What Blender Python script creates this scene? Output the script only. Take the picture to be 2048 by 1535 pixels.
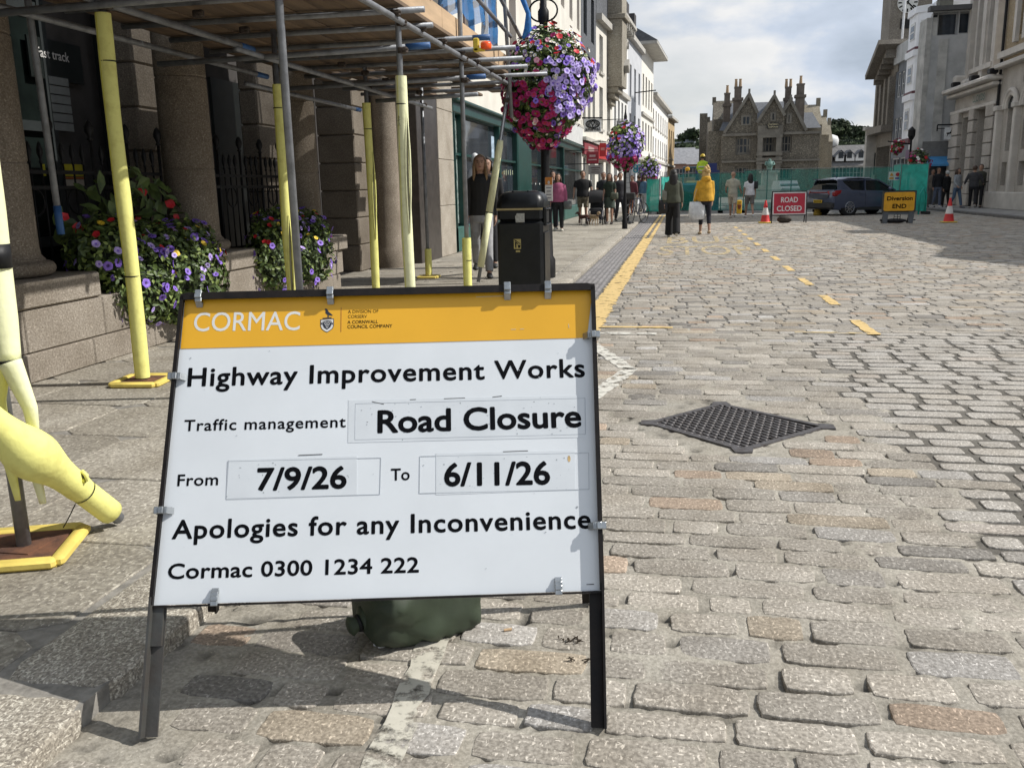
import bpy, bmesh, math, random
import numpy as np
from mathutils import Vector, Matrix

random.seed(7); RNG = np.random.default_rng(7)
for o in list(bpy.data.objects):
    bpy.data.objects.remove(o)
SC = bpy.context.scene
COL = SC.collection
rad = math.radians

# ------------------------------------------------------------------ camera
F, CH = 1780.0, 1.3                       # focal length in pixels of a 2048 wide picture, eye height
FW = np.array([-.18233, .95953, -.2142]); FW /= np.linalg.norm(FW)
PITCH, YAW, ROLL = rad(12.36855), .18776954, rad(-1.2)
def _basis():
    f = np.array([0, math.cos(PITCH), -math.sin(PITCH)]); up = np.array([0, math.sin(PITCH), math.cos(PITCH)]); r = np.array([1., 0, 0])
    R = math.cos(ROLL)*r + math.sin(ROLL)*up; U = -math.sin(ROLL)*r + math.cos(ROLL)*up
    c, s = math.cos(YAW), math.sin(YAW); Z = np.array([[c, -s, 0], [s, c, 0], [0, 0, 1]])
    return Z@f, Z@R, Z@U
FW, RT, UP = _basis()
cd = bpy.data.cameras.new("camera"); cam = bpy.data.objects.new("camera", cd); COL.objects.link(cam)
M = Matrix.Identity(4)
for i in range(3):
    M[i][0], M[i][1], M[i][2] = RT[i], UP[i], -FW[i]
M[2][3] = CH
cam.matrix_world = M
cd.sensor_fit = 'HORIZONTAL'; cd.sensor_width = 36; cd.lens = 36*F/2048
cd.clip_start = .05; cd.clip_end = 3000
SC.camera = cam

# ------------------------------------------------------------------ light, sky, exposure
SUN = Vector((.727, .155, .669)).normalized()
sl = bpy.data.lights.new("sun", 'SUN'); sl.energy = 5.0; sl.angle = rad(.53); sl.color = (1, .965, .91)
so = bpy.data.objects.new("sun", sl); COL.objects.link(so); so.rotation_euler = SUN.to_track_quat('Z', 'Y').to_euler()
so.location = SUN*60
W = bpy.data.worlds.new("World"); SC.world = W; W.use_nodes = True
nt = W.node_tree; nt.nodes.clear()
def N(t, kind, **k):
    n = t.nodes.new(kind)
    for a, b in k.items():
        if a.startswith('i_'): n.inputs[int(a[2:])].default_value = b
        else: setattr(n, a, b)
    return n
def sky():
    L = nt.links.new
    sk = N(nt, 'ShaderNodeTexSky', sky_type='NISHITA', sun_disc=False, sun_elevation=math.asin(SUN.z), sun_rotation=math.atan2(SUN.x, SUN.y), air_density=1.0, dust_density=1.2, ozone_density=1.0)
    bg1 = N(nt, 'ShaderNodeBackground', i_1=.085); L(sk.outputs[0], bg1.inputs[0])
    tc = N(nt, 'ShaderNodeTexCoord')
    mp = N(nt, 'ShaderNodeMapping'); mp.inputs['Scale'].default_value = (1, 1, 2.6); mp.inputs['Location'].default_value = (.35, .1, .25)
    L(tc.outputs['Generated'], mp.inputs[0])
    n1 = N(nt, 'ShaderNodeTexNoise'); n1.inputs['Scale'].default_value = 3.0; n1.inputs['Detail'].default_value = 9; n1.inputs['Roughness'].default_value = .52; n1.inputs['Distortion'].default_value = .25
    L(mp.outputs[0], n1.inputs[0])
    r1 = N(nt, 'ShaderNodeValToRGB'); r1.color_ramp.elements[0].position = .40; r1.color_ramp.elements[1].position = .60
    r1.color_ramp.elements[0].color = (.62,)*3+(1,); r1.color_ramp.elements[1].color = (1, 1, 1, 1)
    L(n1.outputs['Fac'], r1.inputs[0])
    n2 = N(nt, 'ShaderNodeTexNoise'); n2.inputs['Scale'].default_value = 5.5; n2.inputs['Detail'].default_value = 8; n2.inputs['Roughness'].default_value = .5
    mp2 = N(nt, 'ShaderNodeMapping'); mp2.inputs['Scale'].default_value = (1, 1, 2.2); mp2.inputs['Location'].default_value = (1.2, .7, -.18)
    L(tc.outputs['Generated'], mp2.inputs[0]); L(mp2.outputs[0], n2.inputs[0])
    r2 = N(nt, 'ShaderNodeValToRGB'); e = r2.color_ramp.elements
    e[0].position = .36; e[0].color = (.50, .58, .69, 1); e[1].position = .60; e[1].color = (1, 1, 1, 1)
    m = r2.color_ramp.elements.new(.5); m.color = (.68, .765, .90, 1)
    L(n2.outputs['Fac'], r2.inputs[0])
    bg2 = N(nt, 'ShaderNodeBackground', i_1=.90); L(r2.outputs[0], bg2.inputs[0])
    mx = N(nt, 'ShaderNodeMixShader'); L(r1.outputs[0], mx.inputs[0]); L(bg1.outputs[0], mx.inputs[1]); L(bg2.outputs[0], mx.inputs[2])
    out = N(nt, 'ShaderNodeOutputWorld'); L(mx.outputs[0], out.inputs[0])
sky()
SC.view_settings.view_transform = 'Standard'; SC.view_settings.look = 'None'
SC.view_settings.exposure = 0; SC.view_settings.gamma = 1; SC.view_settings.use_curve_mapping = False
SC.cycles.max_bounces = 6; SC.cycles.transparent_max_bounces = 12

# ------------------------------------------------------------------ measuring helpers (sight line meets a real plane)
EYE = np.array([0, 0, CH])
def ray(px, py):
    d = FW*F + RT*(px-1024) + UP*(767.5-py)
    return d/np.linalg.norm(d)
def G(px, py, z=0):
    d = ray(px, py); return EYE + d*((z-CH)/d[2])
def AtY(px, py, Y):
    d = ray(px, py); return EYE + d*(Y/d[1])
def AtX(px, py, X):
    d = ray(px, py); return EYE + d*(X/d[0])

# ------------------------------------------------------------------ mesh helpers
class MB:
    def __init__(s): s.v = []; s.f = []
    def add(s, vs, fs):
        b = len(s.v); s.v.extend([tuple(map(float, p)) for p in vs]); s.f.extend([tuple(b+i for i in q) for q in fs]); return s
    def box(s, c, d, R=None, bev=0):
        x, y, z = [t/2 for t in d]
        if bev:
            b = min(bev, x*.9, y*.9, z*.9); vs = []
            for sz in (-1, 1):
                for (k, zz) in (((b, z), (0, z-b)) if sz > 0 else ((0, z-b), (b, z))):
                    X, Y = x-k, y-k
                    ring = [(X-b, -Y), (X, -Y+b), (X, Y-b), (X-b, Y), (-X+b, Y), (-X, Y-b), (-X, -Y+b), (-X+b, -Y)]
                    vs += [(p[0], p[1], sz*zz) for p in ring]
            bo, bi, to, ti = vs[0:8], vs[8:16], vs[16:24], vs[24:32]
            lev = sorted([bi, bo, ti, to], key=lambda r: r[0][2]); vs = lev[0]+lev[1]+lev[2]+lev[3]
            fs = [tuple(range(7, -1, -1)), tuple(range(24, 32))]
            for L in range(3):
                for i in range(8):
                    j = (i+1) % 8; fs.append((L*8+i, L*8+j, L*8+8+j, L*8+8+i))
        else:
            vs = [(a, e, g) for g in (-z, z) for e in (-y, y) for a in (-x, x)]
            fs = [(0, 2, 3, 1), (4, 5, 7, 6), (0, 1, 5, 4), (2, 6, 7, 3), (0, 4, 6, 2), (1, 3, 7, 5)]
        if R is not None: vs = [tuple(np.array(R) @ np.array(p)) for p in vs]
        return s.add([(p[0]+c[0], p[1]+c[1], p[2]+c[2]) for p in vs], fs)
    def bar(s, a, b, w, h, up=(0, 0, 1), bev=0):     # box from a to b, width w (side), height h (up)
        a = np.array(a, float); b = np.array(b, float); d = b-a; L = np.linalg.norm(d); d = d/L
        up = np.array(up, float); sd = np.cross(d, up)
        if np.linalg.norm(sd) < 1e-6: sd = np.cross(d, (1, 0, 0))
        sd /= np.linalg.norm(sd); u2 = np.cross(sd, d)
        return s.box((a+b)/2, (L, w, h), np.array([d, sd, u2]).T, bev)
    def tube(s, pts, r, n=10, cap=True, hollow=False):
        pts = [np.array(p, float) for p in pts]; k = len(pts)
        rr = [r]*k if np.isscalar(r) else list(r)
        vs = []; prev = None
        for i, p in enumerate(pts):
            t = pts[min(i+1, k-1)]-pts[max(i-1, 0)]; t = t/(np.linalg.norm(t)+1e-12)
            if prev is None:
                a = np.cross(t, (0, 0, 1)) if abs(t[2]) < .9 else np.cross(t, (1, 0, 0))
            else: a = prev - t*(prev@t)
            a = a/(np.linalg.norm(a)+1e-12); prev = a; b = np.cross(t, a)
            q = rr[i]; rx, ry = (q, q) if np.isscalar(q) else q
            vs += [p + a*rx*math.cos(2*math.pi*j/n) + b*ry*math.sin(2*math.pi*j/n) for j in range(n)]
        fs = [(i*n+j, i*n+(j+1) % n, (i+1)*n+(j+1) % n, (i+1)*n+j) for i in range(k-1) for j in range(n)]
        if cap: fs += [tuple(range(n-1, -1, -1)), tuple(range((k-1)*n, k*n))]
        return s.add(vs, fs)
    def loft(s, rings):                              # rings: list of (centre, rx, ry) stacked upward
        n = 16; vs = []
        for c, rx, ry in rings: vs += [(c[0]+rx*math.cos(2*math.pi*j/n), c[1]+ry*math.sin(2*math.pi*j/n), c[2]) for j in range(n)]
        k = len(rings)
        fs = [(i*n+j, i*n+(j+1) % n, (i+1)*n+(j+1) % n, (i+1)*n+j) for i in range(k-1) for j in range(n)]
        fs += [tuple(range(n-1, -1, -1)), tuple(range((k-1)*n, k*n))]
        return s.add(vs, fs)
    def lathe(s, prof, c=(0, 0, 0), n=24):           # profile [(r,z)] bottom to top
        vs = []
        for r, z in prof: vs += [(c[0]+r*math.cos(2*math.pi*j/n), c[1]+r*math.sin(2*math.pi*j/n), c[2]+z) for j in range(n)]
        k = len(prof)
        fs = [(i*n+j, i*n+(j+1) % n, (i+1)*n+(j+1) % n, (i+1)*n+j) for i in range(k-1) for j in range(n)]
        fs += [tuple(range(n-1, -1, -1)), tuple(range((k-1)*n, k*n))]
        return s.add(vs, fs)
    def prism(s, poly, d):                           # polygon of 3-D points pushed by vector d
        d = np.array(d, float); k = len(poly); p = [np.array(q, float) for q in poly]
        nn = np.cross(p[1]-p[0], p[2]-p[1])
        if nn@d < 0: p = p[::-1]
        fs = [tuple(range(k-1, -1, -1)), tuple(range(k, 2*k))] + [(i, (i+1) % k, (i+1) % k+k, i+k) for i in range(k)]
        return s.add(p+[q+d for q in p], fs)
    def ball(s, c, r, n=12, m=8):
        r = (r,)*3 if np.isscalar(r) else r
        vs = [(c[0]+r[0]*math.sin(math.pi*i/m)*math.cos(2*math.pi*j/n), c[1]+r[1]*math.sin(math.pi*i/m)*math.sin(2*math.pi*j/n), c[2]+r[2]*math.cos(math.pi*i/m)) for i in range(1, m) for j in range(n)]
        vs += [(c[0], c[1], c[2]+r[2]), (c[0], c[1], c[2]-r[2])]; T = len(vs)-2; B = T+1
        fs = [(i*n+j, (i+1)*n+j, (i+1)*n+(j+1) % n, i*n+(j+1) % n) for i in range(m-2) for j in range(n)]
        fs += [(T, j, (j+1) % n) for j in range(n)] + [(B, (m-2)*n+(j+1) % n, (m-2)*n+j) for j in range(n)]
        return s.add(vs, fs)
    def build(s, name, mat, parent=None, smooth=False, local=False):
        return mesh(name, s.v, s.f, mat, parent, smooth, local)
def wloc(o):
    l = Vector((0, 0, 0))
    while o is not None: l = l + o.location; o = o.parent
    return l
def mesh(name, v, f, mat, parent=None, smooth=False, local=False):
    me = bpy.data.meshes.new(name)
    v = np.array(v, float).reshape(-1, 3)
    if parent is not None and not local: v = v - np.array(wloc(parent))
    me.from_pydata(v.tolist(), [], [tuple(int(i) for i in q) for q in f] if not isinstance(f, np.ndarray) else f.tolist())
    if mat: me.materials.append(mat)
    if smooth:
        me.polygons.foreach_set('use_smooth', [True]*len(me.polygons))
        if smooth != 1:
            me.set_sharp_from_angle(angle=rad(smooth))
    ob = bpy.data.objects.new(name, me); COL.objects.link(ob)
    if parent is not None: ob.parent = parent
    return ob
def thing(name, label, cat, loc=(0, 0, 0), group=None, rz=0):
    o = bpy.data.objects.new(name, None); COL.objects.link(o); o.location = Vector([float(t) for t in loc]); o.rotation_euler = (0, 0, rz)
    o.empty_display_size = .2; return tag(o, label, cat, group)
def tag(o, label, cat, group=None, kind=None):
    o['label'] = label; o['category'] = cat
    if group: o['group'] = group
    if kind: o['kind'] = kind
    return o
def struct(o): o['kind'] = 'structure'; return o
def copy_tree(o, parent=None):
    c = o.copy(); COL.objects.link(c)
    if parent is not None: c.parent = parent
    for ch in list(o.children): copy_tree(ch, c)
    return c

# ------------------------------------------------------------------ materials
def lin(c):
    if isinstance(c, str):
        c = [int(c[i:i+2], 16)/255 for i in (0, 2, 4)]; c = [t/12.92 if t <= .04045 else ((t+.055)/1.055)**2.4 for t in c]
    return tuple(c[:3])+(1,)
def mat(name, col, rough=.6, var=.12, scale=6., bump=0., bscale=40., metal=0., col2=None, mixpos=(.35, .65), spec=.5, stretch=None, trans=0.):
    m = bpy.data.materials.new(name); m.use_nodes = True; t = m.node_tree; L = t.links.new
    b = t.nodes['Principled BSDF']; b.inputs['Roughness'].default_value = rough; b.inputs['Metallic'].default_value = metal
    b.inputs['Specular IOR Level'].default_value = spec
    c = lin(col); c2 = lin(col2) if col2 else tuple(x*(1-var) for x in c[:3])+(1,); c1 = c if col2 else tuple(min(1, x*(1+var)) for x in c[:3])+(1,)
    tc = N(t, 'ShaderNodeTexCoord'); src = tc.outputs['Object']
    if stretch:
        mp = N(t, 'ShaderNodeMapping'); mp.inputs['Scale'].default_value = stretch; L(src, mp.inputs[0]); src = mp.outputs[0]
    n = N(t, 'ShaderNodeTexNoise'); n.inputs['Scale'].default_value = scale; n.inputs['Detail'].default_value = 6; n.inputs['Roughness'].default_value = .6
    L(src, n.inputs[0])
    r = N(t, 'ShaderNodeValToRGB'); e = r.color_ramp.elements; e[0].position, e[1].position = mixpos; e[0].color = c2; e[1].color = c1
    L(n.outputs['Fac'], r.inputs[0]); L(r.outputs[0], b.inputs['Base Color'])
    if bump:
        n2 = N(t, 'ShaderNodeTexNoise'); n2.inputs['Scale'].default_value = bscale; n2.inputs['Detail'].default_value = 4; L(src, n2.inputs[0])
        bp = N(t, 'ShaderNodeBump'); bp.inputs['Strength'].default_value = bump; bp.inputs['Distance'].default_value = .01; L(n2.outputs['Fac'], bp.inputs['Height']); L(bp.outputs[0], b.inputs['Normal'])
    if trans:
        mx = N(t, 'ShaderNodeMixShader', i_0=trans); tr = N(t, 'ShaderNodeBsdfTransparent'); tr.inputs[0].default_value = (1, 1, 1, 1)
        L(b.outputs[0], mx.inputs[1]); L(tr.outputs[0], mx.inputs[2]); L(mx.outputs[0], t.nodes['Material Output'].inputs[0])
    return m
def granite(name, base, dark, light, fleck=.62, scale=1.0, attr=None, bump=.35, stain=True):
    """speckled granite: mottled ground, pale stretched feldspar flecks, dark mica; optional per-stone tint attribute"""
    m = bpy.data.materials.new(name); m.use_nodes = True; t = m.node_tree; L = t.links.new
    b = t.nodes['Principled BSDF']; b.inputs['Roughness'].default_value = .78; b.inputs['Specular IOR Level'].default_value = .35
    tc = N(t, 'ShaderNodeTexCoord')
    def noise(sc, det=4, st=(1, 1, 1), rot=0):
        mp = N(t, 'ShaderNodeMapping'); mp.inputs['Scale'].default_value = st; mp.inputs['Rotation'].default_value = (0, 0, rot); L(tc.outputs['Object'], mp.inputs[0])
        n = N(t, 'ShaderNodeTexNoise'); n.inputs['Scale'].default_value = sc*scale; n.inputs['Detail'].default_value = det; L(mp.outputs[0], n.inputs[0]); return n.outputs['Fac']
    def ramp(s, a, b_):
        r = N(t, 'ShaderNodeMapRange'); r.inputs[1].default_value = a; r.inputs[2].default_value = b_; L(s, r.inputs[0]); return r.outputs[0]
    def mixc(f, a, b_, mode='MIX'):
        x = N(t, 'ShaderNodeMix', data_type='RGBA', blend_type=mode)
        for sock, val in ((0, f), (6, a), (7, b_)):
            if hasattr(val, 'links'): L(val, x.inputs[sock])
            else: x.inputs[sock].default_value = val
        return x.outputs[2]
    c = mixc(ramp(noise(55, 3), .38, .62), lin(dark), lin(base))
    c = mixc(ramp(noise(75, 3.5, (1, .42, 1), .5), fleck-.03, fleck+.04), c, lin(light))
    c = mixc(ramp(noise(60, 3.5, (.5, 1, 1), -.6), fleck, fleck+.05), c, lin(light))
    if stain:
        c = mixc(ramp(noise(2.3, 5), .35, .7), c, mixc(1.0, c, (.72, .70, .67, 1), 'MULTIPLY'))
    if attr:
        a = N(t, 'ShaderNodeAttribute', attribute_name=attr); c = mixc(1.0, c, a.outputs['Color'], 'MULTIPLY')
    L(c, b.inputs['Base Color'])
    bp = N(t, 'ShaderNodeBump'); bp.inputs['Strength'].default_value = bump; bp.inputs['Distance'].default_value = .006
    L(noise(60, 5), bp.inputs['Height']); L(bp.outputs[0], b.inputs['Normal'])
    return m
_mc = {}
def MC(col, rough=.7, **k):
    key = (str(col), rough, str(sorted(k.items())))
    if key not in _mc: _mc[key] = mat('paint_'+str(len(_mc)), col, rough, **k)
    return _mc[key]
def glass_mat(name, col=(.02, .025, .03), rough=.06):
    m = mat(name, col, rough, var=.3, scale=1.5, bump=.05, bscale=1.2); m.node_tree.nodes['Principled BSDF'].inputs['Specular IOR Level'].default_value = .35; return m
GLASS = glass_mat('window_glass')
STEEL = mat('galvanised_steel', (.22, .23, .245), .5, .25, 9, bump=.15, bscale=60, metal=.35)
BLACKM = mat('black_metal', (.010, .010, .011), .5, .3, 12, bump=.1, spec=.25)
BANKGLASS = mat('dark_bank_glass', (.006, .009, .008), .35, .4, 3, spec=.12)
BLACK_TXT = mat('black_lettering', (.004, .0045, .006), .7, .1, spec=.08)
WHITE_TXT = mat('white_lettering', (.62, .62, .6), .55, .05)

# ------------------------------------------------------------------ lettering
def _cap_height():
    cu = bpy.data.curves.new('measure', 'FONT'); cu.body = 'H'; ob = bpy.data.objects.new('measure', cu); COL.objects.link(ob)
    dg = bpy.context.evaluated_depsgraph_get(); dg.update(); me = bpy.data.meshes.new_from_object(ob.evaluated_get(dg)); h = max(v.co.y for v in me.vertices)
    bpy.data.meshes.remove(me); bpy.data.objects.remove(ob); return h
CAP = _cap_height()
def text(name, s, parent, org, u, v, width, cap, mt, bold=0., depth=.0005, align='L', spacing=1.0):
    """letters as thin real geometry: baseline from org along u, capitals `cap` tall along v, stretched to `width`"""
    cu = bpy.data.curves.new(name, 'FONT')
    cu.body = s; cu.size = 1; cu.space_character = spacing; cu.resolution_u = 4
    ob = bpy.data.objects.new(name, cu); COL.objects.link(ob)
    dg = bpy.context.evaluated_depsgraph_get(); dg.update()
    me = bpy.data.meshes.new_from_object(ob.evaluated_get(dg)); bpy.data.objects.remove(ob)
    co = np.array([p.co[:] for p in me.vertices])
    x0, x1 = co[:, 0].min(), co[:, 0].max()
    ch = CAP
    sx = (width/(x1-x0)) if width else cap/ch
    sy = cap/(ch+bold*2)
    u = np.array(u, float); v = np.array(v, float); n = np.cross(u, v); n /= np.linalg.norm(n)
    w = x1-x0
    off = {'L': 0, 'C': -w*sx/2, 'R': -w*sx}[align]
    fs = [tuple(p.vertices) for p in me.polygons]; bpy.data.meshes.remove(me)
    V = []; Fa = []; k = 9 if bold > 0 else 1            # heavier strokes: the outline laid again around itself
    for i in range(k):
        r = 0 if i == 0 else bold*cap/ch; a = i*math.pi/4
        P = np.array(org, float) + np.outer((co[:, 0]-x0)*sx+off+r*math.cos(a), u) + np.outer(co[:, 1]*sy+r*math.sin(a), v) + n*(depth+i*.000012*cap/.03)
        Fa += [tuple(j+len(V)*len(co) for j in f) for f in fs]; V.append(P)
    return mesh(name, np.concatenate(V), Fa, mt, parent)

# ================================================================== GROUND
from mathutils import noise as mnoise
def tinted(ob, cols):
    a = ob.data.color_attributes.new('tint', 'FLOAT_COLOR', 'POINT')
    a.data.foreach_set('color', np.c_[cols, np.ones(len(cols))].astype(np.float32).ravel())
def stones(rects, K, jit, bevel, crown, p=4.0, thick=.035, rings=3):
    """rects: rows (cx, cy, lx, ly, rot, z, tilt_x, tilt_y); returns verts, faces for rounded, chipped stones"""
    n = len(rects); R = np.array(rects)
    th = (np.arange(K)+.5)/K*2*math.pi; c, s = np.cos(th), np.sin(th)
    q = (np.abs(c)**p+np.abs(s)**p)**(-1/p); ox, oy = c*q, s*q
    j = 1+RNG.normal(0, jit, (n, K)); j = (j+np.roll(j, 1, 1))/2
    hx, hy = R[:, 2:3]/2, R[:, 3:4]/2
    X = ox[None]*hx*j; Y = oy[None]*hy*(1+RNG.normal(0, jit*1.6, (n, K)))
    lev = [(0, -thick), (0, -bevel*1.0), (bevel*.35, -bevel*.3), (bevel*1.3, 0)] if rings == 4 else [(0, -thick), (0, -bevel*.8), (bevel, 0)]
    V = []
    cr, sr = np.cos(R[:, 4:5]), np.sin(R[:, 4:5])
    for ins, z in lev:
        fx = np.maximum(.2, 1-ins/hx); fy = np.maximum(.2, 1-ins/hy)
        x, y = X*fx, Y*fy
        zz = z+R[:, 5:6]+x*R[:, 6:7]+y*R[:, 7:8] + (RNG.normal(0, crown*.5, (n, K)) if ins else 0)
        V.append(np.stack([x*cr-y*sr+R[:, 0:1], x*sr+y*cr+R[:, 1:2], zz], -1))
    top = np.stack([R[:, 0], R[:, 1], R[:, 5]+crown], -1)[:, None]
    V = np.concatenate(V+[top], 1)                   # n, L*K+1, 3
    L = len(lev); per = L*K+1
    i = np.arange(K); i2 = (i+1) % K
    quads = np.concatenate([np.stack([l*K+i, l*K+i2, (l+1)*K+i2, (l+1)*K+i], -1) for l in range(L-1)])
    tris = np.stack([(L-1)*K+i, (L-1)*K+i2, np.full(K, L*K)], -1)
    base = (np.arange(n)*per)[:, None, None]
    fq = (base+quads[None]).reshape(-1, 4); ft = (base+tris[None]).reshape(-1, 3)
    return V.reshape(-1, 3), fq.tolist()+ft.tolist(), per
MAN = np.array([[-.17, 4.89], [.26, 5.40], [.82, 4.91], [.33, 4.39]])
def in_poly(x, y, P, grow=0.0):
    c = P.mean(0); P = c+(P-c)*(1+grow); ins = True
    for a, b in zip(P, np.roll(P, -1, 0)):
        if (b[0]-a[0])*(y-a[1])-(b[1]-a[1])*(x-a[0]) > 0: ins = False
    return ins
def wedge(x, y): return y > 3.2 and y < 8.2 and x > 1.22-.05*(y-3.3)+.10*math.sin(y*5.1)+.05*math.sin(y*13)
def tint():
    t = random.random(); v = .80+.36*random.random()
    if t < .055: c = (1.08, .90, .76)
    elif t < .12: c = (1.07, .97, .83)
    elif t < .24: c = (.74, .73, .72)
    elif t < .30: c = (1.14, 1.15, 1.18)
    else: c = (1.02, .99, .94)
    return tuple(v*k for k in c)
SETT = granite('sett_granite', (.425, .402, .365), (.255, .238, .213), (.70, .665, .61), .635, 1.6, 'tint', .45)
def lay_setts(y0, y1, K, rings, jit, bevel):
    rows = []; y = y0
    while y < y1:
        ly = random.uniform(.122, .158)
        xl = -1.43 if y < 7 else -.97
        xr = min(.42*y+1.2, 10.75); x = xl-random.random()*.1
        wob = random.uniform(-.006, .006)
        while x < xr:
            lx = random.choice([random.uniform(.22, .33), random.uniform(.26, .40), random.uniform(.16, .24)])
            cx = x+lx/2; cy = y+ly/2+.014*math.sin(x*1.1+y)+.01*math.sin(x*2.7)
            wd = wedge(cx, cy)
            gx = .034 if wd else (random.uniform(.012, .045) if y < 3.4 else random.uniform(.009, .02)); gy = .029 if wd else (random.uniform(.008, .026) if y < 3.4 else random.uniform(.006, .012))
            if cx-lx/2 > xl-.02 and not in_poly(cx, cy, MAN, .34) and cx+lx/2 < 10.79:
                z = random.gauss(0, .0012)
                t = tint(); 
                if wd: t = tuple(1.12+.25*(k-1) for k in t)
                rows.append(((cx, cy, lx-gx, ly-gy, random.gauss(0, .012 if y < 9 else .006), z, random.gauss(0, .004), random.gauss(0, .010)), t))
            x += lx
        y += ly
    V, Fc, per = stones([r[0] for r in rows], K, jit, bevel, .0009, 8, .03, rings)
    c = np.repeat(np.array([r[1] for r in rows]), per, 0)
    return V, Fc, c
def make_road():
    parts = [lay_setts(1.25, 8.4, 22, 4, .016, .0042), lay_setts(8.4, 16, 12, 3, .014, .005), lay_setts(16, 40.5, 8, 3, .014, .006)]
    V = []; Fc = []; C = []; b = 0
    for v, f, c in parts:
        V.append(v); C.append(c); Fc += [tuple(i+b for i in q) for q in f]; b += len(v)
    o = struct(mesh('road', np.concatenate(V), Fc, SETT, None, 13)); tinted(o, np.concatenate(C))
    # joints: a bed of mortar between the stones, finely uneven near the camera
    nx, ny = 300, 290; xs = np.linspace(-1.46, 6.5, nx); ys = np.linspace(1.0, 8.4, ny)
    vs = []; cs = []
    for y in ys:
        for x in xs:
            nz = mnoise.noise((x*3.1, y*3.1, 0)); n2 = mnoise.noise((x*17, y*21, 3.3)); n3 = mnoise.noise((x*1.1, y*1.1, 8))
            if wedge(x, y): z = -.0065+.002*n2; c = (.36+.10*n2, .35+.10*n2, .33+.09*n2)
            else:
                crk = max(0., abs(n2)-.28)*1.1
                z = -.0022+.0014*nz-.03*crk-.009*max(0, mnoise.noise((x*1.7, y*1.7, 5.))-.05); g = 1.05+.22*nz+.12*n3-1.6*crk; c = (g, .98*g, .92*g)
            if in_poly(x, y, MAN, -.10): z = -.06
            vs.append((x, y, z)); cs.append([max(.08, k) for k in c])
    ii = np.arange(nx*ny).reshape(ny, nx); q = np.stack([ii[:-1, :-1], ii[:-1, 1:], ii[1:, 1:], ii[1:, :-1]], -1).reshape(-1, 4)
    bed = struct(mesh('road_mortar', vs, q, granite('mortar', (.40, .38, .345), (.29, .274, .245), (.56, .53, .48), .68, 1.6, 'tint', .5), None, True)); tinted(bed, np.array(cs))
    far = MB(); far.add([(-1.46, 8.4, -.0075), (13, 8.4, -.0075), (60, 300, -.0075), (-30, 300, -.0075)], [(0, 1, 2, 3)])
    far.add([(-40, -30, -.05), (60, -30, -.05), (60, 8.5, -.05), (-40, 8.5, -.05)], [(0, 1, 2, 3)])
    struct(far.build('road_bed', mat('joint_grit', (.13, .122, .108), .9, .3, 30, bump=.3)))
    sq = MB(); sq.add([(-30, 40.4, .0), (60, 40.4, .0), (90, 420, .0), (-90, 420, .0)], [(0, 1, 2, 3)])
    struct(sq.build('far_street', mat('far_paving', (.2, .19, .175), .85, .25, 3, stretch=(1, .3, 1))))
make_road()

# left pavement: granite slabs with real joints, kerb stones along the edge
KERB = granite('kerb_granite', (.42, .39, .34), (.21, .19, .165), (.68, .65, .58), .60, 1.9, 'tint', .6)
SLAB = granite('slab_granite', (.41, .385, .335), (.25, .23, .20), (.62, .59, .52), .625, 1.1, 'tint', .4)
def make_pavement():
    rows = []; ks = []
    y = 1.0
    while y < 46:
        L = random.uniform(.75, 1.15)
        if y < 2.9: L = .83
        v = .92+.2*random.random()
        ks.append(((-1.447-.16+random.gauss(0, .004), y+L/2, .32, L-(.05 if y < 3 else .012), random.gauss(0, .006), .06+random.gauss(0, .003), 0, 0), (v, v*.99, v*.96)))
        y += L
    y = .8
    while y < 46:
        ly = random.uniform(.55, .72) if y < 12 else random.uniform(.5, .8); x = -1.785
        while x > -5.2:
            lx = random.uniform(.5, 1.15); v = .82+.3*random.random()
            rows.append(((x-lx/2, y+ly/2, lx-.009, ly-.009, random.gauss(0, .002), .06+random.gauss(0, .0012), random.gauss(0, .0015), random.gauss(0, .0015)), (v, v*.985, v*.95)))
            x -= lx
        y += ly
    V, Fc, per = stones([r[0] for r in rows], 24, .0012, .005, .0004, 26, .05, 3); o = struct(mesh('pavement', V, Fc, SLAB, None, 13)); tinted(o, np.repeat(np.array([r[1] for r in rows]), per, 0))
    V, Fc, per = stones([r[0] for r in ks], 32, .006, .014, .0015, 16, .12, 4); o = struct(mesh('kerb', V, Fc, KERB, None, 22)); tinted(o, np.repeat(np.array([r[1] for r in ks]), per, 0))
    b = MB(); b.add([(-1.46, .5, .052), (-1.46, 46, .052), (-14, 46, .052), (-14, .5, .052)], [(0, 3, 2, 1)]); b.add([(-1.46, .5, -.05), (-1.46, 46, -.05), (-1.46, 46, .052), (-1.46, .5, .052)], [(0, 1, 2, 3)])
    struct(b.build('pavement_bed', mat('slab_joint', (.24, .225, .2), .9, .3, 20, bump=.3)))
    # far left pavement follows the bend of the street
    f = MB(); f.prism([(-5, 46, -.02), (-1.45, 46, -.02), (1.2, 75, -.02), (4, 98, -.02), (-4, 110, -.02), (-6, 70, -.02)], (0, 0, .08)); struct(f.build('far_pavement', mat('far_slabs', (.27, .255, .23), .85, .2, 2)))
make_pavement()
def make_drain():
    m = MB(); y = 7.0
    while y < 41:
        L = .5
        m.box((-1.21, y+L/2, -.035), (.44, L-.006, .06))
        for k in range(6): m.box((-1.39+k*.072, y+L/2, -.001), (.046, L-.012, .012), bev=.003)
        y += L
    struct(m.build('drain_channel', mat('channel_stone', (.20, .19, .188), .75, .3, 5, bump=.2), None, 40))
make_drain()
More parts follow.
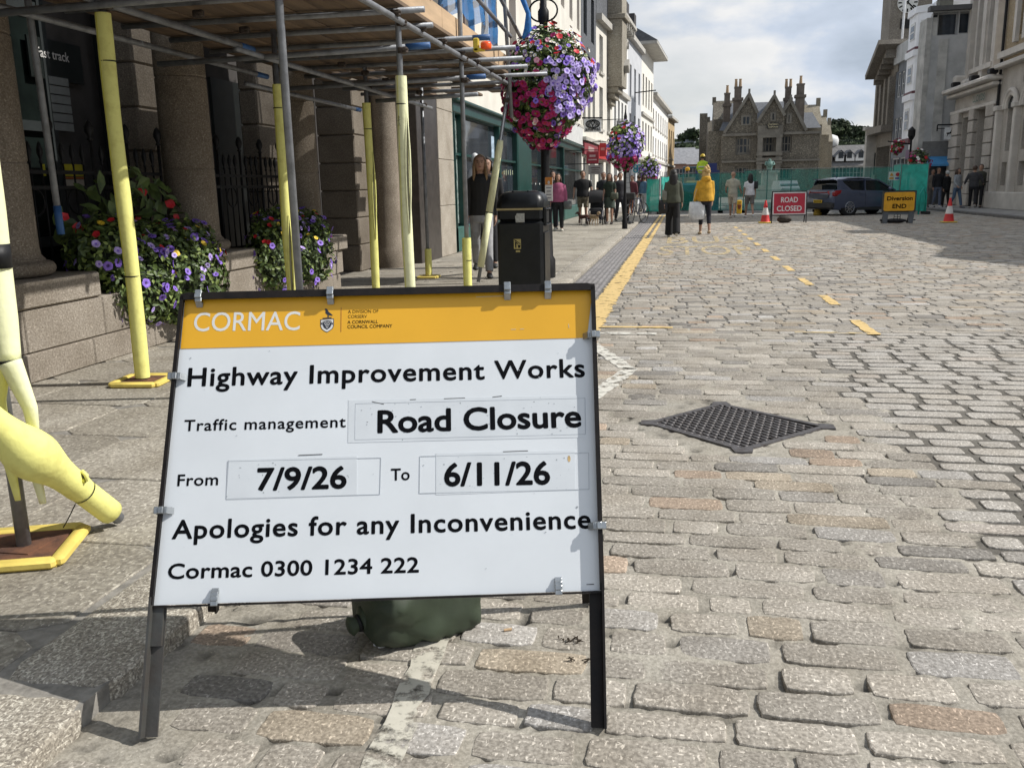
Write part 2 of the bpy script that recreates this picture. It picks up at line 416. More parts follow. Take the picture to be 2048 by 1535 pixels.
def make_right_pavement():
    m = MB(); m.box((13.0, 41, .03), (4.2, 62, .06)); struct(m.build('far_side_pavement', mat('far_side_slabs', (.27, .26, .245), .8, .22, 2.5, bump=.1)))
    k = MB()
    for y in range(10, 72): k.box((10.84, y+.5, .035), (.26, .985, .11), bev=.012)
    struct(k.build('far_side_kerb', mat('far_side_kerbstone', (.12, .115, .11), .75, .2, 6)))
make_right_pavement()

# painted markings: worn thermoplastic, thin sheets on the stones
def worn(name, col, lo, hi, sc=14):
    m = bpy.data.materials.new(name); m.use_nodes = True; t = m.node_tree; L = t.links.new; b = t.nodes['Principled BSDF']; b.inputs['Roughness'].default_value = .8
    tc = N(t, 'ShaderNodeTexCoord')
    n = N(t, 'ShaderNodeTexNoise'); n.inputs['Scale'].default_value = sc; n.inputs['Detail'].default_value = 8; n.inputs['Roughness'].default_value = .65; L(tc.outputs['Object'], n.inputs[0])
    mr = N(t, 'ShaderNodeMapRange'); mr.inputs[1].default_value = lo; mr.inputs[2].default_value = hi; L(n.outputs['Fac'], mr.inputs[0]); L(mr.outputs[0], b.inputs['Alpha'])
    n2 = N(t, 'ShaderNodeTexNoise'); n2.inputs['Scale'].default_value = 30; n2.inputs['Detail'].default_value = 5; L(tc.outputs['Object'], n2.inputs[0])
    x = N(t, 'ShaderNodeMix', data_type='RGBA'); c = lin(col); x.inputs[6].default_value = tuple(k*.68 for k in c[:3])+(1,); x.inputs[7].default_value = c; L(n2.outputs['Fac'], x.inputs[0]); L(x.outputs[2], b.inputs['Base Color'])
    bp = N(t, 'ShaderNodeBump'); bp.inputs['Strength'].default_value = .5; bp.inputs['Distance'].default_value = .004; L(n2.outputs['Fac'], bp.inputs['Height']); L(bp.outputs[0], b.inputs['Normal'])
    return m
YEL = worn('worn_yellow_paint', (.74, .53, .22), .33, .47, 9); YEL2 = worn('faded_yellow_paint', (.68, .54, .30), .40, .58, 9); WHT = worn('worn_white_paint', (.70, .675, .60), .40, .52, 12)
def strip(m, a, b, w, jag=.008, dz=.0056):
    a = np.array(a[:2], float); b = np.array(b[:2], float); d = b-a; L = np.linalg.norm(d); d /= L; s = np.array([-d[1], d[0]]); k = max(2, int(L/.065))
    vs = []
    for i in range(k+1):
        p = a+d*L*i/k
        for sg in (-1, 1):
            q = p+s*sg*(w/2+random.gauss(0, jag)); vs.append((q[0], q[1], dz))
    m.add(vs, [(2*i, 2*i+2, 2*i+3, 2*i+1) for i in range(k)])
def markings():
    y = MB()
    strip(y, (-.83, 8.15), (-.80, 23), .235, .012); strip(y, (-.90, 23), (-.86, 41), .09); strip(y, (-.73, 23), (-.69, 41), .09)
    struct(y.build('kerb_line_marking', YEL))
    d = MB(); yy = 8.05
    for k in range(11):
        strip(d, (1.67, yy), (1.66, yy+.86), .105, .006); yy += 1.98 if k else 2.0
    struct(d.build('bay_dash_marking', YEL))
    e = MB(); strip(e, (-.72, 8.38), (-.05, 8.36), .085); struct(e.build('bay_end_marking', YEL))
    e = MB(); strip(e, (1.02, 8.16), (1.62, 8.1), .07); struct(e.build('bay_end_marking', YEL2))
    w = MB(); strip(w, (-.72, 8.0), (-.19, 7.99), .1); struct(w.build('white_end_marking', WHT))
    w = MB(); strip(w, (-.72, 7.44), (-.34, 6.36), .115, .005); strip(w, (-.33, 6.42), (-.60, 5.1), .12, .005); struct(w.build('white_zigzag_marking', WHT))
    w = MB(); strip(w, (-.635, 1.3), (-.72, 2.9), .085, .007); strip(w, (-.72, 2.9), (-.64, 4.2), .09, .009); struct(w.build('white_bay_marking', worn('dirty_white_paint', (.60, .57, .48), .42, .53, 15)))
    for s, y0 in (('STOP', 17.35), ('BUS', 20.9)):
        o = text('road_lettering', s, None, (-.42 if s == 'STOP' else -.3, y0, .005), (1, 0, 0), (0, 1, 0), 1.85 if s == 'STOP' else 1.75, 2.5, YEL2, .0, 0); struct(o)
markings()
def manhole():
    ms = MB(); P3 = [np.array([x, y, 0]) for x, y in MAN]; c = sum(P3)/4
    iron = mat('cast_iron', (.11, .105, .107), .58, .3, 25, bump=.25, metal=.3, col2=(.07, .06, .056))
    t = thing('manhole_cover', 'dark iron diamond-set manhole cover with rows of slots in the pale setts', 'manhole cover', (c[0], c[1], 0))
    Q = [c+(p-c)*.94 for p in P3]
    for a, b, a2, b2 in zip(P3, P3[1:]+P3[:1], Q, Q[1:]+Q[:1]): ms.prism([a+[0, 0, -.05], b+[0, 0, -.05], b2+[0, 0, -.05], a2+[0, 0, -.05]], (0, 0, .0535))
    for p in P3:
        d = (p-c)/np.linalg.norm(p-c); s = np.array([-d[1], d[0], 0]); ms.prism([p-d*.05+s*.055+[0, 0, -.05], p+d*.025+s*.042+[0, 0, -.05], p+d*.025-s*.042+[0, 0, -.05], p-d*.05-s*.055+[0, 0, -.05]], (0, 0, .0545))
        
    ms.build('frame', iron, t)
    pl = MB(); pl.prism([p+[0, 0, -.05] for p in Q], (0, 0, .034)); pl.build('base_plate', mat('slot_black', (.008, .008, .008), .9), t)  # near-black plate seen between the ribs
    g = MB(); e1 = Q[1]-Q[0]; e2 = Q[3]-Q[0]
    for i in range(15):
        for j in range(12):
            u, v = (i+.5)/15, (j+.5+(.5 if i % 2 else 0))/12.5
            if v < .98: 
                p = Q[0]+e1*u+e2*v; d = (e1/np.linalg.norm(e1)-e2/np.linalg.norm(e2)); d /= np.linalg.norm(d)
                # raised ribs around slots
                g.bar(p-e2/12*.48+[0, 0, -.006], p+e2/12*.16+[0, 0, -.006], .022, .02, bev=.004)
    for i in range(16): g.bar(Q[0]+e1*i/15+[0, 0, -.009], Q[0]+e1*i/15+e2+[0, 0, -.009], .011, .014)
    for i in range(0, 13): g.bar(Q[0]+e2*i/12+[0, 0, -.012], Q[0]+e2*i/12+e1+[0, 0, -.012], .008, .014)
    for a, b in ((Q[0], Q[1]), (Q[1], Q[2]), (Q[2], Q[3]), (Q[3], Q[0])): g.bar(a+[0, 0, -.006], b+[0, 0, -.006], .03, .02)
    g.build('grating', iron, t)
manhole()

# ================================================================== THE BIG A-FRAME SIGN
SO = np.array([-1.302857, 1.894934, .292727]); Su = np.array([.982434, .18661, 0]); Su /= np.linalg.norm(Su)
Sn = np.array([-.164762, .867991, -.468449]); Sn -= Su*(Sn@Su); Sn /= np.linalg.norm(Sn); Se = np.cross(Su, -Sn)*-1
if Se[2] < 0: Se = -Se
Sf = -Sn                                             # front of the board
def PL(px, py, off=0.):
    d = ray(px, py); p = EYE+d*(((SO-EYE)@Sn)/(d@Sn)); return p+Sf*off
def sign():
    base = (PL(282, 1487)+PL(1212, 1450))/2; base[2] = 0
    t = thing('roadworks_sign', 'large white and orange highway works A-frame sign with black frame in the foreground', 'road sign', base)
    white = mat('sign_white', (.74, .775, .80), .42, .035, 3, spec=.4); orange = mat('sign_orange', (.82, .43, .022), .42, .04, 3)
    frame_m = mat('sign_frame_black', (.007, .006, .006), .5, .4, 20, bump=.15, col2=(.016, .012, .010), spec=.25); leg_m = mat('sign_leg_iron', (.055, .058, .055), .5, .3, 14, bump=.2, col2=(.05, .045, .04)); zinc = mat('clip_zinc', (.36, .38, .39), .32, .2, 30, metal=.8)
    C = [PL(303, 1210), PL(1207, 1180), PL(1188, 570), PL(366, 590)]       # outer corners BL BR TR TL
    panel = MB(); panel.prism([p+Sf*-.004 for p in C], Sf*.004); pn = panel.build('sign_board', white, t)
    ob = MB(); B = [PL(361.5, 697.5, .0003), PL(1174, 675.5, .0003), PL(1186, 572, .0003), PL(371, 592, .0003)]; ob.prism(B, Sf*.0009); ob.build('orange_band', orange, pn)
    # lettering
    def line(s, l, r, cap, mt=BLACK_TXT, bold=.028, off=.0004, sp=1.0, name='lettering'):
        a, b = PL(*l, off), PL(*r, off); u = b-a; w = np.linalg.norm(u); u /= w; m = ((l[0]+r[0])/2, (l[1]+r[1])/2); v = PL(m[0], m[1]-cap, off)-PL(m[0], m[1], off); h = np.linalg.norm(v)
        v2 = np.cross(Sf, u); text(name, s, pn, a, u, v2, w, h, mt, bold, .0001, spacing=sp)
    cream = mat('sign_letter_white', (.74, .74, .70), .5, .04)
    line('CORMAC', (387, 662.5), (599, 660), 37, cream, .004, .0014)
    line('A DIVISION OF', (696, 627), (757, 625.5), 6.6, BLACK_TXT, 0, .0014); line('CORSERV', (696, 636.6), (734, 636), 6.4, BLACK_TXT, 0, .0014)
    line('A CORNWALL', (695, 647.6), (756, 646.4), 6.6, BLACK_TXT, .012, .0014); line('COUNCIL COMPANY', (695, 657), (784.5, 655), 6.8, BLACK_TXT, .012, .0014)
    line('Highway Improvement Works', (375.7, 772), (1169, 753), 37.5, sp=1.08, bold=.021)
    line('Traffic management', (368.3, 861.5), (691, 853.7), 22.5, sp=1.1, bold=.016); line('Road Closure', (756.5, 864.6), (1161.5, 852.5), 46, bold=.026, off=.001)
    line('From', (355, 971.3), (435.5, 969.3), 23.4, sp=1.06, bold=.016); line('7/9/26', (514.6, 979.5), (691.5, 975), 45.5, bold=.026, off=.001); line('To', (782.3, 960.2), (819, 959), 24, bold=.016)
    line('6/11/26', (890, 970.8), (1099, 967), 47, bold=.026, off=.001)
    line('Apologies for any Inconvenience', (344.5, 1076.8), (1181, 1055.2), 38.5, sp=1.08, bold=.021); line('Cormac 0300 1234 222', (336, 1156.8), (837, 1143.3), 31, sp=1.03, bold=.021)
    # overlay stickers, their outlines, dirt flecks
    stick = mat('overlay_sticker', (.685, .72, .745), .3, .04, 9); grey = mat('sticker_outline', (.46, .49, .52), .5)
    for q in ([(697, 800), (1168, 790), (1170, 874), (696, 885)], [(458, 919), (714, 911), (714, 990), (453, 999)], [(872, 906), (1150, 900), (1150, 979), (872, 989)]):
        m = MB(); m.prism([PL(*p, .0002) for p in q], Sf*.0005); m.build('overlay_sticker', stick, pn)
    ol = MB()
    for q in ([(711, 807), (1170, 796), (1171, 868), (710, 879)], [(456, 922), (762, 915), (760, 988), (453, 997)], [(840, 912), (1177, 905), (1178, 978), (839, 986)]):
        for a, b in zip(q, q[1:]+q[:1]): ol.bar(PL(*a, .0008), PL(*b, .0008), .0012, .0005, Sf)
    ol.build('text_box_outline', grey, pn)
    fl = MB(); r = random.Random(4)
    spots = [(r.uniform(715, 1150), r.uniform(800, 870)) for _ in range(46)]+[(r.uniform(470, 700), r.uniform(925, 985)) for _ in range(16)]+[(r.uniform(880, 1140), r.uniform(910, 980)) for _ in range(22)]+[(r.uniform(360, 1180), r.uniform(700, 1170)) for _ in range(26)]
    for p in spots:
        c = PL(*p, .0008); s = r.uniform(.0006, .0024); k = r.randint(5, 8); fl.prism([c+Su*s*math.cos(2*math.pi*i/k)*r.uniform(.5, 1.6)+Se*s*math.sin(2*math.pi*i/k)*r.uniform(.5, 1.3) for i in range(k)], Sf*.0003)
    fl.build('dirt_fleck', mat('sign_dirt', (.42, .45, .47), .6, .3, 80), pn)['kind'] = 'stuff'
    sc_ = MB()
    for a, b in (((744, 803), (768, 808)), ((820, 799), (832, 798.5)), ((888, 797), (930, 795.5)), ((985, 794), (1004, 791.5)), ((1006, 903), (1056, 901)), ((597, 910), (645, 908)), ((1173, 1168), (1188, 1167.5))): sc_.bar(PL(*a, .0009), PL(*b, .0009), .0018, .0004, Sf)
    sc_.build('scratch', mat('sign_scratch', (.06, .055, .05), .6), pn)
    sw = MB()
    for a, b in (((952, 594), (1012, 592)), ((1022, 659), (1032, 658.6)), ((1040, 658.5), (1048, 658)), ((1137, 648), (1138, 656))): sw.bar(PL(*a, .0015), PL(*b, .0015), .0015, .0004, Sf)
    sw.build('scratch', mat('sign_scuff', (.6, .55, .42), .6), pn)
    rs = MB(); c = PL(1138, 914, .0009); rs.prism([c+Su*.004*math.cos(k)+Se*(.009*math.sin(k)-.004) for k in np.linspace(0, 5.6, 9)], Sf*.0003); rs.build('rust_stain', mat('sign_rust', (.55, .38, .17), .7, .4, 60), pn)
    # crest: chough above a shield of bezants
    dark = mat('crest_navy', (.02, .024, .04), .5); cw = mat('crest_white', (.7, .7, .68), .5); cx, cy = 654.5, 649.5
    def shape(pts, off, th=.0003): return [PL(cx+x, cy+y, off) for x, y in pts]
    sh = [(-13.5, -10.5), (13.5, -12.5), (13.5, 2), (11, 8), (5, 12.5), (0, 15.5), (-5, 13.5), (-11, 9), (-13.5, 3)]
    cr = MB(); cr.prism(shape(sh, .0014), Sf*.0003); cb = cr.build('crest', dark, pn)
    m = MB(); m.prism(shape([(x*.90, y*.90+.3) for x, y in sh], .0018), Sf*.0002)
    m.build('shield_field', cw, cb)
    m = MB(); m.prism(shape([(-8.6, -6.6), (0, -8.4), (8.6, -7.6), (9.3, -1.5), (6.5, 5), (0, 10.2), (-6.5, 6), (-9.3, -.5)], .0021), Sf*.0002)
    for sg in (-1, 1): m.prism(shape([(-11.7*sg, -4), (-9.6*sg, -4), (-9.9*sg, 0), (-11.7*sg, 0)], .0021), Sf*.0002)
    m.build('shield_heart', dark, cb)
    m = MB()
    for row, n in enumerate((5, 4, 3, 2, 1)):
        for k in range(n):
            x = (k-(n-1)/2)*3.1; y = -4.9+row*2.9; m.prism(shape([(x+1.0*math.cos(a), y+1.0*math.sin(a)) for a in np.linspace(0, 5.5, 7)], .0024), Sf*.0002)
    m.build('bezant', cw, cb)
    m = MB(); m.prism(shape([(-5, -31), (-2.5, -32.5), (0.5, -31), (3, -26), (8, -22), (11.5, -18.5), (8.5, -18), (4, -19), (0, -20), (-3.5, -23.5), (-3, -28)], .0014), Sf*.0003)
    for x in (1.5, 3.5): m.bar(PL(cx+x, cy-20, .0015), PL(cx+x-.6, cy-14, .0015), .0016, .0003, Sf)
    m.bar(PL(cx-9, cy-12.5, .0015), PL(cx+9, cy-14, .0015), .003, .0003, Sf); m.build('chough', dark, cb)
    m = MB(); m.bar(PL(682.5, 615, .0014), PL(682, 664, .0014), .0016, .0003, Sf); m.build('divider_rule', mat('rule_red', (.30, .07, .02), .5), pn)
    # frame and legs: angle iron standing 30 mm proud of the board
    def mid(a, b, k): return a+(b-a)*k
    fr = MB(); D = .0245; w = .019
    BL, BR, TRc, TLc = C
    rc = .022
    ue = (TRc-TLc)/np.linalg.norm(TRc-TLc); vr = (TRc-BR)/np.linalg.norm(TRc-BR); vl = (TLc-BL)/np.linalg.norm(TLc-BL)
    for a, b, inw in ((TLc+ue*rc, TRc-ue*rc, -Se), (BR, TRc-vr*rc, -Su), (BL, TLc-vl*rc, Su)):
        fr.bar(a+Sf*(D/2-.006)+inw*.003, b+Sf*(D/2-.006)+inw*.003, .006, D, Sf)         # rim standing forward
        fr.bar(a+Sf*-.007+inw*w*.55, b+Sf*-.007+inw*w*.55, w, .005, Sf)              # flange behind the board
    for p, s1, s2 in ((TRc, -ue, -vr), (TLc, ue, -vl)):                              # rounded upper corners
        c = p+s1*(rc)+s2*(rc); ring = [c-s1*(rc-.003)*math.cos(a)-s2*(rc-.003)*math.sin(a) for a in np.linspace(0, math.pi/2, 6)]
        for a, b in zip(ring, ring[1:]): fr.bar(a+Sf*(D/2-.006), b+Sf*(D/2-.006), .0066, D, Sf)
    for a, b, inw in ((TLc, TRc, -Se),): fr.bar(a+Sf*(D-.007)+inw*.012, b+Sf*(D-.007)+inw*.012, .018, .003, Sf)
    fr.bar(BR+Sf*(D-.007)-Su*.005, TRc+Sf*(D-.007)-Su*.005-vr*.01, .012, .003, Sf)
    fr.bar(BL+Sf*(D-.007)+Su*.004, TLc+Sf*(D-.007)+Su*.004-vl*.01, .010, .003, Sf)
    fr.bar(BL+Sf*.003-Se*.004, BR+Sf*.003-Se*.004, .005, .014, Sf)
    fr.build('frame', frame_m, t)
    for (foot, top, inw, mt) in ((PL(282, 1487), BL, Su, leg_m), (PL(1212, 1450), BR, -Su, frame_m)):
        m = MB(); a, b = foot.copy(), top.copy(); d = (b-a)/np.linalg.norm(b-a); a = a+d*(.004-a[2])/d[2]
        m.bar(a+Sf*(D/2-.006)+inw*.003, b+Sf*(D/2-.006)+inw*.003+d*.02, .006, D+.006, Sf); m.bar(a+Sf*-.009+inw*.018, b+Sf*-.009+inw*.018, .036, .006, Sf)
        if mt is leg_m: m.bar(b-d*.10+Sf*-.002+inw*.018, b+d*.0+Sf*-.002+inw*.018, .030, .012, Sf)
        m.build('leg', mt, t)
    # rear frame: hinged at the top, splayed backwards
    rr, rl = G(1174, 1208), np.array(G(426, 1226, .03)); tr_, tl_ = TRc-Se*.03+Sf*-.022-Su*.05, TLc-Se*.03+Sf*-.022+Su*.05
    for a, b in ((rr, tr_), (rl, tl_)):
        m = MB(); d = (b-a)/np.linalg.norm(b-a); a = a+d*(.006/d[2]); m.bar(a, b, .03, .005, Sf); m.bar(a+Su*.013, b+Su*.013, .005, .026, Sf); m.build('rear_leg', frame_m, t)
    m = MB(); m.bar(rr+(tr_-rr)*.10, rl+(tl_-rl)*.10, .022, .005, Sf); m.bar(tr_, tl_, .03, .008, Sf); m.build('rear_crossbar', frame_m, t)
    # spring clips holding the board in the frame
    def clip(px, py, side):
        c = PL(px, py, .0); m = MB(); s = {'t': (Su, -Se), 'l': (Se, Su), 'r': (Se, -Su), 'b': (Su, Se)}[side]; a, inn = s
        for k, (i0, z0) in enumerate(((-.004, D+.001), (.008, D+.004), (.018, .022), (.026, .006))):
            m.box(c+inn*i0+Sf*z0*(.9 if side != 'b' else .35), (.019, .013, .005), np.array([a, inn, Sf]).T, .0015)
        m.bar(c+inn*-.006+Sf*-.004, c+inn*-.006+Sf*(D if side != 'b' else .01), .019, .003, inn); m.bar(c+inn*.018+Sf*(.022 if side != 'b' else .008), c+inn*.034+Sf*.002, .017, .003, Sf)
        m.build('clip', zinc, t)
    for q in ((402, 592, 't'), (663, 586, 't'), (1014.5, 577, 't'), (1095, 575, 't'), (349, 756, 'l'), (322, 1022, 'l'), (1191, 673, 'r'), (1203, 1052, 'r'), (430, 1203, 'b'), (1117, 1181, 'b')): clip(*q)
sign()
def sandbag():
    a, b = np.array([-.816, 2.245]), np.array([-.575, 2.475]); ax = (b-a)/np.linalg.norm(b-a); c = (a+b)/2+np.array([-ax[1], ax[0]])*.105+np.array([.012, -.058]); ang = math.atan2(ax[1], ax[0])
    bm = bmesh.new(); bmesh.ops.create_cube(bm, size=2); bmesh.ops.subdivide_edges(bm, edges=bm.edges[:], cuts=14, use_grid_fill=True)
    for v in bm.verts:
        x, y, z = v.co; q = (abs(x)**5+abs(y)**3+abs(z)**3)**.22+1e-6; q = (abs(x)**6+abs(y)**4.2+abs(z)**4.6)**(1/4.7); k = 1/max(q, .5); x, y, z = x*k, y*k, z*k
        x *= .183; y *= .112*(1-.10*(x/.2)); z = (z*.105*(1+.06*math.sin(x*17)+.25*x)+.105)
        n = mnoise.noise((x*9, y*9, z*9))*.018+mnoise.noise((x*34, y*14, z*30))*.009; z = max(.002, z+n); y += n
        c2, s2 = math.cos(ang), math.sin(ang); v.co = (c[0]+x*c2-y*s2, c[1]+x*s2+y*c2, z)
    me = bpy.data.meshes.new('sandbag'); bm.to_mesh(me); bm.free(); me.polygons.foreach_set('use_smooth', [True]*len(me.polygons))
    weave = mat('woven_green_sack', (.030, .043, .024), .6, .35, 5, bump=.0); t_ = weave.node_tree
    tc = N(t_, 'ShaderNodeTexCoord'); mp = N(t_, 'ShaderNodeMapping'); mp.inputs['Rotation'].default_value = (0, 0, -ang); t_.links.new(tc.outputs['Object'], mp.inputs[0])
    ck = N(t_, 'ShaderNodeTexChecker'); ck.inputs['Scale'].default_value = 330; t_.links.new(mp.outputs[0], ck.inputs[0]); bp = N(t_, 'ShaderNodeBump'); bp.inputs['Strength'].default_value = .55; bp.inputs['Distance'].default_value = .002
    t_.links.new(ck.outputs['Fac'], bp.inputs['Height']); t_.links.new(bp.outputs[0], t_.nodes['Principled BSDF'].inputs['Normal'])
    t = thing('sandbag', 'dark green woven sandbag lying under the large white sign', 'sandbag', (c[0], c[1], 0))
    o = bpy.data.objects.new('sack', me); COL.objects.link(o); me.materials.append(weave); o.parent = t
    me.transform(Matrix.Translation((-c[0], -c[1], 0)))
    m = MB(); p = np.array([c[0]-ax[0]*.172, c[1]-ax[1]*.178, .085]); d3 = np.array([-ax[0], -ax[1], -.15]); m.tube([p+d3*0, p+d3*.012, p+d3*.022, p+d3*.042, p+d3*.05], [.05, .026, .02, .03, .018], 12); m.build('tied_neck', weave, t, True)
    m = MB(); m.tube([p+d3*.014, p+d3*.024], [.027, .025], 12); m.build('tie', BLACKM, t, True)
    g = MB(); q = G(762, 1296); 
    for k in range(6): g.ball(q+np.array([random.gauss(0, .006), random.gauss(0, .006), .006+random.random()*.012]), (.007, .006, .007), 6, 4)
    tag(g.build('crumpled_foil', mat('foil', (.6, .6, .6), .3, .3, 90, metal=.6), None), 'crumpled scrap of silver foil by the corner of the green sandbag', 'litter')
    b = MB(); q = G(1015, 1262); b.tube([q+[-.010, -.004, .006], q+[.012, .006, .006]], .004, 8); tag(b.build('cigarette_end', mat('filter_paper', (.55, .38, .22), .8)), 'cigarette end on the setts right of the green sandbag', 'litter')
    for px, py, n, lab in ((1146, 1282, 16, 'small tuft of dry dark weed beside the right leg of the white sign'), (480, 1208, 14, 'dry brown weed in the kerb joint under the white sign'), (1155, 1322, 7, 'dead leaf crumbs on the setts just below the dry weed')):
        m = MB(); q = G(px, py)
        for k in range(n):
            a = q+np.array([random.gauss(0, .018), random.gauss(0, .009), .002]); b_ = a+np.array([random.gauss(0, .014), random.gauss(0, .01), random.uniform(.002, .012)]); m.tube([a, (a+b_)/2+[0, 0, .004], b_], [.0016, .002, .0006], 5)
        tag(m.build('dry_weed', mat('dry_weed', (.045, .032, .02), .9)), lab, 'weed')
sandbag()

# ================================================================== GRANITE BUILDING ON THE LEFT
def facade(root, O, u, L, z0, z1, wins, wm, fm=None, gm=None, depth=.18, back=3.0, name='wall', bars=(1, 1), proud=.0, fw=.07, sills=None):
    """real wall with openings: O corner at ground, u along the wall (left to right seen from outside); wins = (s0,s1,z0,z1[,arch])"""
    O = np.array(O, float); u = np.array(u, float); u /= np.linalg.norm(u); n = np.array([u[1], -u[0], 0])   # outward
    fm = fm or WFRAME; gm = gm or GLASS
    ss = sorted({0., L}|{w[0] for w in wins}|{w[1] for w in wins}); zs = sorted({z0, z1}|{w[2] for w in wins}|{w[3] for w in wins})
    P = lambda s, z, d=0.: O+u*s+n*d+np.array([0, 0, z])
    m = MB()
    for a, b in zip(ss, ss[1:]):
        for c, d in zip(zs, zs[1:]):
            if b-a < 1e-5 or d-c < 1e-5: continue
            if any(w[0]-1e-6 <= a and b <= w[1]+1e-6 and w[2]-1e-6 <= c and d <= w[3]+1e-6 for w in wins): continue
            m.add([P(a, c), P(b, c), P(b, d), P(a, d)], [(0, 1, 2, 3)])
    for w in wins:
        a, b, c, d = w[:4]
        m.add([P(a, c), P(b, c), P(b, d), P(a, d), P(a, c, -depth), P(b, c, -depth), P(b, d, -depth), P(a, d, -depth)], [(0, 4, 5, 1), (1, 5, 6, 2), (2, 6, 7, 3), (3, 7, 4, 0)])
    b0 = depth+.06
    bx = [P(0, z0, 0), P(L, z0, 0), P(L, z0, -back), P(0, z0, -back), P(0, z1, 0), P(L, z1, 0), P(L, z1, -back), P(0, z1, -back)]
    m.add(bx, [(1, 2, 6, 5), (2, 3, 7, 6), (3, 0, 4, 7), (4, 5, 6, 7)])
    m.add([P(0.01, z0, -b0), P(L-.01, z0, -b0), P(L-.01, z1-.01, -b0), P(.01, z1-.01, -b0)], [(0, 1, 2, 3)])
    w_ = m.build(name, wm, root)
    for w in wins:
        a, b, c, d = w[:4]; f = MB(); t = min(fw, (b-a)*.16); y = -depth+.045
        for (s0, s1, q0, q1) in ((a, a+t, c, d), (b-t, b, c, d), (a+t, b-t, c, c+t), (a+t, b-t, d-t, d)): f.prism([P(s0, q0, y-.04), P(s1, q0, y-.04), P(s1, q1, y-.04), P(s0, q1, y-.04)], n*.05)
        bb = w[4] if len(w) > 4 else bars
        for k in range(1, bb[0]+1):
            s = a+(b-a)*k/(bb[0]+1); f.prism([P(s-t*.3, c+t, y-.035), P(s+t*.3, c+t, y-.035), P(s+t*.3, d-t, y-.035), P(s-t*.3, d-t, y-.035)], n*.03)
        for k in range(1, bb[1]+1):
            z = c+(d-c)*k/(bb[1]+1); f.prism([P(a+t, z-t*.3, y-.037), P(b-t, z-t*.3, y-.037), P(b-t, z+t*.3, y-.037), P(a+t, z+t*.3, y-.037)], n*.033)
        fo = f.build('window', fm, root)
        g = MB(); g.prism([P(a+t*.5, c+t*.5, y-.034), P(b-t*.5, c+t*.5, y-.034), P(b-t*.5, d-t*.5, y-.034), P(a+t*.5, d-t*.5, y-.034)], n*.012); g.build('pane', gm, fo)
        if sills:
            g = MB(); q = (P(a-.08, c-.1, .0), P(b+.08, c-.1, .0)); g.prism([P(a-.08, c-.12, .003), P(b+.08, c-.12, .003), P(b+.08, c-.002, .003), P(a-.08, c-.002, .003)], n*.09); g.build('sill', sills, fo)
    return P, n
WFRAME = mat('white_window_paint', (.62, .62, .60), .5, .1)
DFRAME = mat('dark_window_paint', (.018, .022, .022), .45, .2)
GRAN = granite('column_granite', (.25, .21, .165), (.16, .132, .10), (.38, .335, .27), .63, 1.3, None, .25)
GRAN3 = granite('shaded_granite', (.21, .18, .145), (.14, .118, .092), (.30, .27, .22), .64, 1.2, None, .3)  # darker copy of the wall granite: scaffold shade put into the pier colour
GRAN2 = granite('pier_granite', (.31, .275, .23), (.21, .18, .145), (.44, .39, .33), .64, 1.2, None, .3)
XW, XC = -4.36, -4.74
C1 = AtX(351, 58, XC)[1]; SPC = 2.62; CY = [C1-SPC, C1, C1+SPC]
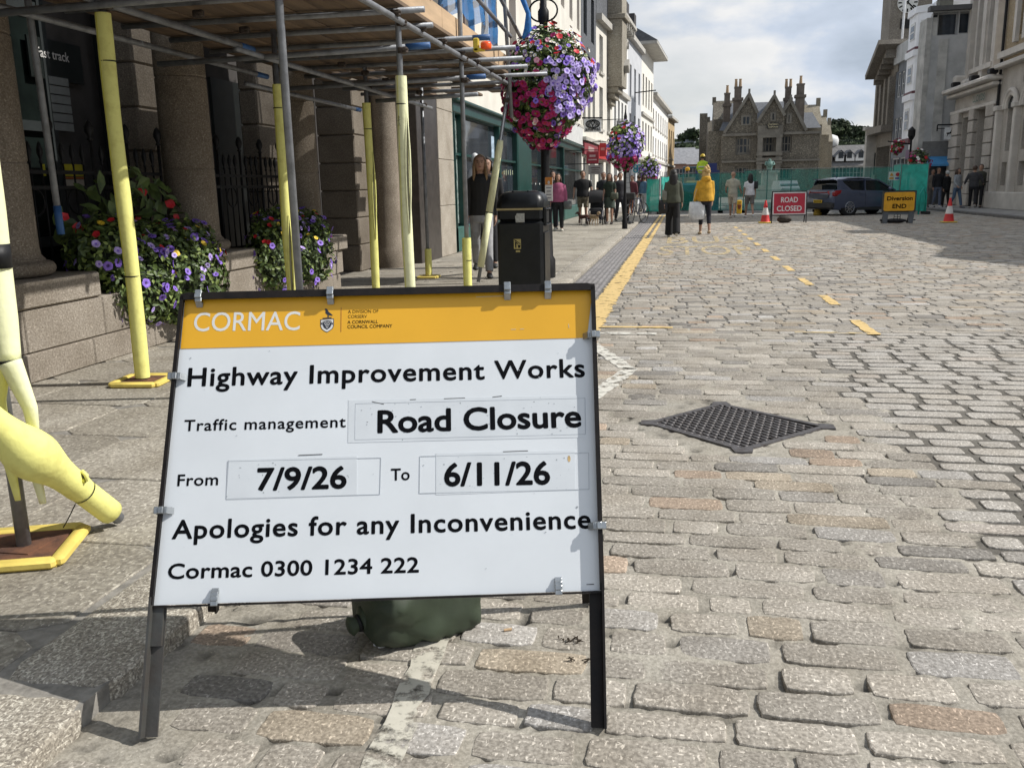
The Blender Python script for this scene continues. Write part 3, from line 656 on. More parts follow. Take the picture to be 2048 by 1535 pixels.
def granite_building():
    t = thing('granite_building', 'shaded granite bank with tall round columns behind the scaffold', 'building', (XW, 6, .06))
    # plinth: coursed wall with pedestal blocks under the columns
    y0, y1 = .3, AtX(680, 560, XW)[1]
    def P(y, z, d=0): return np.array([XW-d, y, z])
    m = MB()
    def block(ya, yb, za, zb, d0, d1, bev=.008): m.box((XW-(d0+d1)/2, (ya+yb)/2, (za+zb)/2), (d1-d0, yb-ya-.005, zb-za-.004), bev=bev)
    y = y0; r = random.Random(3)
    while y < y1:
        L = min(r.uniform(.8, 1.15), y1-y); block(y, y+L, .06, .26, -.015, .7); y += L
    y = y0-.3
    ends = [C-.46 for C in CY]+[C+.46 for C in CY]
    while y < y1:
        L = min(r.uniform(.7, 1.0), y1-y); block(max(y, y0), y+L, .262, .56, 0, .28); y += L
    for C in CY: block(C-.50, C+.50, .562, .755, -.02, .76, .012); block(C-.42, C+.42, .262, .56, .03, .72)
    block(y1-.30, y1+.02, .565, .750, -.012, .58); block(y1-.3, y1+.012, .265, .557, .012, .69)
    m.build('plinth_wall', GRAN2, t, 40)
    s = MB(); s.box((XW-.5, (y0+y1)/2, .42), (.42, y1-y0, .2)); s.build('planting_soil', mat('soil', (.02, .016, .011), .95, .4, 20, bump=.6), t)
    # columns
    for C in CY:
        sh = MB(); prof = [(.262, .885), (.246, .905), (.240, .96)]+[(.240-.018*(k/8)**1.6, 1.0+k*.43) for k in range(0, 9)]; 
        zj = [1.55, 2.4, 3.3]; pr = []
        for r_, z in prof: pr.append((r_, z))
        extra = []
        for z in zj: rr = np.interp(z, [p[1] for p in pr], [p[0] for p in pr]); extra += [(rr, z-.012), (rr-.007, z-.004), (rr-.007, z+.004), (rr, z+.012)]
        pr = sorted(pr+extra, key=lambda q: q[1]); sh.lathe(pr, (XC, C, 0), 48); c = sh.build('column', GRAN, t, 40)
        b = MB(); b.lathe([(.24, .756), (.30, .76), (.322, .775), (.333, .80), (.333, .825), (.320, .848), (.298, .86), (.275, .863), (.272, .875), (.262, .885)], (XC, C, 0), 48); b.build('column_base', GRAN, c, True)
    # back wall: rusticated piers, deep dark windows
    def pier(yc, w, x0, d, z1, nm='pier', mt=GRAN3):
        m = MB(); z = .06
        while z < z1: m.box((x0-d/2, yc, z+.21), (d, w, .416), bev=.018); z += .42
        m.box((x0-d/2-.01, yc, z1/2), (d-.05, w-.06, z1)); m.build(nm, mt, t, 40)
    yp = AtX(272, 200, -5.28)[1]; dp = -5.28-AtY(228, 200, yp)[0]
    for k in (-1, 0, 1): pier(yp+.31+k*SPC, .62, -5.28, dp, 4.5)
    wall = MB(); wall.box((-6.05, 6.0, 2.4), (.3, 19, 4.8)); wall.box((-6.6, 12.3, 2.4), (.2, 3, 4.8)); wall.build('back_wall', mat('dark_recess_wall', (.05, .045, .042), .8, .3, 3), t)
    for i, C in enumerate(CY):
        a, b = C-SPC+.45, C-.45
        f = MB()
        for q in (a, (a+b)/2, b): f.box((-5.86, q, 2.0), (.09, .09, 3.9))
        for z in (.9, 1.95, 3.0): f.box((-5.86, (a+b)/2, z), (.07, b-a, .09))
        fo = f.build('window', DFRAME, t); g = MB(); g.box((-5.89, (a+b)/2, 2.0), (.012, b-a, 3.9)); g.build('pane', BANKGLASS, fo)
    # notice panel with words, blind and posters in the nearest window
    q = AtX(62, 105, -5.83)
    n_ = MB(); A, B = AtX(60, 85, -5.83), AtX(150, 83, -5.83); n_.box(((A+B)/2+[0, 0, -.17]), (.02, abs(B[1]-A[1])+.1, .36)); nb = n_.build('notice_panel', mat('notice_black', (.006, .009, .008), .4), t)
    a = AtX(74, 112, -5.81); b = AtX(137, 110, -5.81); text('lettering', 'Fast track', nb, a, (0, 1, 0), (0, 0, 1), b[1]-a[1], .085, mat('letter_grey', (.45, .44, .42), .6), .012)
    bl = MB(); A, B = AtX(95, 150, -5.82), AtX(148, 265, -5.82)
    for k in range(6): bl.box((-5.82, (A[1]+B[1])/2, A[2]+(B[2]-A[2])*(k+.5)/6), (.012, abs(B[1]-A[1]), abs(A[2]-B[2])/6-.012))
    bl.build('blind', mat('grey_blind', (.17, .18, .175), .7), t)
    for px0, px1, py0, py1, c in ((82, 92, 328, 352, (.45, .40, .02)), (128, 170, 328, 353, (.45, .38, .02)), (128, 170, 354, 358, (.35, .1, .02)), (128, 170, 359, 378, (.4, .35, .28))):
        A, B = AtX(px0, py0, -5.80), AtX(px1, py1, -5.80); p = MB(); p.box((A+B)/2, (.006, abs(A[1]-B[1]), abs(A[2]-B[2]))); p.build('poster', MC(c, .6), t)
    # entrance recess, pilasters towards the green shop
    yE = y1
    d_ = MB(); d_.box((-5.9, yE+.35, 1.4), (.08, 1.0, 2.7)); d_.build('door', DFRAME, t)
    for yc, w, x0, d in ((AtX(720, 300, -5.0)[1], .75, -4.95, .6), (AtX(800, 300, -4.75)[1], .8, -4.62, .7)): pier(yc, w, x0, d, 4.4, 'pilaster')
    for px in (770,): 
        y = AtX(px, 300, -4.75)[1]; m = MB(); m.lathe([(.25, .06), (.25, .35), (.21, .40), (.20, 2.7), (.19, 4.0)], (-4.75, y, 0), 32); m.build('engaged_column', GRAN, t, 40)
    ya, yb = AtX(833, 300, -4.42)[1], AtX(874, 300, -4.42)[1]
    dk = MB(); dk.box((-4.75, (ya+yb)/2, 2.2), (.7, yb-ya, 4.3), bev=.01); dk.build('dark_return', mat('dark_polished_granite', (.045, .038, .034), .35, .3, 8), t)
    yc = AtX(906, 300, -4.40)[1]; m = MB(); z = .06
    for h in (.95, .85, .9, 1.3): m.box((-4.70, (yb+yc)/2, z+h/2), (.62, yc-yb, h-.006), bev=.008); z += h
    m.build('corner_pilaster', granite('pale_granite', (.40, .36, .30), (.31, .275, .23), (.5, .46, .4), .64, 1, None, .2), t, 40)
    e = MB(); e.box((-5.2, 6.6, 4.65), (1.3, 19, .5)); e.box((-5.1, 6.6, 4.95), (1.6, 19, .12)); e.build('entablature', GRAN2, t)
    up = MB(); up.box((-7, 7.0, 8.4), (4, 19.5, 7)); up.build('upper_wall', GRAN2, t)
    return y1
WALL_END = granite_building()
def railing(y0, y1, lab, k):
    t = thing('iron_railing', lab, 'railing', (-4.86, (y0+y1)/2, .5), 'iron railings between the granite columns')
    m = MB(); x = -4.86; n = int((y1-y0)/.125)
    for z in (.72, 1.38, 1.5): m.box((x, (y0+y1)/2, z), (.018, y1-y0, .03))
    m.build('rail', BLACKM, t)
    for i in range(n+1):
        y = y0+(y1-y0)*i/n; main = i % 4 == 0; h = 1.92 if main else 1.72; r = .014 if main else .008
        m = MB(); m.tube([(x, y, .5), (x, y, h-.14)], r, 6); m.lathe([(r, 0), (r*2.0, .012), (r*1.0, .03), (r*2.6 if main else r*2.8, .08), (r*2.7 if main else r*2.8, .11), (r*1.6, .15), (.002, .17)], (x, y, h-.16), 8); m.build('baluster', BLACKM, t, True)
    for i in range(0, n-1, 4):
        y = y0+(y1-y0)*(i+2)/n; m = MB(); m.tube([(x, y+.11*math.cos(a), 1.27+.105*math.sin(a)) for a in np.linspace(0, 2*math.pi, 17)], .008, 5, False); m.build('scroll_ring', BLACKM, t, True)
railing(CY[0]+.3, CY[1]-.3, 'black spear-topped iron railing behind the largest flower bed, left of the middle column', 0)
railing(CY[1]+.3, CY[2]-.3, 'black spear-topped iron railing between the middle and right granite columns', 1)
railing(CY[0]-2.0, CY[0]-.3, 'black iron railing left of the nearest granite column at the picture edge', 2)

# ================================================================== SCAFFOLD
FOAM = mat('yellow_foam', (.79, .765, .25), .78, .05, 11, bump=.22, bscale=38, col2=(.66, .62, .19), mixpos=(.30, .52)); FOAM2 = mat('sun_bleached_foam', (.80, .80, .50), .78, .05, 11, bump=.22, bscale=38, col2=(.66, .65, .40), mixpos=(.30, .52)); FOAM3 = mat('foam_inside', (.55, .52, .06), .8, .1)
BOARD = mat('scaffold_board', (.19, .13, .08), .8, .3, 3, bump=.25, bscale=14, col2=(.10, .068, .045), stretch=(3, .35, 3)); BLUE = mat('blue_tape', (.03, .10, .26), .5, .2); PAD = mat('sole_pad_yellow', (.74, .58, .14), .65, .15, 7, bump=.1); RUST = mat('rusty_plate', (.19, .085, .045), .85, .4, 14, bump=.4, col2=(.08, .04, .028))
TB = .0242
XO, XI = -2.29, -3.57
def scaffold():
    t = thing('scaffold', 'tube scaffold with timber deck and yellow foam wrapped poles over the left pavement', 'scaffold', (XO, 6, .06))
    def std(x, y, z0, z1, foam=None, base=True, mt=FOAM, ties=(), slit=None):
        m = MB(); m.tube([(x, y, z0), (x, y, z1)], TB, 14); s = m.build('standard', STEEL, t, True)
        if foam:
            a, b = foam; m = MB(); R = TB+.024; k = max(4, int((b-a)/.12)); pts = []; rs = []
            for i in range(k+1):
                z = a+(b-a)*i/k; w = .004*math.sin(z*3.1+y); pts.append((x+w, y+w*.5, z)); rs.append(R*(1+.03*math.sin(z*7+y)))
            m.tube(pts, rs, 18, False); m.tube(pts[::-1], [r*.66 for r in rs], 18, False)
            for q in (0, -1):
                n = 18; c = np.array(pts[q]); m.add([c+[rs[q]*f*math.cos(2*math.pi*j/n), rs[q]*f*math.sin(2*math.pi*j/n), 0] for f in (1, .66) for j in range(n)], [(j, (j+1) % n, n+(j+1) % n, n+j) for j in range(n)])
            fo = m.build('foam_sleeve', mt, s, True)
            q = MB(); q.tube([(p[0]+rs[i]*math.cos(-2.2+.25*i/k), p[1]+rs[i]*math.sin(-2.2+.25*i/k), p[2]) for i, p in enumerate(pts)], .0028, 5); q.build('foam_seam', FOAM3, fo)
            for z in ties: q = MB(); q.lathe([(R*1.03, 0), (R*1.055, .002), (R*1.055, .006), (R*1.03, .008)], (x, y, z), 20); q.build('cable_tie', BLACKM, s)
            if slit:                                      # foam split open: dark strip coloured as the gap's shade, with curled lips
                z0_, z1_, ang = slit; q = MB(); g = MB()
                P0 = [(x+R*1.01*math.cos(ang+.5*(z-z0_)), y+R*1.01*math.sin(ang+.5*(z-z0_)), z) for z in np.linspace(z0_, z1_, 7)]
                w = [.003, .012, .018, .02, .018, .011, .003]
                for sg in (1, -1):
                    q.tube([np.array(p)+np.array([-math.sin(ang), math.cos(ang), 0])*sg*ww+np.array([math.cos(ang), math.sin(ang), 0])*.003 for p, ww in zip(P0, w)], [.004, .007, .009, .009, .009, .007, .004], 8)
                g.tube(P0, [(ww, .004) for ww in w], 8); q.build('foam_lip', mt, s, True); g.build('foam_split', mat('foam_shadow', (.06, .055, .03), .9), s)
        if base:
            bp = MB(); bp.box((x, y, .088), (.15, .15, .006)); bp.tube([(x, y, .09), (x, y, .14)], .019, 10); bo = bp.build('base_plate', RUST, s)
        return s
    def pad(s, x, y, ang, size=.30):
        c, q = math.cos(ang), math.sin(ang); R = np.array([[c, -q, 0], [q, c, 0], [0, 0, 1]]); m = MB(); h = size/2
        for a, b in (((-h, -h), (h, -h)), ((h, -h), (h, h)), ((h, h), (-h, h)), ((-h, h), (-h, -h))):
            A = R@np.array([a[0], a[1], 0]); B = R@np.array([b[0], b[1], 0]); m.bar(A+[x, y, .078], B+[x, y, .078], .05, .036, bev=.010)
        m.box((x, y, .068), (size, size, .016), R); po = m.build('sole_pad', PAD, s, 40)
        r = MB(); r.box((x, y, .083), (size*.80, size*.80, .008), R); r.build('rusty_plate', RUST, po)
    ys = [2.62, 5.13, 7.41, 9.58, 11.9]
    s = std(XO, ys[0], .085, 3.6, None); pad(s, XO-.01, ys[0], .35, .33)
    # nearest post: foam hangs off in two long strips
    q_ = lambda px, py, Y=None: AtY(px, py, (ys[0]-.04) if Y is None else Y)
    for pts, rr, mt in (([q_(-45, 250, ys[0]), q_(-22, 420, ys[0]), q_(-8, 540, ys[0]), q_(6, 640, ys[0]-.01), q_(18, 722, ys[0]-.02)], [.050, .050, .049, .046, .038], FOAM2),
                        ([q_(20, 724), q_(38, 765), q_(60, 815), q_(66, 850), q_(60, 900, ys[0]+.01), q_(72, 950, ys[0]+.01), q_(86, 1006, ys[0]+.01)], [(.034, .040), (.028, .034), (.020, .026), (.014, .022), (.012, .022), (.014, .022), (.009, .014)], FOAM2),
                        ([q_(0, 728), q_(-6, 800), q_(8, 890), q_(22, 940), q_(36, 1000)], [(.03, .036), (.024, .03), (.016, .024), (.012, .02), (.006, .012)], FOAM)):
        m = MB(); P = []; Rr = []
        for i in range(len(pts)-1):
            for k in range(4):
                f = k/4; P.append(np.array(pts[i])*(1-f)+np.array(pts[i+1])*f); r0, r1 = np.array(rr[i]), np.array(rr[i+1]); q = r0*(1-f)+r1*f; Rr.append(float(q) if q.ndim == 0 else tuple(q))
        P.append(np.array(pts[-1])); Rr.append(rr[-1]); m.tube(P, Rr, 14); m.build('foam_sleeve', mt, s, True)
    for nm, mt, y0_, y1_, r_ in (('black_tape', BLACKM, 488, 536, .0515), ('cable_tie', BLACKM, 718, 724, .041)):
        m = MB(); m.tube([q_(-8+(y0_-540)*.13, y0_, ys[0]-.005), q_(-8+(y1_-540)*.13, y1_, ys[0]-.005)] if y0_ < 600 else [q_(18, 719, ys[0]-.02), q_(19, 724, ys[0]-.02)], r_, 18); m.build(nm, mt, s, True)
    s = std(XO, ys[1], .085, 6.0)
    s = std(XO, ys[2], .085, 6.0, (.10, AtX(800, 152, XO)[2]), True, FOAM2, (AtX(805, 210, XO)[2],), (.95, 1.95, -.9))
    x, y, z = XO-.052, ys[2]-.014, AtX(803, 235, XO)[2]; m = MB(); f = lambda a, b: np.array([XO, ys[2], 0])+np.array([-.30, -.95, 0])*.0505+np.array([.95, -.3, 0])*a*.9+np.array([0, 0, z+b])
    for pth in ([(.008*math.cos(k), .01*math.sin(k)) for k in np.linspace(0, 6.28, 9)], [(0, -.01), (0, -.042)], [(-.016, -.028), (.016, -.02)], [(0, -.042), (-.012, -.072)], [(0, -.042), (.012, -.072)]): m.tube([f(*q) for q in pth], .0014, 5)
    m.build('pen_drawing', BLACKM, s)
    s = std(XO, ys[3], .085, 6.0, (.10, AtX(936, 475, XO)[2]), True, FOAM, (AtX(938, 520, XO)[2],))
    inner = [5.36, 7.83, 10.2, 12.5]
    s = std(XI, inner[0], .085, 2.95, (.10, 2.42), True, FOAM, (AtX(219, 125, XI)[2], AtX(272, 552, XI)[2])); pad(s, XI, inner[0], .12, .30)
    s = std(XI, inner[1], .085, 2.95, (.10, AtX(549, 168, XI)[2]), True, FOAM, (AtX(550, 216, XI)[2],), (.15, 1.1, -1.2))
    s = std(XI, inner[2], .085, 2.95, (.10, AtX(728, 205, XI)[2]), True, FOAM, (AtX(730, 258, XI)[2],), (.75, 1.75, -.8))
    s = std(XI, inner[3], .085, 2.95, (.10, AtX(857, 497, XI)[2]), True, FOAM, ()); pad(s, XI, inner[3], .1, .26)
    # hanging tube behind the nearest column, taped blue at its foot
    pa, pb = np.array(AtX(122, 468, -4.45)), np.array(AtX(57, 12, -4.45)); m = MB(); m.tube([pa, pb, pb+(pb-pa)*.2], TB, 12); s = m.build('standard', STEEL, t, True); m = MB(); m.tube([pa-(pb-pa)*.001, pa+(pb-pa)*.13], TB+.003, 12); m.build('tape_band', BLUE, s, True)
    # ledgers, transoms, braces, rails
    def tube(nm, a, b, mt=STEEL, tape=0, r=TB, foam=None):
        m = MB(); m.tube([a, b], r, 12); o = m.build(nm, mt, t, True)
        if tape:
            a, b = np.array(a, float), np.array(b, float); d = (b-a)/np.linalg.norm(b-a); m = MB(); m.tube([b-d*tape, b+d*.001], r+.003, 12); m.build('tape_band', BLUE, o, True)
        return o
    zo = 2.63
    tube('ledger', (XO+.05, -1, zo), (XO+.05, 13.0, zo)); tube('ledger', (XI+.05, -1, 2.47), (XI+.05, 7.3, 2.47), tape=.22); tube('ledger', (XI+.05, 7.0, 2.44), (XI+.05, 12.8, 2.44)); tube('ledger', (-4.3, 3, 2.5), (-4.3, 9.2, 2.5), tape=.25); tube('ledger', (-4.3, 8.7, 2.38), (-4.3, 12.0, 2.38), tape=.2)
    tube('ledger', (XI+.05, 10.4, 2.33), (XO+.05, 10.1, 2.33)); 
    cps = []
    for k, y in enumerate(np.arange(1.4, 13.0, .72)):
        xe = [-2.0, -2.12, -1.82, -2.1][k % 4] if y < 8 else [-1.72, -1.78, -1.66][k % 3]
        tube('transom', (-4.6, y, zo+.052), (xe, y+.02*(-1)**k, zo+.052), tape=.0 if k % 5 else .16); cps += [(XO+.05, y, zo+.03), (XI+.05, y, 2.60)]
    for y in ys[1:4]: tube('transom', (-4.5, y+.07, 2.42), (-2.05, y+.07, 2.46), tape=.2)
    for y in ys[1:]: cps += [(XO+.02, y, zo), (XO+.02, y, 2.42)]
    for y in inner: cps += [(XI+.02, y, 2.46)]
    for k, c in enumerate(cps):
        m = MB(); m.lathe([(.031, -.025), (.036, -.02), (.036, .02), (.031, .025)], c, 10); m.box((c[0]+.035, c[1]-.012, c[2]), (.04, .05, .05), bev=.008); m.tube([(c[0]+.02, c[1]-.045, c[2]), (c[0]+.07, c[1]-.045, c[2])], .009, 6); m.build('coupler', mat('coupler_rust', (.06, .045, .035), .7, .4, 30) if k == 0 else bpy.data.materials['coupler_rust'], t, 40)
    # deck of boards
    m = MB(); x = -4.62; r = random.Random(5)
    while x < XO-.06:
        y = -1.2+r.uniform(-.8, 0)
        while y < 12.5:
            L = r.uniform(2.6, 3.9); m.box((x+.11, y+L/2, 2.735+r.uniform(-.004, .004)), (.215, min(L, 12.9-y)-.01, .036), bev=.004); y += L
        x += .222
    m.build('deck', BOARD, t, 40)
    m = MB(); y = -1
    while y < 12.4: m.box((XO-.055, y+1.25, 2.93), (.03, 2.49, .225), bev=.003); y += 2.5
    m.build('toe_board', mat('pale_board', (.48, .34, .21), .75, .2, 2.5, bump=.15, stretch=(2, .3, 2)), t)
    # upper rails and leaning raker
    tube('guard_rail', (XO+.05, 6, 3.55), (XO+.05, 12.2, 3.25)); tube('guard_rail', (XO+.05, 9.5, 3.95), (XO+.05, 13, 3.35)); tube('standard', (XO+.1, 11.9, 2.2), (XO-.02, 11.6, 6.0))
    a = np.array([-2.66, 11.72, .08]); b = np.array([-2.20, 11.95, 2.75]); d = b-a; m = MB(); m.tube([a, b], TB, 12); rk = m.build('raker', STEEL, t, True); m = MB(); m.tube([a+d*.075, a+d*.34], TB+.022, 14); m.tube([a+d*.345, a+d*.66, a+d*.69], [TB+.022, TB+.022, TB+.012], 14); m.build('foam_sleeve', FOAM2, rk, True); m = MB(); m.tube([a+d*.34, a+d*.345], TB+.0225, 14); m.build('cable_tie', BLACKM, rk)
    # near diagonal brace with its swollen foam sleeve
    e = np.array(G(237, 1036, .085)); c = np.array(AtY(52, 895, ys[0]-.085)); d = (c-e)/np.linalg.norm(c-e); far = e+d*1.5
    m = MB(); m.tube([e, far], TB, 14); br = m.build('brace', STEEL, t, True)
    Lc = np.linalg.norm(c-e); m = MB(); ks = np.linspace(.055, 1.45, 40); P = [e+d*k+np.array([0, 0, .0]) for k in ks]
    Rr = [.047 if k < .235 else .047+.034*math.exp(-((k-Lc+.03)/.11)**2)+.004 for k in ks]
    P = [p+np.array([.010, -.014, -.004])*math.exp(-((k-Lc)/.12)**2) for p, k in zip(P, ks)]
    m.tube(P, Rr, 24); sl_ = m.build('foam_sleeve', FOAM, br, True); k = .235; q = MB(); q.tube([e+d*(k-.002), e+d*(k+.003)], .051, 22, False); q.tube([e+d*k+np.array([-.02, -.02, -.045]), e+d*k+np.array([-.05, -.03, -.10]), e+d*k+np.array([-.075, -.03, -.135])], .0022, 5); q.build('cable_tie', BLACKM, br)
    h = np.array(AtY(118, 884, e[1]-.10)); i = int(np.argmin([np.linalg.norm(np.array(p)-h) for p in P])); nrm = np.cross(d, (0, 1, 0)); c0 = np.array(P[i]); top = np.array([.62, -.35, .70]); top -= d*(top@d); top /= np.linalg.norm(top); c0 = c0+top*(Rr[i]-.004)
    q = MB(); q.ball(c0, (.016, .012, .022), 12, 8); q.build('foam_tear', mat('tear_dark', (.05, .045, .03), .9), br, True); q = MB(); q.ball(c0+np.array([.002, -.008, -.008]), (.012, .009, .012), 10, 6); q.build('torn_foam', FOAM3, br, True); q = MB(); q.tube([c0+np.array([-.012, -.004, .012]), c0+np.array([.004, -.002, .025]), c0+np.array([.018, -.004, .012]), c0+np.array([.02, -.006, -.01])], [.005, .008, .008, .004], 8); q.build('foam_lip', FOAM, br, True)
    return t
scaffold()
def netting():
    m = MB(); bl = mat('blue_debris_netting', (.03, .17, .42), .6, .3, 6, trans=.35)
    def sheet(y0, y1, z0, z1, nm, mt, lab, amp=.06):
        m = MB(); n, k = 40, 14; vs = []
        for i in range(n+1):
            for j in range(k+1):
                y = y0+(y1-y0)*i/n; z = z0+(z1-z0)*j/k+(1-j/k)*.12*math.sin(i*.5); vs.append((XO-.16+amp*math.sin(y*9+j*.3)+.03*math.sin(y*23+j), y, z))
        fs = [(i*(k+1)+j, (i+1)*(k+1)+j, (i+1)*(k+1)+j+1, i*(k+1)+j+1) for i in range(n) for j in range(k)]
        m.add(vs, fs); tag(m.build(nm, mt, None, True), lab, 'netting')
    sheet(8.8, 12.4, 3.18, 6, 'debris_netting', bl, 'blue debris netting hung along the scaffold above the deck', .05)
    m = MB(); vs = [(XO-.02, 7.5, 3.2), (XO-.02, 8.6, 3.05), (XO-.03, 8.8, 3.4), (XO-.03, 8.9, 4.2), (XO-.02, 7.4, 4.2)]; m.prism(vs, (.012, 0, 0)); tag(m.build('plastic_sheet', mat('white_plastic', (.68, .70, .70), .4, .1), None), 'white plastic sheet hanging on the scaffold left of the blue netting', 'sheet')
    m = MB(); c = np.array(AtY(1052, 48, 11.6)); m.tube([c+np.array([-.06, 0, .5]), c+np.array([-.03, -.03, .28]), c+np.array([.03, 0, .12]), c+np.array([.02, .02, -.06]), c+np.array([-.04, 0, -.17])], [.02, .035, .03, .05, .02], 10); tag(m.build('rolled_netting', mat('blue_net_roll', (.02, .15, .42), .6, .3, 20), None, True), 'bunched roll of bright blue netting tied at the scaffold end above the flower ball', 'netting')
    t = thing('warning_lamp', 'orange warning lamp with yellow battery case on a scaffold tube end', 'lamp', AtX(972, 92, -1.75)); c = np.array(t.location)
    m = MB(); m.box(c+np.array([-.09, 0, .01]), (.05, .05, .12), bev=.008); m.box(c+np.array([-.06, 0, -.03]), (.10, .05, .03), bev=.006); m.build('battery_case', mat('lamp_yellow', (.60, .45, .04), .5), t); m = MB(); m.lathe([(.045, -.03), (.05, -.02), (.05, .02), (.04, .035), (.01, .04)], c, 14); m.build('lens', mat('orange_lens', (.85, .10, .015), .25), t, True)
netting()

# ================================================================== FLOWERS
def scatter(tv, tf, P, Nn, S, spin=None, jit=0.0):
    """many small copies of a template (z = facing direction) as one mesh: positions P, facings Nn, sizes S"""
    P = np.array(P); Nn = np.array(Nn, float); Nn /= np.linalg.norm(Nn, axis=1, keepdims=True)+1e-9; n = len(P)
    a = np.cross(Nn, np.where(np.abs(Nn[:, 2:3]) < .9, np.array([[0, 0, 1.]]), np.array([[1., 0, 0]]))); a /= np.linalg.norm(a, axis=1, keepdims=True); b = np.cross(Nn, a)
    sp = RNG.uniform(0, 6.28, n) if spin is None else spin; c, s = np.cos(sp)[:, None], np.sin(sp)[:, None]; a, b = a*c+b*s, -a*s+b*c
    tv = np.array(tv); S = np.broadcast_to(np.array(S, float).reshape(-1, 1) if np.ndim(S) else np.full((n, 1), S), (n, 1))
    V = P[:, None]+S[:, None]*(tv[None, :, 0:1]*a[:, None]+tv[None, :, 1:2]*b[:, None]+tv[None, :, 2:3]*Nn[:, None])
    k = len(tv); Fc = [tuple(i+j*k for i in f) for j in range(n) for f in tf]
    return V.reshape(-1, 3), Fc
def petunia():
    v = [(0, 0, -.45)]; n = 20
    for r, z in ((.18, -.10), (.75, .10), (1.0, .04)):
        for j in range(n):
            a = 2*math.pi*j/n; k = 1-.10*abs(math.cos(2.5*a)) if r > .5 else 1; v.append((r*k*math.cos(a), r*k*math.sin(a), z+(.06*math.cos(10*a) if r > .9 else 0)))
    f = [(0, 1+j, 1+(j+1) % n) for j in range(n)]
    for L in range(2): f += [(1+L*n+j, 1+(L+1)*n+j, 1+(L+1)*n+(j+1) % n, 1+L*n+(j+1) % n) for j in range(n)]
    return v, f
def small_petal():
    v = [(0, 0, -.3)]; n = 10
    for r, z in ((.6, .05), (1, .1)):
        for j in range(n): a = 2*math.pi*j/n; v.append((r*(1-.15*(j % 2))*math.cos(a), r*(1-.15*(j % 2))*math.sin(a), z))
    return v, [(0, 1+j, 1+(j+1) % n) for j in range(n)]+[(1+j, 1+n+j, 1+n+(j+1) % n, 1+(j+1) % n) for j in range(n)]
def leaf(): return [(0, -1, 0), (.42, -.45, .1), (.5, .1, .12), (0, 1, -.05), (-.5, .1, .12), (-.42, -.45, .1), (0, -.1, 0)], [(0, 1, 6), (1, 2, 6), (2, 3, 6), (3, 4, 6), (4, 5, 6), (5, 0, 6)]
def petal_mat(name, col, centre, radius=None, trn=.25):
    return mat(name, col, .55, .22, 30, col2=None)
PURP = petal_mat('petal_violet', (.23, .13, .58), None); LILAC = petal_mat('petal_lilac', (.46, .36, .72), None); MAG = petal_mat('petal_magenta', (.36, .008, .11), None); RED = petal_mat('petal_red', (.52, .012, .022), None); WHT_P = petal_mat('petal_white', (.72, .70, .66), None); PINK = petal_mat('petal_pink', (.72, .33, .40), None); YELP = petal_mat('petal_yellow', (.72, .50, .03), None); DKP = petal_mat('petal_throat', (.06, .02, .16), None)
LEAF1 = mat('leaf_green', (.105, .155, .035), .5, .5, 9, col2=(.035, .062, .018)); LEAF2 = mat('leaf_bright', (.17, .225, .05), .55, .4, 9)
def bloom(root, nm, mt, P, Nn, S, tmpl, centre=None):
    if len(P) == 0: return
    tv, tf = tmpl; V, Fc = scatter(tv, tf, P, Nn, S); o = mesh(nm, V, Fc, mt, root, True); o['kind'] = 'stuff'
    if centre:
        V, Fc = scatter([(.30*math.cos(a), .30*math.sin(a), .0) for a in np.linspace(0, 5.24, 6)]+[(0, 0, -.1)], [(i, (i+1) % 6, 6) for i in range(6)], np.array(P)+.0*np.array(Nn), Nn, S); c = mesh('blossom_eye', V, Fc, centre, o); c['kind'] = 'stuff'
def flower_mass(root, shells, nleaf, lsize, spec, view=None):
    """shells: list of (centre, radii) ellipsoids; leaves fill the outer layer, blossoms sit on the surface"""
    w = np.array([s[1][0]*s[1][1]+s[1][1]*s[1][2]+s[1][0]*s[1][2] for s in shells]); w = w/w.sum()
    def sample(n, r0, r1):
        P = []; Nn = []
        while len(P) < n:
            i = RNG.choice(len(shells), p=w); c, r = np.array(shells[i][0]), np.array(shells[i][1]); d = RNG.normal(size=3); d /= np.linalg.norm(d); k = RNG.uniform(r0, r1)
            k *= 1+.13*mnoise.noise(tuple(d*2.4+i)); p = c+r*d*k
            if any(j != i and np.linalg.norm((p-np.array(q[0]))/np.array(q[1])) < .82 for j, q in enumerate(shells)): continue
            P.append(p); m = d/r; Nn.append(m/np.linalg.norm(m))
        return np.array(P), np.array(Nn)
    P, Nn = sample(nleaf, .62, 1.0); n2 = Nn+RNG.normal(0, .55, Nn.shape)+[0, 0, .25]
    V, Fc = scatter(*leaf(), P, n2, RNG.uniform(.6, 1.25, nleaf)*lsize); o = mesh('foliage', V, Fc, LEAF1, root); o['kind'] = 'stuff'
    k = nleaf//5; P, Nn = sample(k, .9, 1.06); V, Fc = scatter(*leaf(), P, Nn+RNG.normal(0, .6, Nn.shape)+[0, 0, .4], RNG.uniform(.5, 1.0, k)*lsize); o = mesh('foliage', V, Fc, LEAF2, root); o['kind'] = 'stuff'
    m = MB()
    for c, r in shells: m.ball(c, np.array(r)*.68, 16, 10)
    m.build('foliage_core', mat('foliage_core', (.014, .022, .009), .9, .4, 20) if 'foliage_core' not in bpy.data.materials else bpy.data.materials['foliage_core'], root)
    for nm, mt, n, size, tm, rule, eye in spec:
        P, Nn = sample(n*6, .98, 1.12); ok = np.array([rule(p, q) for p, q in zip(P, Nn)]); P, Nn = P[ok][:n], Nn[ok][:n]
        bloom(root, nm, mt, P, Nn+RNG.normal(0, .3, Nn.shape)+[.0, -.12, .18], RNG.uniform(.75, 1.2, len(P))*size, tm, eye)
PET, SML = petunia(), small_petal()
anyw = lambda p, q: True
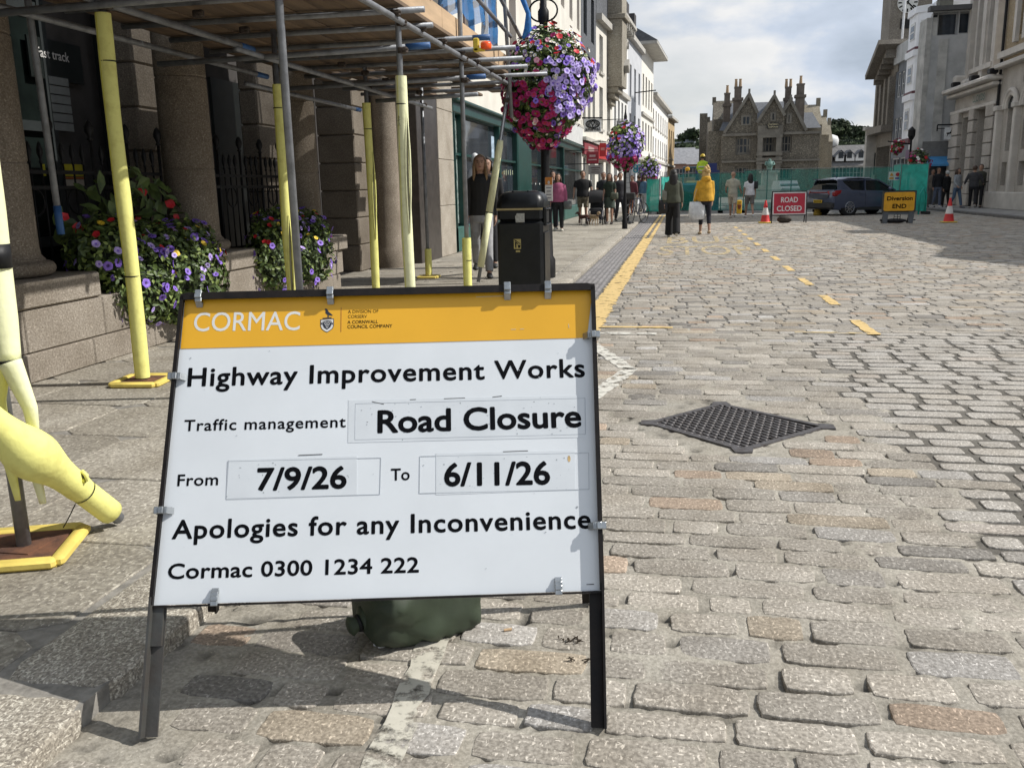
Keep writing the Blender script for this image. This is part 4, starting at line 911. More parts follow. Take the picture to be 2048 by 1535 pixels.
def flower_bed(lab, shells, n, spec, loc):
    t = thing('flower_bed', lab, 'flower bed', loc, 'petunia beds along the granite plinth'); flower_mass(t, shells, n, .034, spec); return t
c1, c2 = AtX(330, 560, -4.3), AtX(240, 560, -4.3)
def bedspec(k): return [('violet_blossoms', PURP, int(84*k), .034, PET, anyw, DKP), ('lilac_blossoms', LILAC, int(46*k), .031, PET, anyw, PURP), ('red_blossoms', RED, int(12*k), .030, SML, lambda p, q: q[2] > .1, None), ('yellow_blossoms', YELP, int(9*k), .030, PET, lambda p, q: q[2] > .0 , None)]
# bed between the first two columns, spilling over the wall
yA, yB = CY[0]+.62, CY[1]-.55
sh = [((-4.50, yA+.25, .86), (.26, .40, .30)), ((-4.34, yA+.45, .60), (.20, .42, .34)), ((-4.32, (yA+yB)/2+.1, .62), (.24, .48, .42)), ((-4.48, (yA+yB)/2, .86), (.25, .55, .24)), ((-4.32, yB-.25, .55), (.24, .42, .40)), ((-4.5, yB-.1, .84), (.24, .45, .24))]
flower_bed('large bed of violet, red and yellow petunias spilling over the plinth behind the orange band', sh, 5200, bedspec(1.5), (-4.4, (yA+yB)/2, .5))
yA, yB = CY[1]+.50, CY[2]-.35
sh = [((-4.34, yA+.35, .62), (.24, .45, .40)), ((-4.45, yA+.8, .88), (.25, .55, .28)), ((-4.34, yB-.45, .60), (.24, .55, .40)), ((-4.46, yB-.2, .86), (.22, .5, .24))]
flower_bed('smaller bed of violet petunias on the plinth left of the green and grey poles', sh, 3600, bedspec(1.15), (-4.4, (yA+yB)/2, .5))
sh = [((-4.5, CY[0]-1.15, .80), (.24, .50, .26)), ((-4.36, CY[0]-1.2, .58), (.18, .5, .22))]
flower_bed('petunia bed left of the nearest granite column, mostly outside the picture', sh, 1500, bedspec(.4), (-4.4, CY[0]-1.1, .5))
def vine(lab, y0, y1):
    t = thing('climbing_plant', lab, 'plant', (-4.75, (y0+y1)/2, .6)); P = []; Nn = []; R_ = []
    for k in range(160):
        y = RNG.uniform(y0, y1); z = RNG.uniform(.75, 1.55-.25*abs(y-(y0+y1)/2)); P.append((-4.68+RNG.normal(0, .07), y, z)); Nn.append((.8, -.3, .5)+RNG.normal(0, .45, 3))
    V, Fc = scatter(*leaf(), P, Nn, RNG.uniform(.05, .10, 160)); o = mesh('foliage', V, Fc, LEAF1, t); o['kind'] = 'stuff'
    P = [(-4.62, RNG.uniform(y0-.3, y1), RNG.uniform(1.0, 1.38)) for k in range(7)]; V, Fc = scatter(*SML, P, [(.7, -.5, .3)]*7, RNG.uniform(.03, .05, 7)); o = mesh('red_blossoms', V, Fc, RED, t, True); o['kind'] = 'stuff'
vine('dark broad-leaved climber with red blooms on the railing behind the large flower bed', CY[0]+.7, CY[1]-.35)

# ================================================================== LAMP POSTS WITH FLOWER BALLS
def lamp_post(x, y, lab, h=5.2, arms=True):
    t = thing('street_lamp', lab, 'street lamp', (x, y, .06), 'black lamp posts along the left kerb')
    w_ = 1 if arms else .62; m = MB(); m.lathe([(r_*w_, z_) for r_, z_ in [(.13, 0), (.13, .25), (.10, .3), (.085, .9), (.07, .95), (.062, 1.05), (.055, min(3.4, h-.5)), (.075, min(3.45, h-.45)), (.075, min(3.55, h-.4)), (.045, min(3.6, h-.35)), (.04, h-.1), (.055, h-.08), (.05, h)]], (x, y, .06), 16); m.build('post', BLACKM, t, 50)
    if arms:
        m = MB()
        for sg in (-1, 1):
            for k in range(2): m.tube([(x+sg*(.03+.16*math.sin(a)), y, 3.62+.45*k+.14*math.cos(a)) for a in np.linspace(-.3, 3.6, 14)], .013, 6)
        m.build('scroll_bracket', BLACKM, t, True)
    m = MB(); m.lathe([(.05, 0), (.09, .03), (.04, .1), (.05, .2), (.02, .35), (.005, .42)] if not arms else [(.06, 0), (.14, .05), (.19, .35), (.20, .38), (.10, .52), (.03, .58), (.01, .68)], (x, y, h+.06), 12); m.build('lantern', BLACKM, t, 40)
    return t
def flower_ball(c, R, n, lab, k, spec, grp='hanging flower balls on the lamp posts', ls=.035):
    t = thing('hanging_basket', lab, 'flower basket', (c[0], c[1], c[2]-R), grp); c = np.array(c)
    sh = [(c+np.array([0, 0, .18*R]), (R*.98, R*.98, R*1.05)), (c+np.array([-.1*R, -.1*R, -.45*R]), (R*.86, R*.86, R*.72)), (c+np.array([-.12*R, -.05*R, -.85*R]), (R*.52, R*.52, R*.52))]
    flower_mass(t, sh, n, ls, spec); return t
lamp_post(-1.86, 12.6, 'black lamp post carrying the biggest flower ball behind the litter bin', 5.0)
B1 = np.array([-1.80, 12.55, 2.66]); R1 = .60
def zone(f): return lambda p, q: f((p-B1)/R1)
spec1 = [('violet_blossoms', LILAC, 300, .040, PET, zone(lambda d: d[0] > .05 and -.75 < d[2] < .45 and d[0]*.9+d[2]*.2 > .05), PURP), ('violet_blossoms', PURP, 90, .040, PET, zone(lambda d: (d[0] > .1 and d[2] < .5) or (d[0] < -.2 and d[2] > .35)), DKP), ('lilac_blossoms', LILAC, 60, .04, PET, zone(lambda d: d[0] < 0 and .3 < d[2] < .8), DKP),
         ('magenta_blossoms', MAG, 270, .046, PET, zone(lambda d: d[2] < -.15 and d[0] < .25 or d[2] < -.95), RED), ('magenta_blossoms', MAG, 50, .046, PET, zone(lambda d: -.4 < d[2] < .3 and d[0] < .1), RED), ('white_blossoms', WHT_P, 150, .026, SML, zone(lambda d: -.5 < d[0] < .35 and .0 < d[2] < .95), YELP), ('white_blossoms', WHT_P, 60, .028, SML, zone(lambda d: d[2] < -.3), YELP), ('red_blossoms', RED, 50, .042, SML, zone(lambda d: d[2] > .75 or (d[0] > 0 and d[2] > .5)), None), ('pink_blossoms', PINK, 40, .035, PET, anyw, None), ('violet_blossoms', PURP, 60, .038, PET, anyw, DKP), ('white_blossoms', WHT_P, 70, .026, SML, anyw, YELP), ('magenta_blossoms', MAG, 40, .042, PET, anyw, RED), ('white_blossoms', WHT_P, 50, .028, SML, zone(lambda d: d[0] > .3 and d[2] > .45), YELP)]
flower_ball(B1, R1, 6500, 'biggest and nearest flower ball, lilac on its right, magenta below, red on top', 1, spec1)
lamp_post(-1.62, 27, 'black lamp post carrying the middle-sized flower ball beyond the pink jacket', 3.0, False)
def ball_spec(B, R, k):
    z = lambda f: (lambda p, q: f((p-B)/R))
    return [('violet_blossoms', PURP, int(140*k), .05, PET, z(lambda d: -.6 < d[2] < .5), LILAC), ('lilac_blossoms', LILAC, int(110*k), .05, PET, z(lambda d: d[2] > -.5 and d[0] > -.3), None), ('white_blossoms', WHT_P, int(110*k), .035, SML, z(lambda d: d[0] < -.15 and d[2] < .4), None), ('magenta_blossoms', MAG, int(130*k), .055, PET, z(lambda d: d[2] < -.45), None), ('red_blossoms', RED, int(25*k), .05, SML, z(lambda d: d[2] > .3), None), ('yellow_leaves', LEAF2, int(60*k), .06, SML, z(lambda d: d[2] > .6), None)]
B2 = np.array([-1.60, 26.95, 2.44]); flower_ball(B2, .52, 2000, 'middle-sized flower ball of violet and white with a magenta underside', 2, ball_spec(B2, .58, 1), ls=.05)
lamp_post(-1.55, 45, 'farthest black lamp post on the left, behind the green screen', 2.4, False)
B3 = np.array([-1.52, 44.9, 1.98]); flower_ball(B3, .52, 900, 'smallest and farthest flower ball above the green screen on the left', 3, ball_spec(B3, .55, .45), ls=.06)

# poster on the first post
t = thing('poster_board', 'orange and white poster board tied to the nearest lamp post', 'poster', AtY(1097, 402, 12.3)); A, B = AtY(1090.5, 402, 12.3), AtY(1105, 355, 12.3)
m = MB(); m.box((A+B)/2, (B[0]-A[0], .012, B[2]-A[2])); bd = m.build('board', MC((.66, .64, .6), .5), t); m = MB(); m.box(((A+B)/2)+[0, -.008, .11], (B[0]-A[0]-.006, .004, .10)); m.build('orange_panel', MC((.55, .20, .03), .5), t)
m = MB(); m.ball(((A+B)/2)+[0, -.009, .09], (.02, .003, .025), 8, 6); m.build('poster_figure', MC((.6, .55, .5), .6), t)
m = MB()
for k in range(4): m.box(((A+B)/2)+[0, -.008, .02-.045*k], (.07-.012*(k % 2), .003, .012))
m.build('poster_text_line', MC((.2, .18, .2), .6), t)

# ================================================================== LITTER BIN
def bin_():
    body = mat('bin_black', (.007, .008, .009), .36, .35, 6, spec=.32, bump=.06, bscale=50); x0, x1, y0, y1 = -2.13, -1.58, 10.45, 11.0; cx, cy = (x0+x1)/2, (y0+y1)/2
    t = thing('litter_bin', 'black square litter bin with domed lid and gold band on the pavement', 'litter bin', (cx, cy, .06)); w, d = x1-x0, y1-y0
    m = MB(); m.box((cx, cy, .10), (w*.94, d*.94, .07), bev=.02); m.box((cx, cy, .53), (w, d, .80), bev=.035); b = m.build('body', body, t, 35)
    m = MB(); m.box((cx, cy, 1.0), (w*.97, d*.97, .16), bev=.03); m.build('hood', body, t, 35)
    m = MB()
    prof = [(1.03, 1.075), (1.04, 1.10), (1.0, 1.16), (.93, 1.215), (.80, 1.25), (.55, 1.27)]; rings = []
    V = []; K = 24
    for s, z in prof:
        for j in range(K):
            a = 2*math.pi*(j+.5)/K; c, q = math.cos(a), math.sin(a); e = (abs(c)**8+abs(q)**8)**(-1/8); V.append((cx+c*e*w/2*s, cy+q*e*d/2*s, z))
    fs = [(i*K+j, i*K+(j+1) % K, (i+1)*K+(j+1) % K, (i+1)*K+j) for i in range(len(prof)-1) for j in range(K)]+[tuple(range((len(prof)-1)*K, len(prof)*K)), tuple(range(K-1, -1, -1))]
    m.add(V, fs); lid = m.build('lid', body, t, 40)
    m = MB()
    for k in (-.30, .30): m.box((cx+k*w*.55, cy, 1.268), (.02, d*.7, .012), bev=.003)
    m.build('lid_rib', body, lid)
    m = MB(); m.box((cx, y0-.0, 1.062), (w*.99, .014, .022)); m.build('gold_band', mat('bin_gold', (.34, .27, .13), .4, .15), t)
    m = MB(); m.box((x1+.004, cy, .965), (.02, d*.62, .15), bev=.005); m.build('aperture', mat('bin_hole', (.003, .003, .003), .9), t); m = MB()
    for z in (.875, 1.055): m.box((x1+.015, cy, z), (.04, d*.72, .02), bev=.006)
    for q in (-1, 1): m.box((x1+.015, cy+q*d*.35, .965), (.04, .02, .2), bev=.006)
    m.build('aperture_frame', body, t, 40)
    m = MB(); m.box((x1+.006, cy, .48), (.016, d*.78, .62), bev=.006); m.build('door', body, t, 40)
    m = MB(); m.prism([(cx-.045, y0-.0015, .91), (cx+.06, y0-.0015, .91), (cx+.06, y0-.0015, 1.015), (cx-.03, y0-.0015, 1.015), (cx-.05, y0-.0015, .98)], (0, -.002, 0)); m.build('sticker', mat('grey_sticker', (.36, .36, .33), .6, .3, 40), t)
    gold = mat('tidy_gold', (.42, .34, .12), .4, .2); x, z = cx-.03, .66; y = y0-.0015
    m = MB(); m.box((x, y-.001, z), (.085, .003, .115)); pl = m.build('tidy_plate', gold, t); m = MB(); k = lambda a, b: (x+a, y-.0035, z+b)
    m.ball(k(-.018, .035), (.009, .001, .009), 8, 6); m.prism([k(-.028, .022), k(-.010, .022), k(.012, .0), k(.006, -.004), k(-.012, .008), k(-.012, -.045), k(-.026, -.045)], (0, -.001, 0)); m.prism([k(.008, -.045), k(.034, -.045), k(.038, -.012), k(.004, -.012)], (0, -.001, 0)); m.bar(k(-.036, .052), k(.036, -.0), .003, .007, (0, 0, 1)); m.build('tidy_figure', BLACKM, pl)
    m = MB(); m.box((x+.005, y-.0005, .575), (.05, .002, .022)); m.build('small_label', gold, t)
bin_()

# ================================================================== BUILDINGS DOWN THE STREET
def at(px, D, z=0.):                                 # ground point below a sight line at distance D down the street
    p = AtY(px, 372, D); return np.array([p[0], D, z])
SLATE = mat('roof_slate', (.10, .105, .115), .7, .3, 5, bump=.25, bscale=20, stretch=(1, 1, 3)); RENDER_W = mat('cream_render', (.66, .63, .56), .8, .08, 1.2, bump=.05); RENDER_G = mat('grey_render', (.40, .39, .37), .85, .15, 1.0, bump=.1)
STONE_TRIM = mat('stone_trim', (.42, .40, .36), .8, .15, 2, bump=.1); GREEN = mat('shop_green', (.008, .045, .038), .35, .2, 4); GREEN_L = mat('shop_green_base', (.03, .10, .085), .45, .2, 4)
PINKG = glass_mat('warm_glass', (.10, .075, .07), .12); SKYG = glass_mat('sky_glass', (.05, .06, .075), .03)
for g_ in (SKYG,): g_.node_tree.nodes['Principled BSDF'].inputs['Metallic'].default_value = .35
def green_shop():
    X = -4.40; ya, yb = AtX(907, 300, X)[1], AtX(1165, 300, X)[1]; t = thing('green_shop', 'shop with dark green front and big windows behind the litter bin', 'shop', (X, (ya+yb)/2, .06))
    L = yb-ya; zf = 3.05
    # shopfront bays facing the street
    edges = [ya, ya+.12, AtX(928, 300, X)[1], AtX(1001, 300, X)[1], AtX(1036, 300, X)[1], AtX(1062, 300, X)[1], AtX(1092, 300, X)[1], AtX(1128, 300, X)[1], yb]
    m = MB()
    for y in edges[1:-1]+[ya+.06, yb-.1]: m.box((X-.08, y, 1.55), (.16, .16, 3.0), bev=.015)
    m.box((X-.09, (edges[4]+edges[5])/2, 1.55), (.2, edges[5]-edges[4], 3.0), bev=.02)
    m.box((X-.1, (ya+yb)/2, 2.92), (.24, L, .28), bev=.02); m.box((X-.06, (ya+yb)/2, 3.02), (.36, L, .07), bev=.02)
    m.box((X-.1, (ya+yb)/2, 2.0), (.10, L, .05)); m.build('shopfront', GREEN, t, 40)
    m = MB(); m.box((X-.10, (ya+yb)/2, .31), (.2, L-.02, .50), bev=.02); m.build('stall_riser', GREEN_L, t, 40)
    for i, (a, b) in enumerate(zip(edges[:-1], edges[1:])):
        if i in (4,): continue
        g = MB(); g.box((X-.15, (a+b)/2, 1.67), (.012, b-a-.12, 2.2)); g.build('shop_window', SKYG if i in (2, 3) else GLASS, t)
    # pale panel with dark green streaks on the first window
    f = MB(); f.box((X-.13, (edges[1]+edges[2])/2, 1.67), (.008, edges[2]-edges[1]-.14, 2.1)); f.build('streaked_panel', mat('streaked_pale', (.42, .48, .46), .25, .5, 7, col2=(.10, .15, .13), mixpos=(.45, .58), stretch=(1, 5, 1.2)), t)
    for px0, px1, py0, py1, c in ((982, 998, 272, 345, (.35, .45, .55)), (1046, 1060, 290, 335, (.03, .22, .5))):
        A, B = AtX(px0, py0, X-.14), AtX(px1, py1, X-.14); p = MB(); p.box((A+B)/2, (.008, abs(B[1]-A[1]), abs(A[2]-B[2]))); p.build('window_poster', MC(c, .5, scale=9, var=.4), t)
    m = MB()
    for k in range(9): a = AtX(1047+k*8, 367+.2*k, X-.12); m.box(a, (.01, .12, .05))
    m.build('door_marker', MC((.6, .62, .6), .5), t)
    for k in range(5): m = MB(); m.box(AtX(1008+k*4.2, 345, X+.03), (.012, .05, .11+.03*(k % 2))); m.build('glyph_bar', MC((.40, .44, .30), .5), t)
    # upper storeys: pale wall, tall recessed windows
    wins = []; y = 1.2
    while y < L-1.2: wins += [(y, y+1.0, 4.2, 6.9, (0, 1)), (y, y+1.0, 7.8, 10.0, (0, 1))]; y += 2.6
    facade(t, (X-.02, ya, 0), (0, 1, 0), L, 3.07, 10.8, wins, RENDER_W, MC((.35, .28, .25), .6), PINKG, .22, 4.0, 'upper_wall', (0, 1))
    m = MB(); m.box((X-.03, (ya+yb)/2, 10.85), (.5, L, .3), bev=.05); m.box((X+.01, (ya+yb)/2, 3.9), (.10, L, .14), bev=.02); m.build('cornice', STONE_TRIM, t, 40)
    m = MB(); m.box((X+.02, yb-3.2, 3.48), (.06, 6.0, .72)); m.build('shop_sign_board', MC((.62, .62, .61), .5), t)
green_shop()
FAC = [(1165, 41.0), (1192, 46.5), (1225, 52), (1254, 59), (1281, 67), (1304, 76)]
def street_house(i, name, lab, z1, cfg):
    (p0, D0), (p1, D1) = FAC[i], FAC[i+1]; a, b = at(p0, D0), at(p1, D1)
    if i == 0: a[0] = -4.4
    t = thing(name, lab, 'building', tuple((a+b)/2)); u = (b-a); L = np.linalg.norm(u); u /= L; n = np.array([u[1], -u[0], 0]); return t, a, u, L, n
def row(s0, s1, n, w, z0, z1): return [(s0+(s1-s0)*(k+.5)/n-w/2, s0+(s1-s0)*(k+.5)/n+w/2, z0, z1) for k in range(n)]
def lbox(m, a, u, n, s0, s1, d0, d1, z0, z1, bev=0):
    R = np.array([u, -n, [0, 0, 1]]).T; c = a+u*(s0+s1)/2+n*(d0+d1)/2; m.box((c[0], c[1], (z0+z1)/2), (s1-s0, d1-d0, z1-z0), R, bev)
def far_left():
    # slate-hung house with red shop
    t, a, u, L, n = street_house(0, 'slate_house', 'narrow house with slate-hung upper wall above a dark red shop sign', 0, None)
    facade(t, a, u, L, .06, 6.9, row(0, L, 3, 1.0, 4.0, 6.0)+row(.2, L-.2, 2, 2.0, .5, 2.7), RENDER_W, None, GLASS, .2, 4)
    facade(t, a-np.array([0, 0, 0]), u, L, 6.9, 11.6, row(0, L, 2, 1.2, 8.0, 10.0), SLATE, DFRAME, GLASS, .15, 4, 'slate_wall')
    m = MB(); lbox(m, a, u, n, 0, L, .0, .18, 6.82, 7.0); lbox(m, a, u, n, 0, L, 0, .35, 11.5, 11.75); lbox(m, a, u, n, 0, L, 0, .22, 3.35, 3.5); m.build('string_course', STONE_TRIM, t)
    m = MB(); lbox(m, a, u, n, .1, L-.1, .01, .12, 2.75, 3.3); m.build('shop_sign_board', MC((.24, .03, .04), .5), t)
    m = MB(); lbox(m, a, u, n, 1.4, 3.6, .12, .135, 2.92, 3.14); m.build('sign_text_bar', MC((.42, .26, .25), .5), t)
    # stone house with corbelled turret chimney and gable
    t, a, u, L, n = street_house(1, 'corbelled_stone_house', 'tall stone house with corbelled chimney turret and steep gable', 0, None)
    GS = granite('old_house_stone', (.36, .33, .27), (.25, .225, .18), (.46, .43, .37), .64, .25, None, .3)
    facade(t, a, u, L, .06, 9.6, row(.3, L-.2, 2, 1.1, 4.2, 6.3)+row(.3, L-.2, 2, 1.1, 7.0, 8.8)+row(.3, L-.3, 2, 1.7, .5, 2.6), RENDER_W, None, GLASS, .2, 4, sills=STONE_TRIM)
    m = MB(); s0, s1 = L-2.0, L-.3
    for z0, z1, d in ((5.6, 5.9, .2), (5.9, 6.2, .4), (6.2, 6.5, .6), (6.5, 9.9, .8), (9.9, 10.15, .95), (10.15, 13.5, .78)): lbox(m, a, u, n, s0+(.8-d)*.4, s1, 0, d, z0, z1, .02)
    m.build('chimney_turret', GS, t, 40); m = MB(); P = lambda s, z, d: a+u*s+n*d+[0, 0, z]
    m.prism([P(.0, 9.6, .02), P(L, 9.6, .02), P(L, 10.4, .02), P(L*.5, 14.2, .02), P(0, 10.4, .02)], -n*3.5); m.build('gable', SLATE, t); m = MB(); m.box(a+u*(s0+.9)+n*.81+[0, 0, 7.6], (.5, .5, .5), np.array([(u+[0, 0, 1])/1.4142, n, (u-[0, 0, 1])/1.4142]).T); m.build('diamond_panel', STONE_TRIM, t)
    m = MB(); lbox(m, a, u, n, .1, L-.1, .01, .14, 2.7, 3.4); m.build('shop_sign_board', MC((.46, .02, .02), .45), t); m = MB(); lbox(m, a, u, n, 0, L, 0, .25, 3.45, 3.6); lbox(m, a, u, n, 0, L-2, 0, .3, 9.3, 9.6); m.build('cornice', STONE_TRIM, t)
    m = MB(); lbox(m, a, u, n, 1.3, 3.8, .14, .155, 2.9, 3.2); m.build('sign_text_bar', MC((.55, .14, .13), .5), t)
    # white house with arched upper windows
    t, a, u, L, n = street_house(2, 'white_arched_house', 'white house with tall arched windows and bracketed eaves', 0, None)
    facade(t, a, u, L, .06, 10.6, row(.2, L-.2, 4, .9, 4.0, 6.2)+row(.2, L-.2, 4, .9, 7.2, 9.6)+row(.2, L-.2, 3, 1.5, .4, 2.7), mat('white_render', (.74, .73, .70), .75, .06, 1.5), None, GLASS, .22, 4)
    m = MB(); lbox(m, a, u, n, 0, L, 0, .55, 10.6, 10.85, .03); lbox(m, a, u, n, 0, L, 0, .3, 10.35, 10.6); lbox(m, a, u, n, 0, L, 0, .2, 6.5, 6.75); lbox(m, a, u, n, 0, L, 0, .25, 3.1, 3.5)
    for k in range(8): lbox(m, a, u, n, L*(k+.3)/8, L*(k+.3)/8+.2, 0, .45, 10.2, 10.6)
    for w in row(.2, L-.2, 4, .9, 7.2, 9.6): m.tube([a+u*((w[0]+w[1])/2+.52*math.cos(q))+n*.05+[0, 0, 9.55+.42*math.sin(q)] for q in np.linspace(0, math.pi, 9)], .09, 6)
    m.build('cornice', STONE_TRIM, t, 40); m = MB()
    for k in range(3): lbox(m, a, u, n, 1+k*2.4, 1.9+k*2.4, -1.6, -.7, 10.8, 13.0-.2*k, .03)
    m.build('chimney', mat('dark_chimney', (.05, .045, .045), .85, .3, 3), t, 40)
    # grey narrow house, then tall white house with wide eaves
    t, a, u, L, n = street_house(3, 'grey_narrow_house', 'narrow pale grey house between two white ones, dark chimneys on its roof', 0, None)
    facade(t, a, u, L, .06, 10.4, row(.2, L-.2, 3, 1.0, 3.9, 5.9)+row(.2, L-.2, 3, 1.0, 6.8, 8.9)+row(.2, L-.2, 3, 1.6, .4, 2.7), mat('grey_blue_render', (.50, .51, .53), .8, .08, 1.5), None, GLASS, .2, 4)
    m = MB(); lbox(m, a, u, n, 0, L, 0, .3, 10.3, 10.6); lbox(m, a, u, n, 0, L, 0, .2, 3.1, 3.4); m.build('cornice', STONE_TRIM, t); m = MB()
    for k in range(2): lbox(m, a, u, n, 1+k*4, 2.1+k*4, -1.2, -.2, 10.5, 12.6)
    m.build('chimney', bpy.data.materials['dark_chimney'], t); m = MB(); m.tube([a+u*4+[0, 0, 7.4], a+u*4+n*1.4+[0, 0, 7.5]], .04, 6); m.build('wall_bracket', BLACKM, t)
    t, a, u, L, n = street_house(4, 'wide_eaved_house', 'tall cream-white house with a wide overhanging eave', 0, None)
    facade(t, a, u, L, .06, 11.0, row(.2, L-.2, 4, 1.0, 3.9, 5.9)+row(.2, L-.2, 4, 1.0, 7.0, 9.2)+row(.2, L-.2, 3, 1.8, .4, 2.7), mat('warm_white_render', (.72, .69, .62), .75, .06, 1.5), None, GLASS, .2, 5)
    m = MB(); lbox(m, a, u, n, -.2, L+.5, -4, 1.1, 11.0, 11.25, .04); m.build('eave', STONE_TRIM, t); m = MB(); P = lambda s, z, d: a+u*s+n*d+[0, 0, z]; m.prism([P(-.2, 11.25, 1.1), P(-.2, 11.25, -4), P(-.2, 12.8, -1.5)], u*(L+.7)); m.build('roof', SLATE, t)
    m = MB(); lbox(m, a, u, n, 0, L, 0, .2, 3.1, 3.4); lbox(m, a, u, n, 0, L, 0, .15, 6.3, 6.5); m.build('string_course', STONE_TRIM, t)
    # long low terrace and sandstone block closing the row
    def blk(nm, lab, pa, Da, pb, Db, z1, mt, n1, par, rows):
        a, b = at(pa, Da), at(pb, Db); t = thing(nm, lab, 'building', tuple((a+b)/2)); u = b-a; L = np.linalg.norm(u); u /= L; n = np.array([u[1], -u[0], 0]); w = []
        for z0, z2 in rows: w += row(.2, L-.2, n1, 1.1, z0, z2)
        facade(t, a, u, L, .0, z1, w, mt, None, GLASS, .22, 6, sills=STONE_TRIM); m = MB(); lbox(m, a, u, n, -.1, L+.1, -.2, .45, z1-.05, z1+.25, .03); lbox(m, a, u, n, 0, L, 0, .15, 3.3, 3.5); m.build('cornice', STONE_TRIM, t); return t, a, u, L, n
    t, a, u, L, n = blk('white_terrace', 'long white terrace with a pale parapet sloping down the street', 1302, 78, 1334, 99, 8.6, mat('terrace_white', (.74, .72, .68), .8, .06, 1), 7, 1, ((3.9, 5.4), (6.2, 7.7), (.5, 2.6)))
    m = MB(); P = lambda s, z, d: a+u*s+n*d+[0, 0, z]; m.prism([P(0, 8.85, -.2), P(0, 8.85, -6), P(0, 10.2, -3)], u*L); m.build('roof', SLATE, t)
    blk('sandstone_block', 'tan sandstone block with heavy cornice at the end of the left row', 1334.5, 100, 1347, 108, 8.3, mat('sandstone', (.46, .34, .19), .85, .2, 1.5), 3, 1, ((1, 3.2), (4.2, 7.2)))
    # slate-roofed houses far behind
    for px0, px1, D, ze, zr, lab in ((1343, 1385, 122, 4.0, 6.1, 'far pink house with a slate roof left of the gabled stone hall'), (1376, 1412, 117, 3.8, 5.7, 'far slate-roofed house touching the left side of the gabled stone hall')):
        a, b = at(px0, D), at(px1, D); t = thing('slate_roofed_house', lab, 'house', tuple((a+b)/2)); L = b[0]-a[0]; facade(t, a, (1, 0, 0), L, 0, ze, row(.2, L-.2, 3, .9, 2.2, 3.4), mat('pink_render', (.50, .33, .26), .85, .1), None, GLASS, .1, 5); m = MB(); m.prism([(a[0]-.3, D-.4, ze), (b[0]+.3, D-.4, ze), (b[0]+.3, D+3, zr), (a[0]-.3, D+3, zr)], (0, .4, .06)); m.build('roof', mat('light_slate', (.26, .26, .27), .7, .2, 3), t)
far_left()

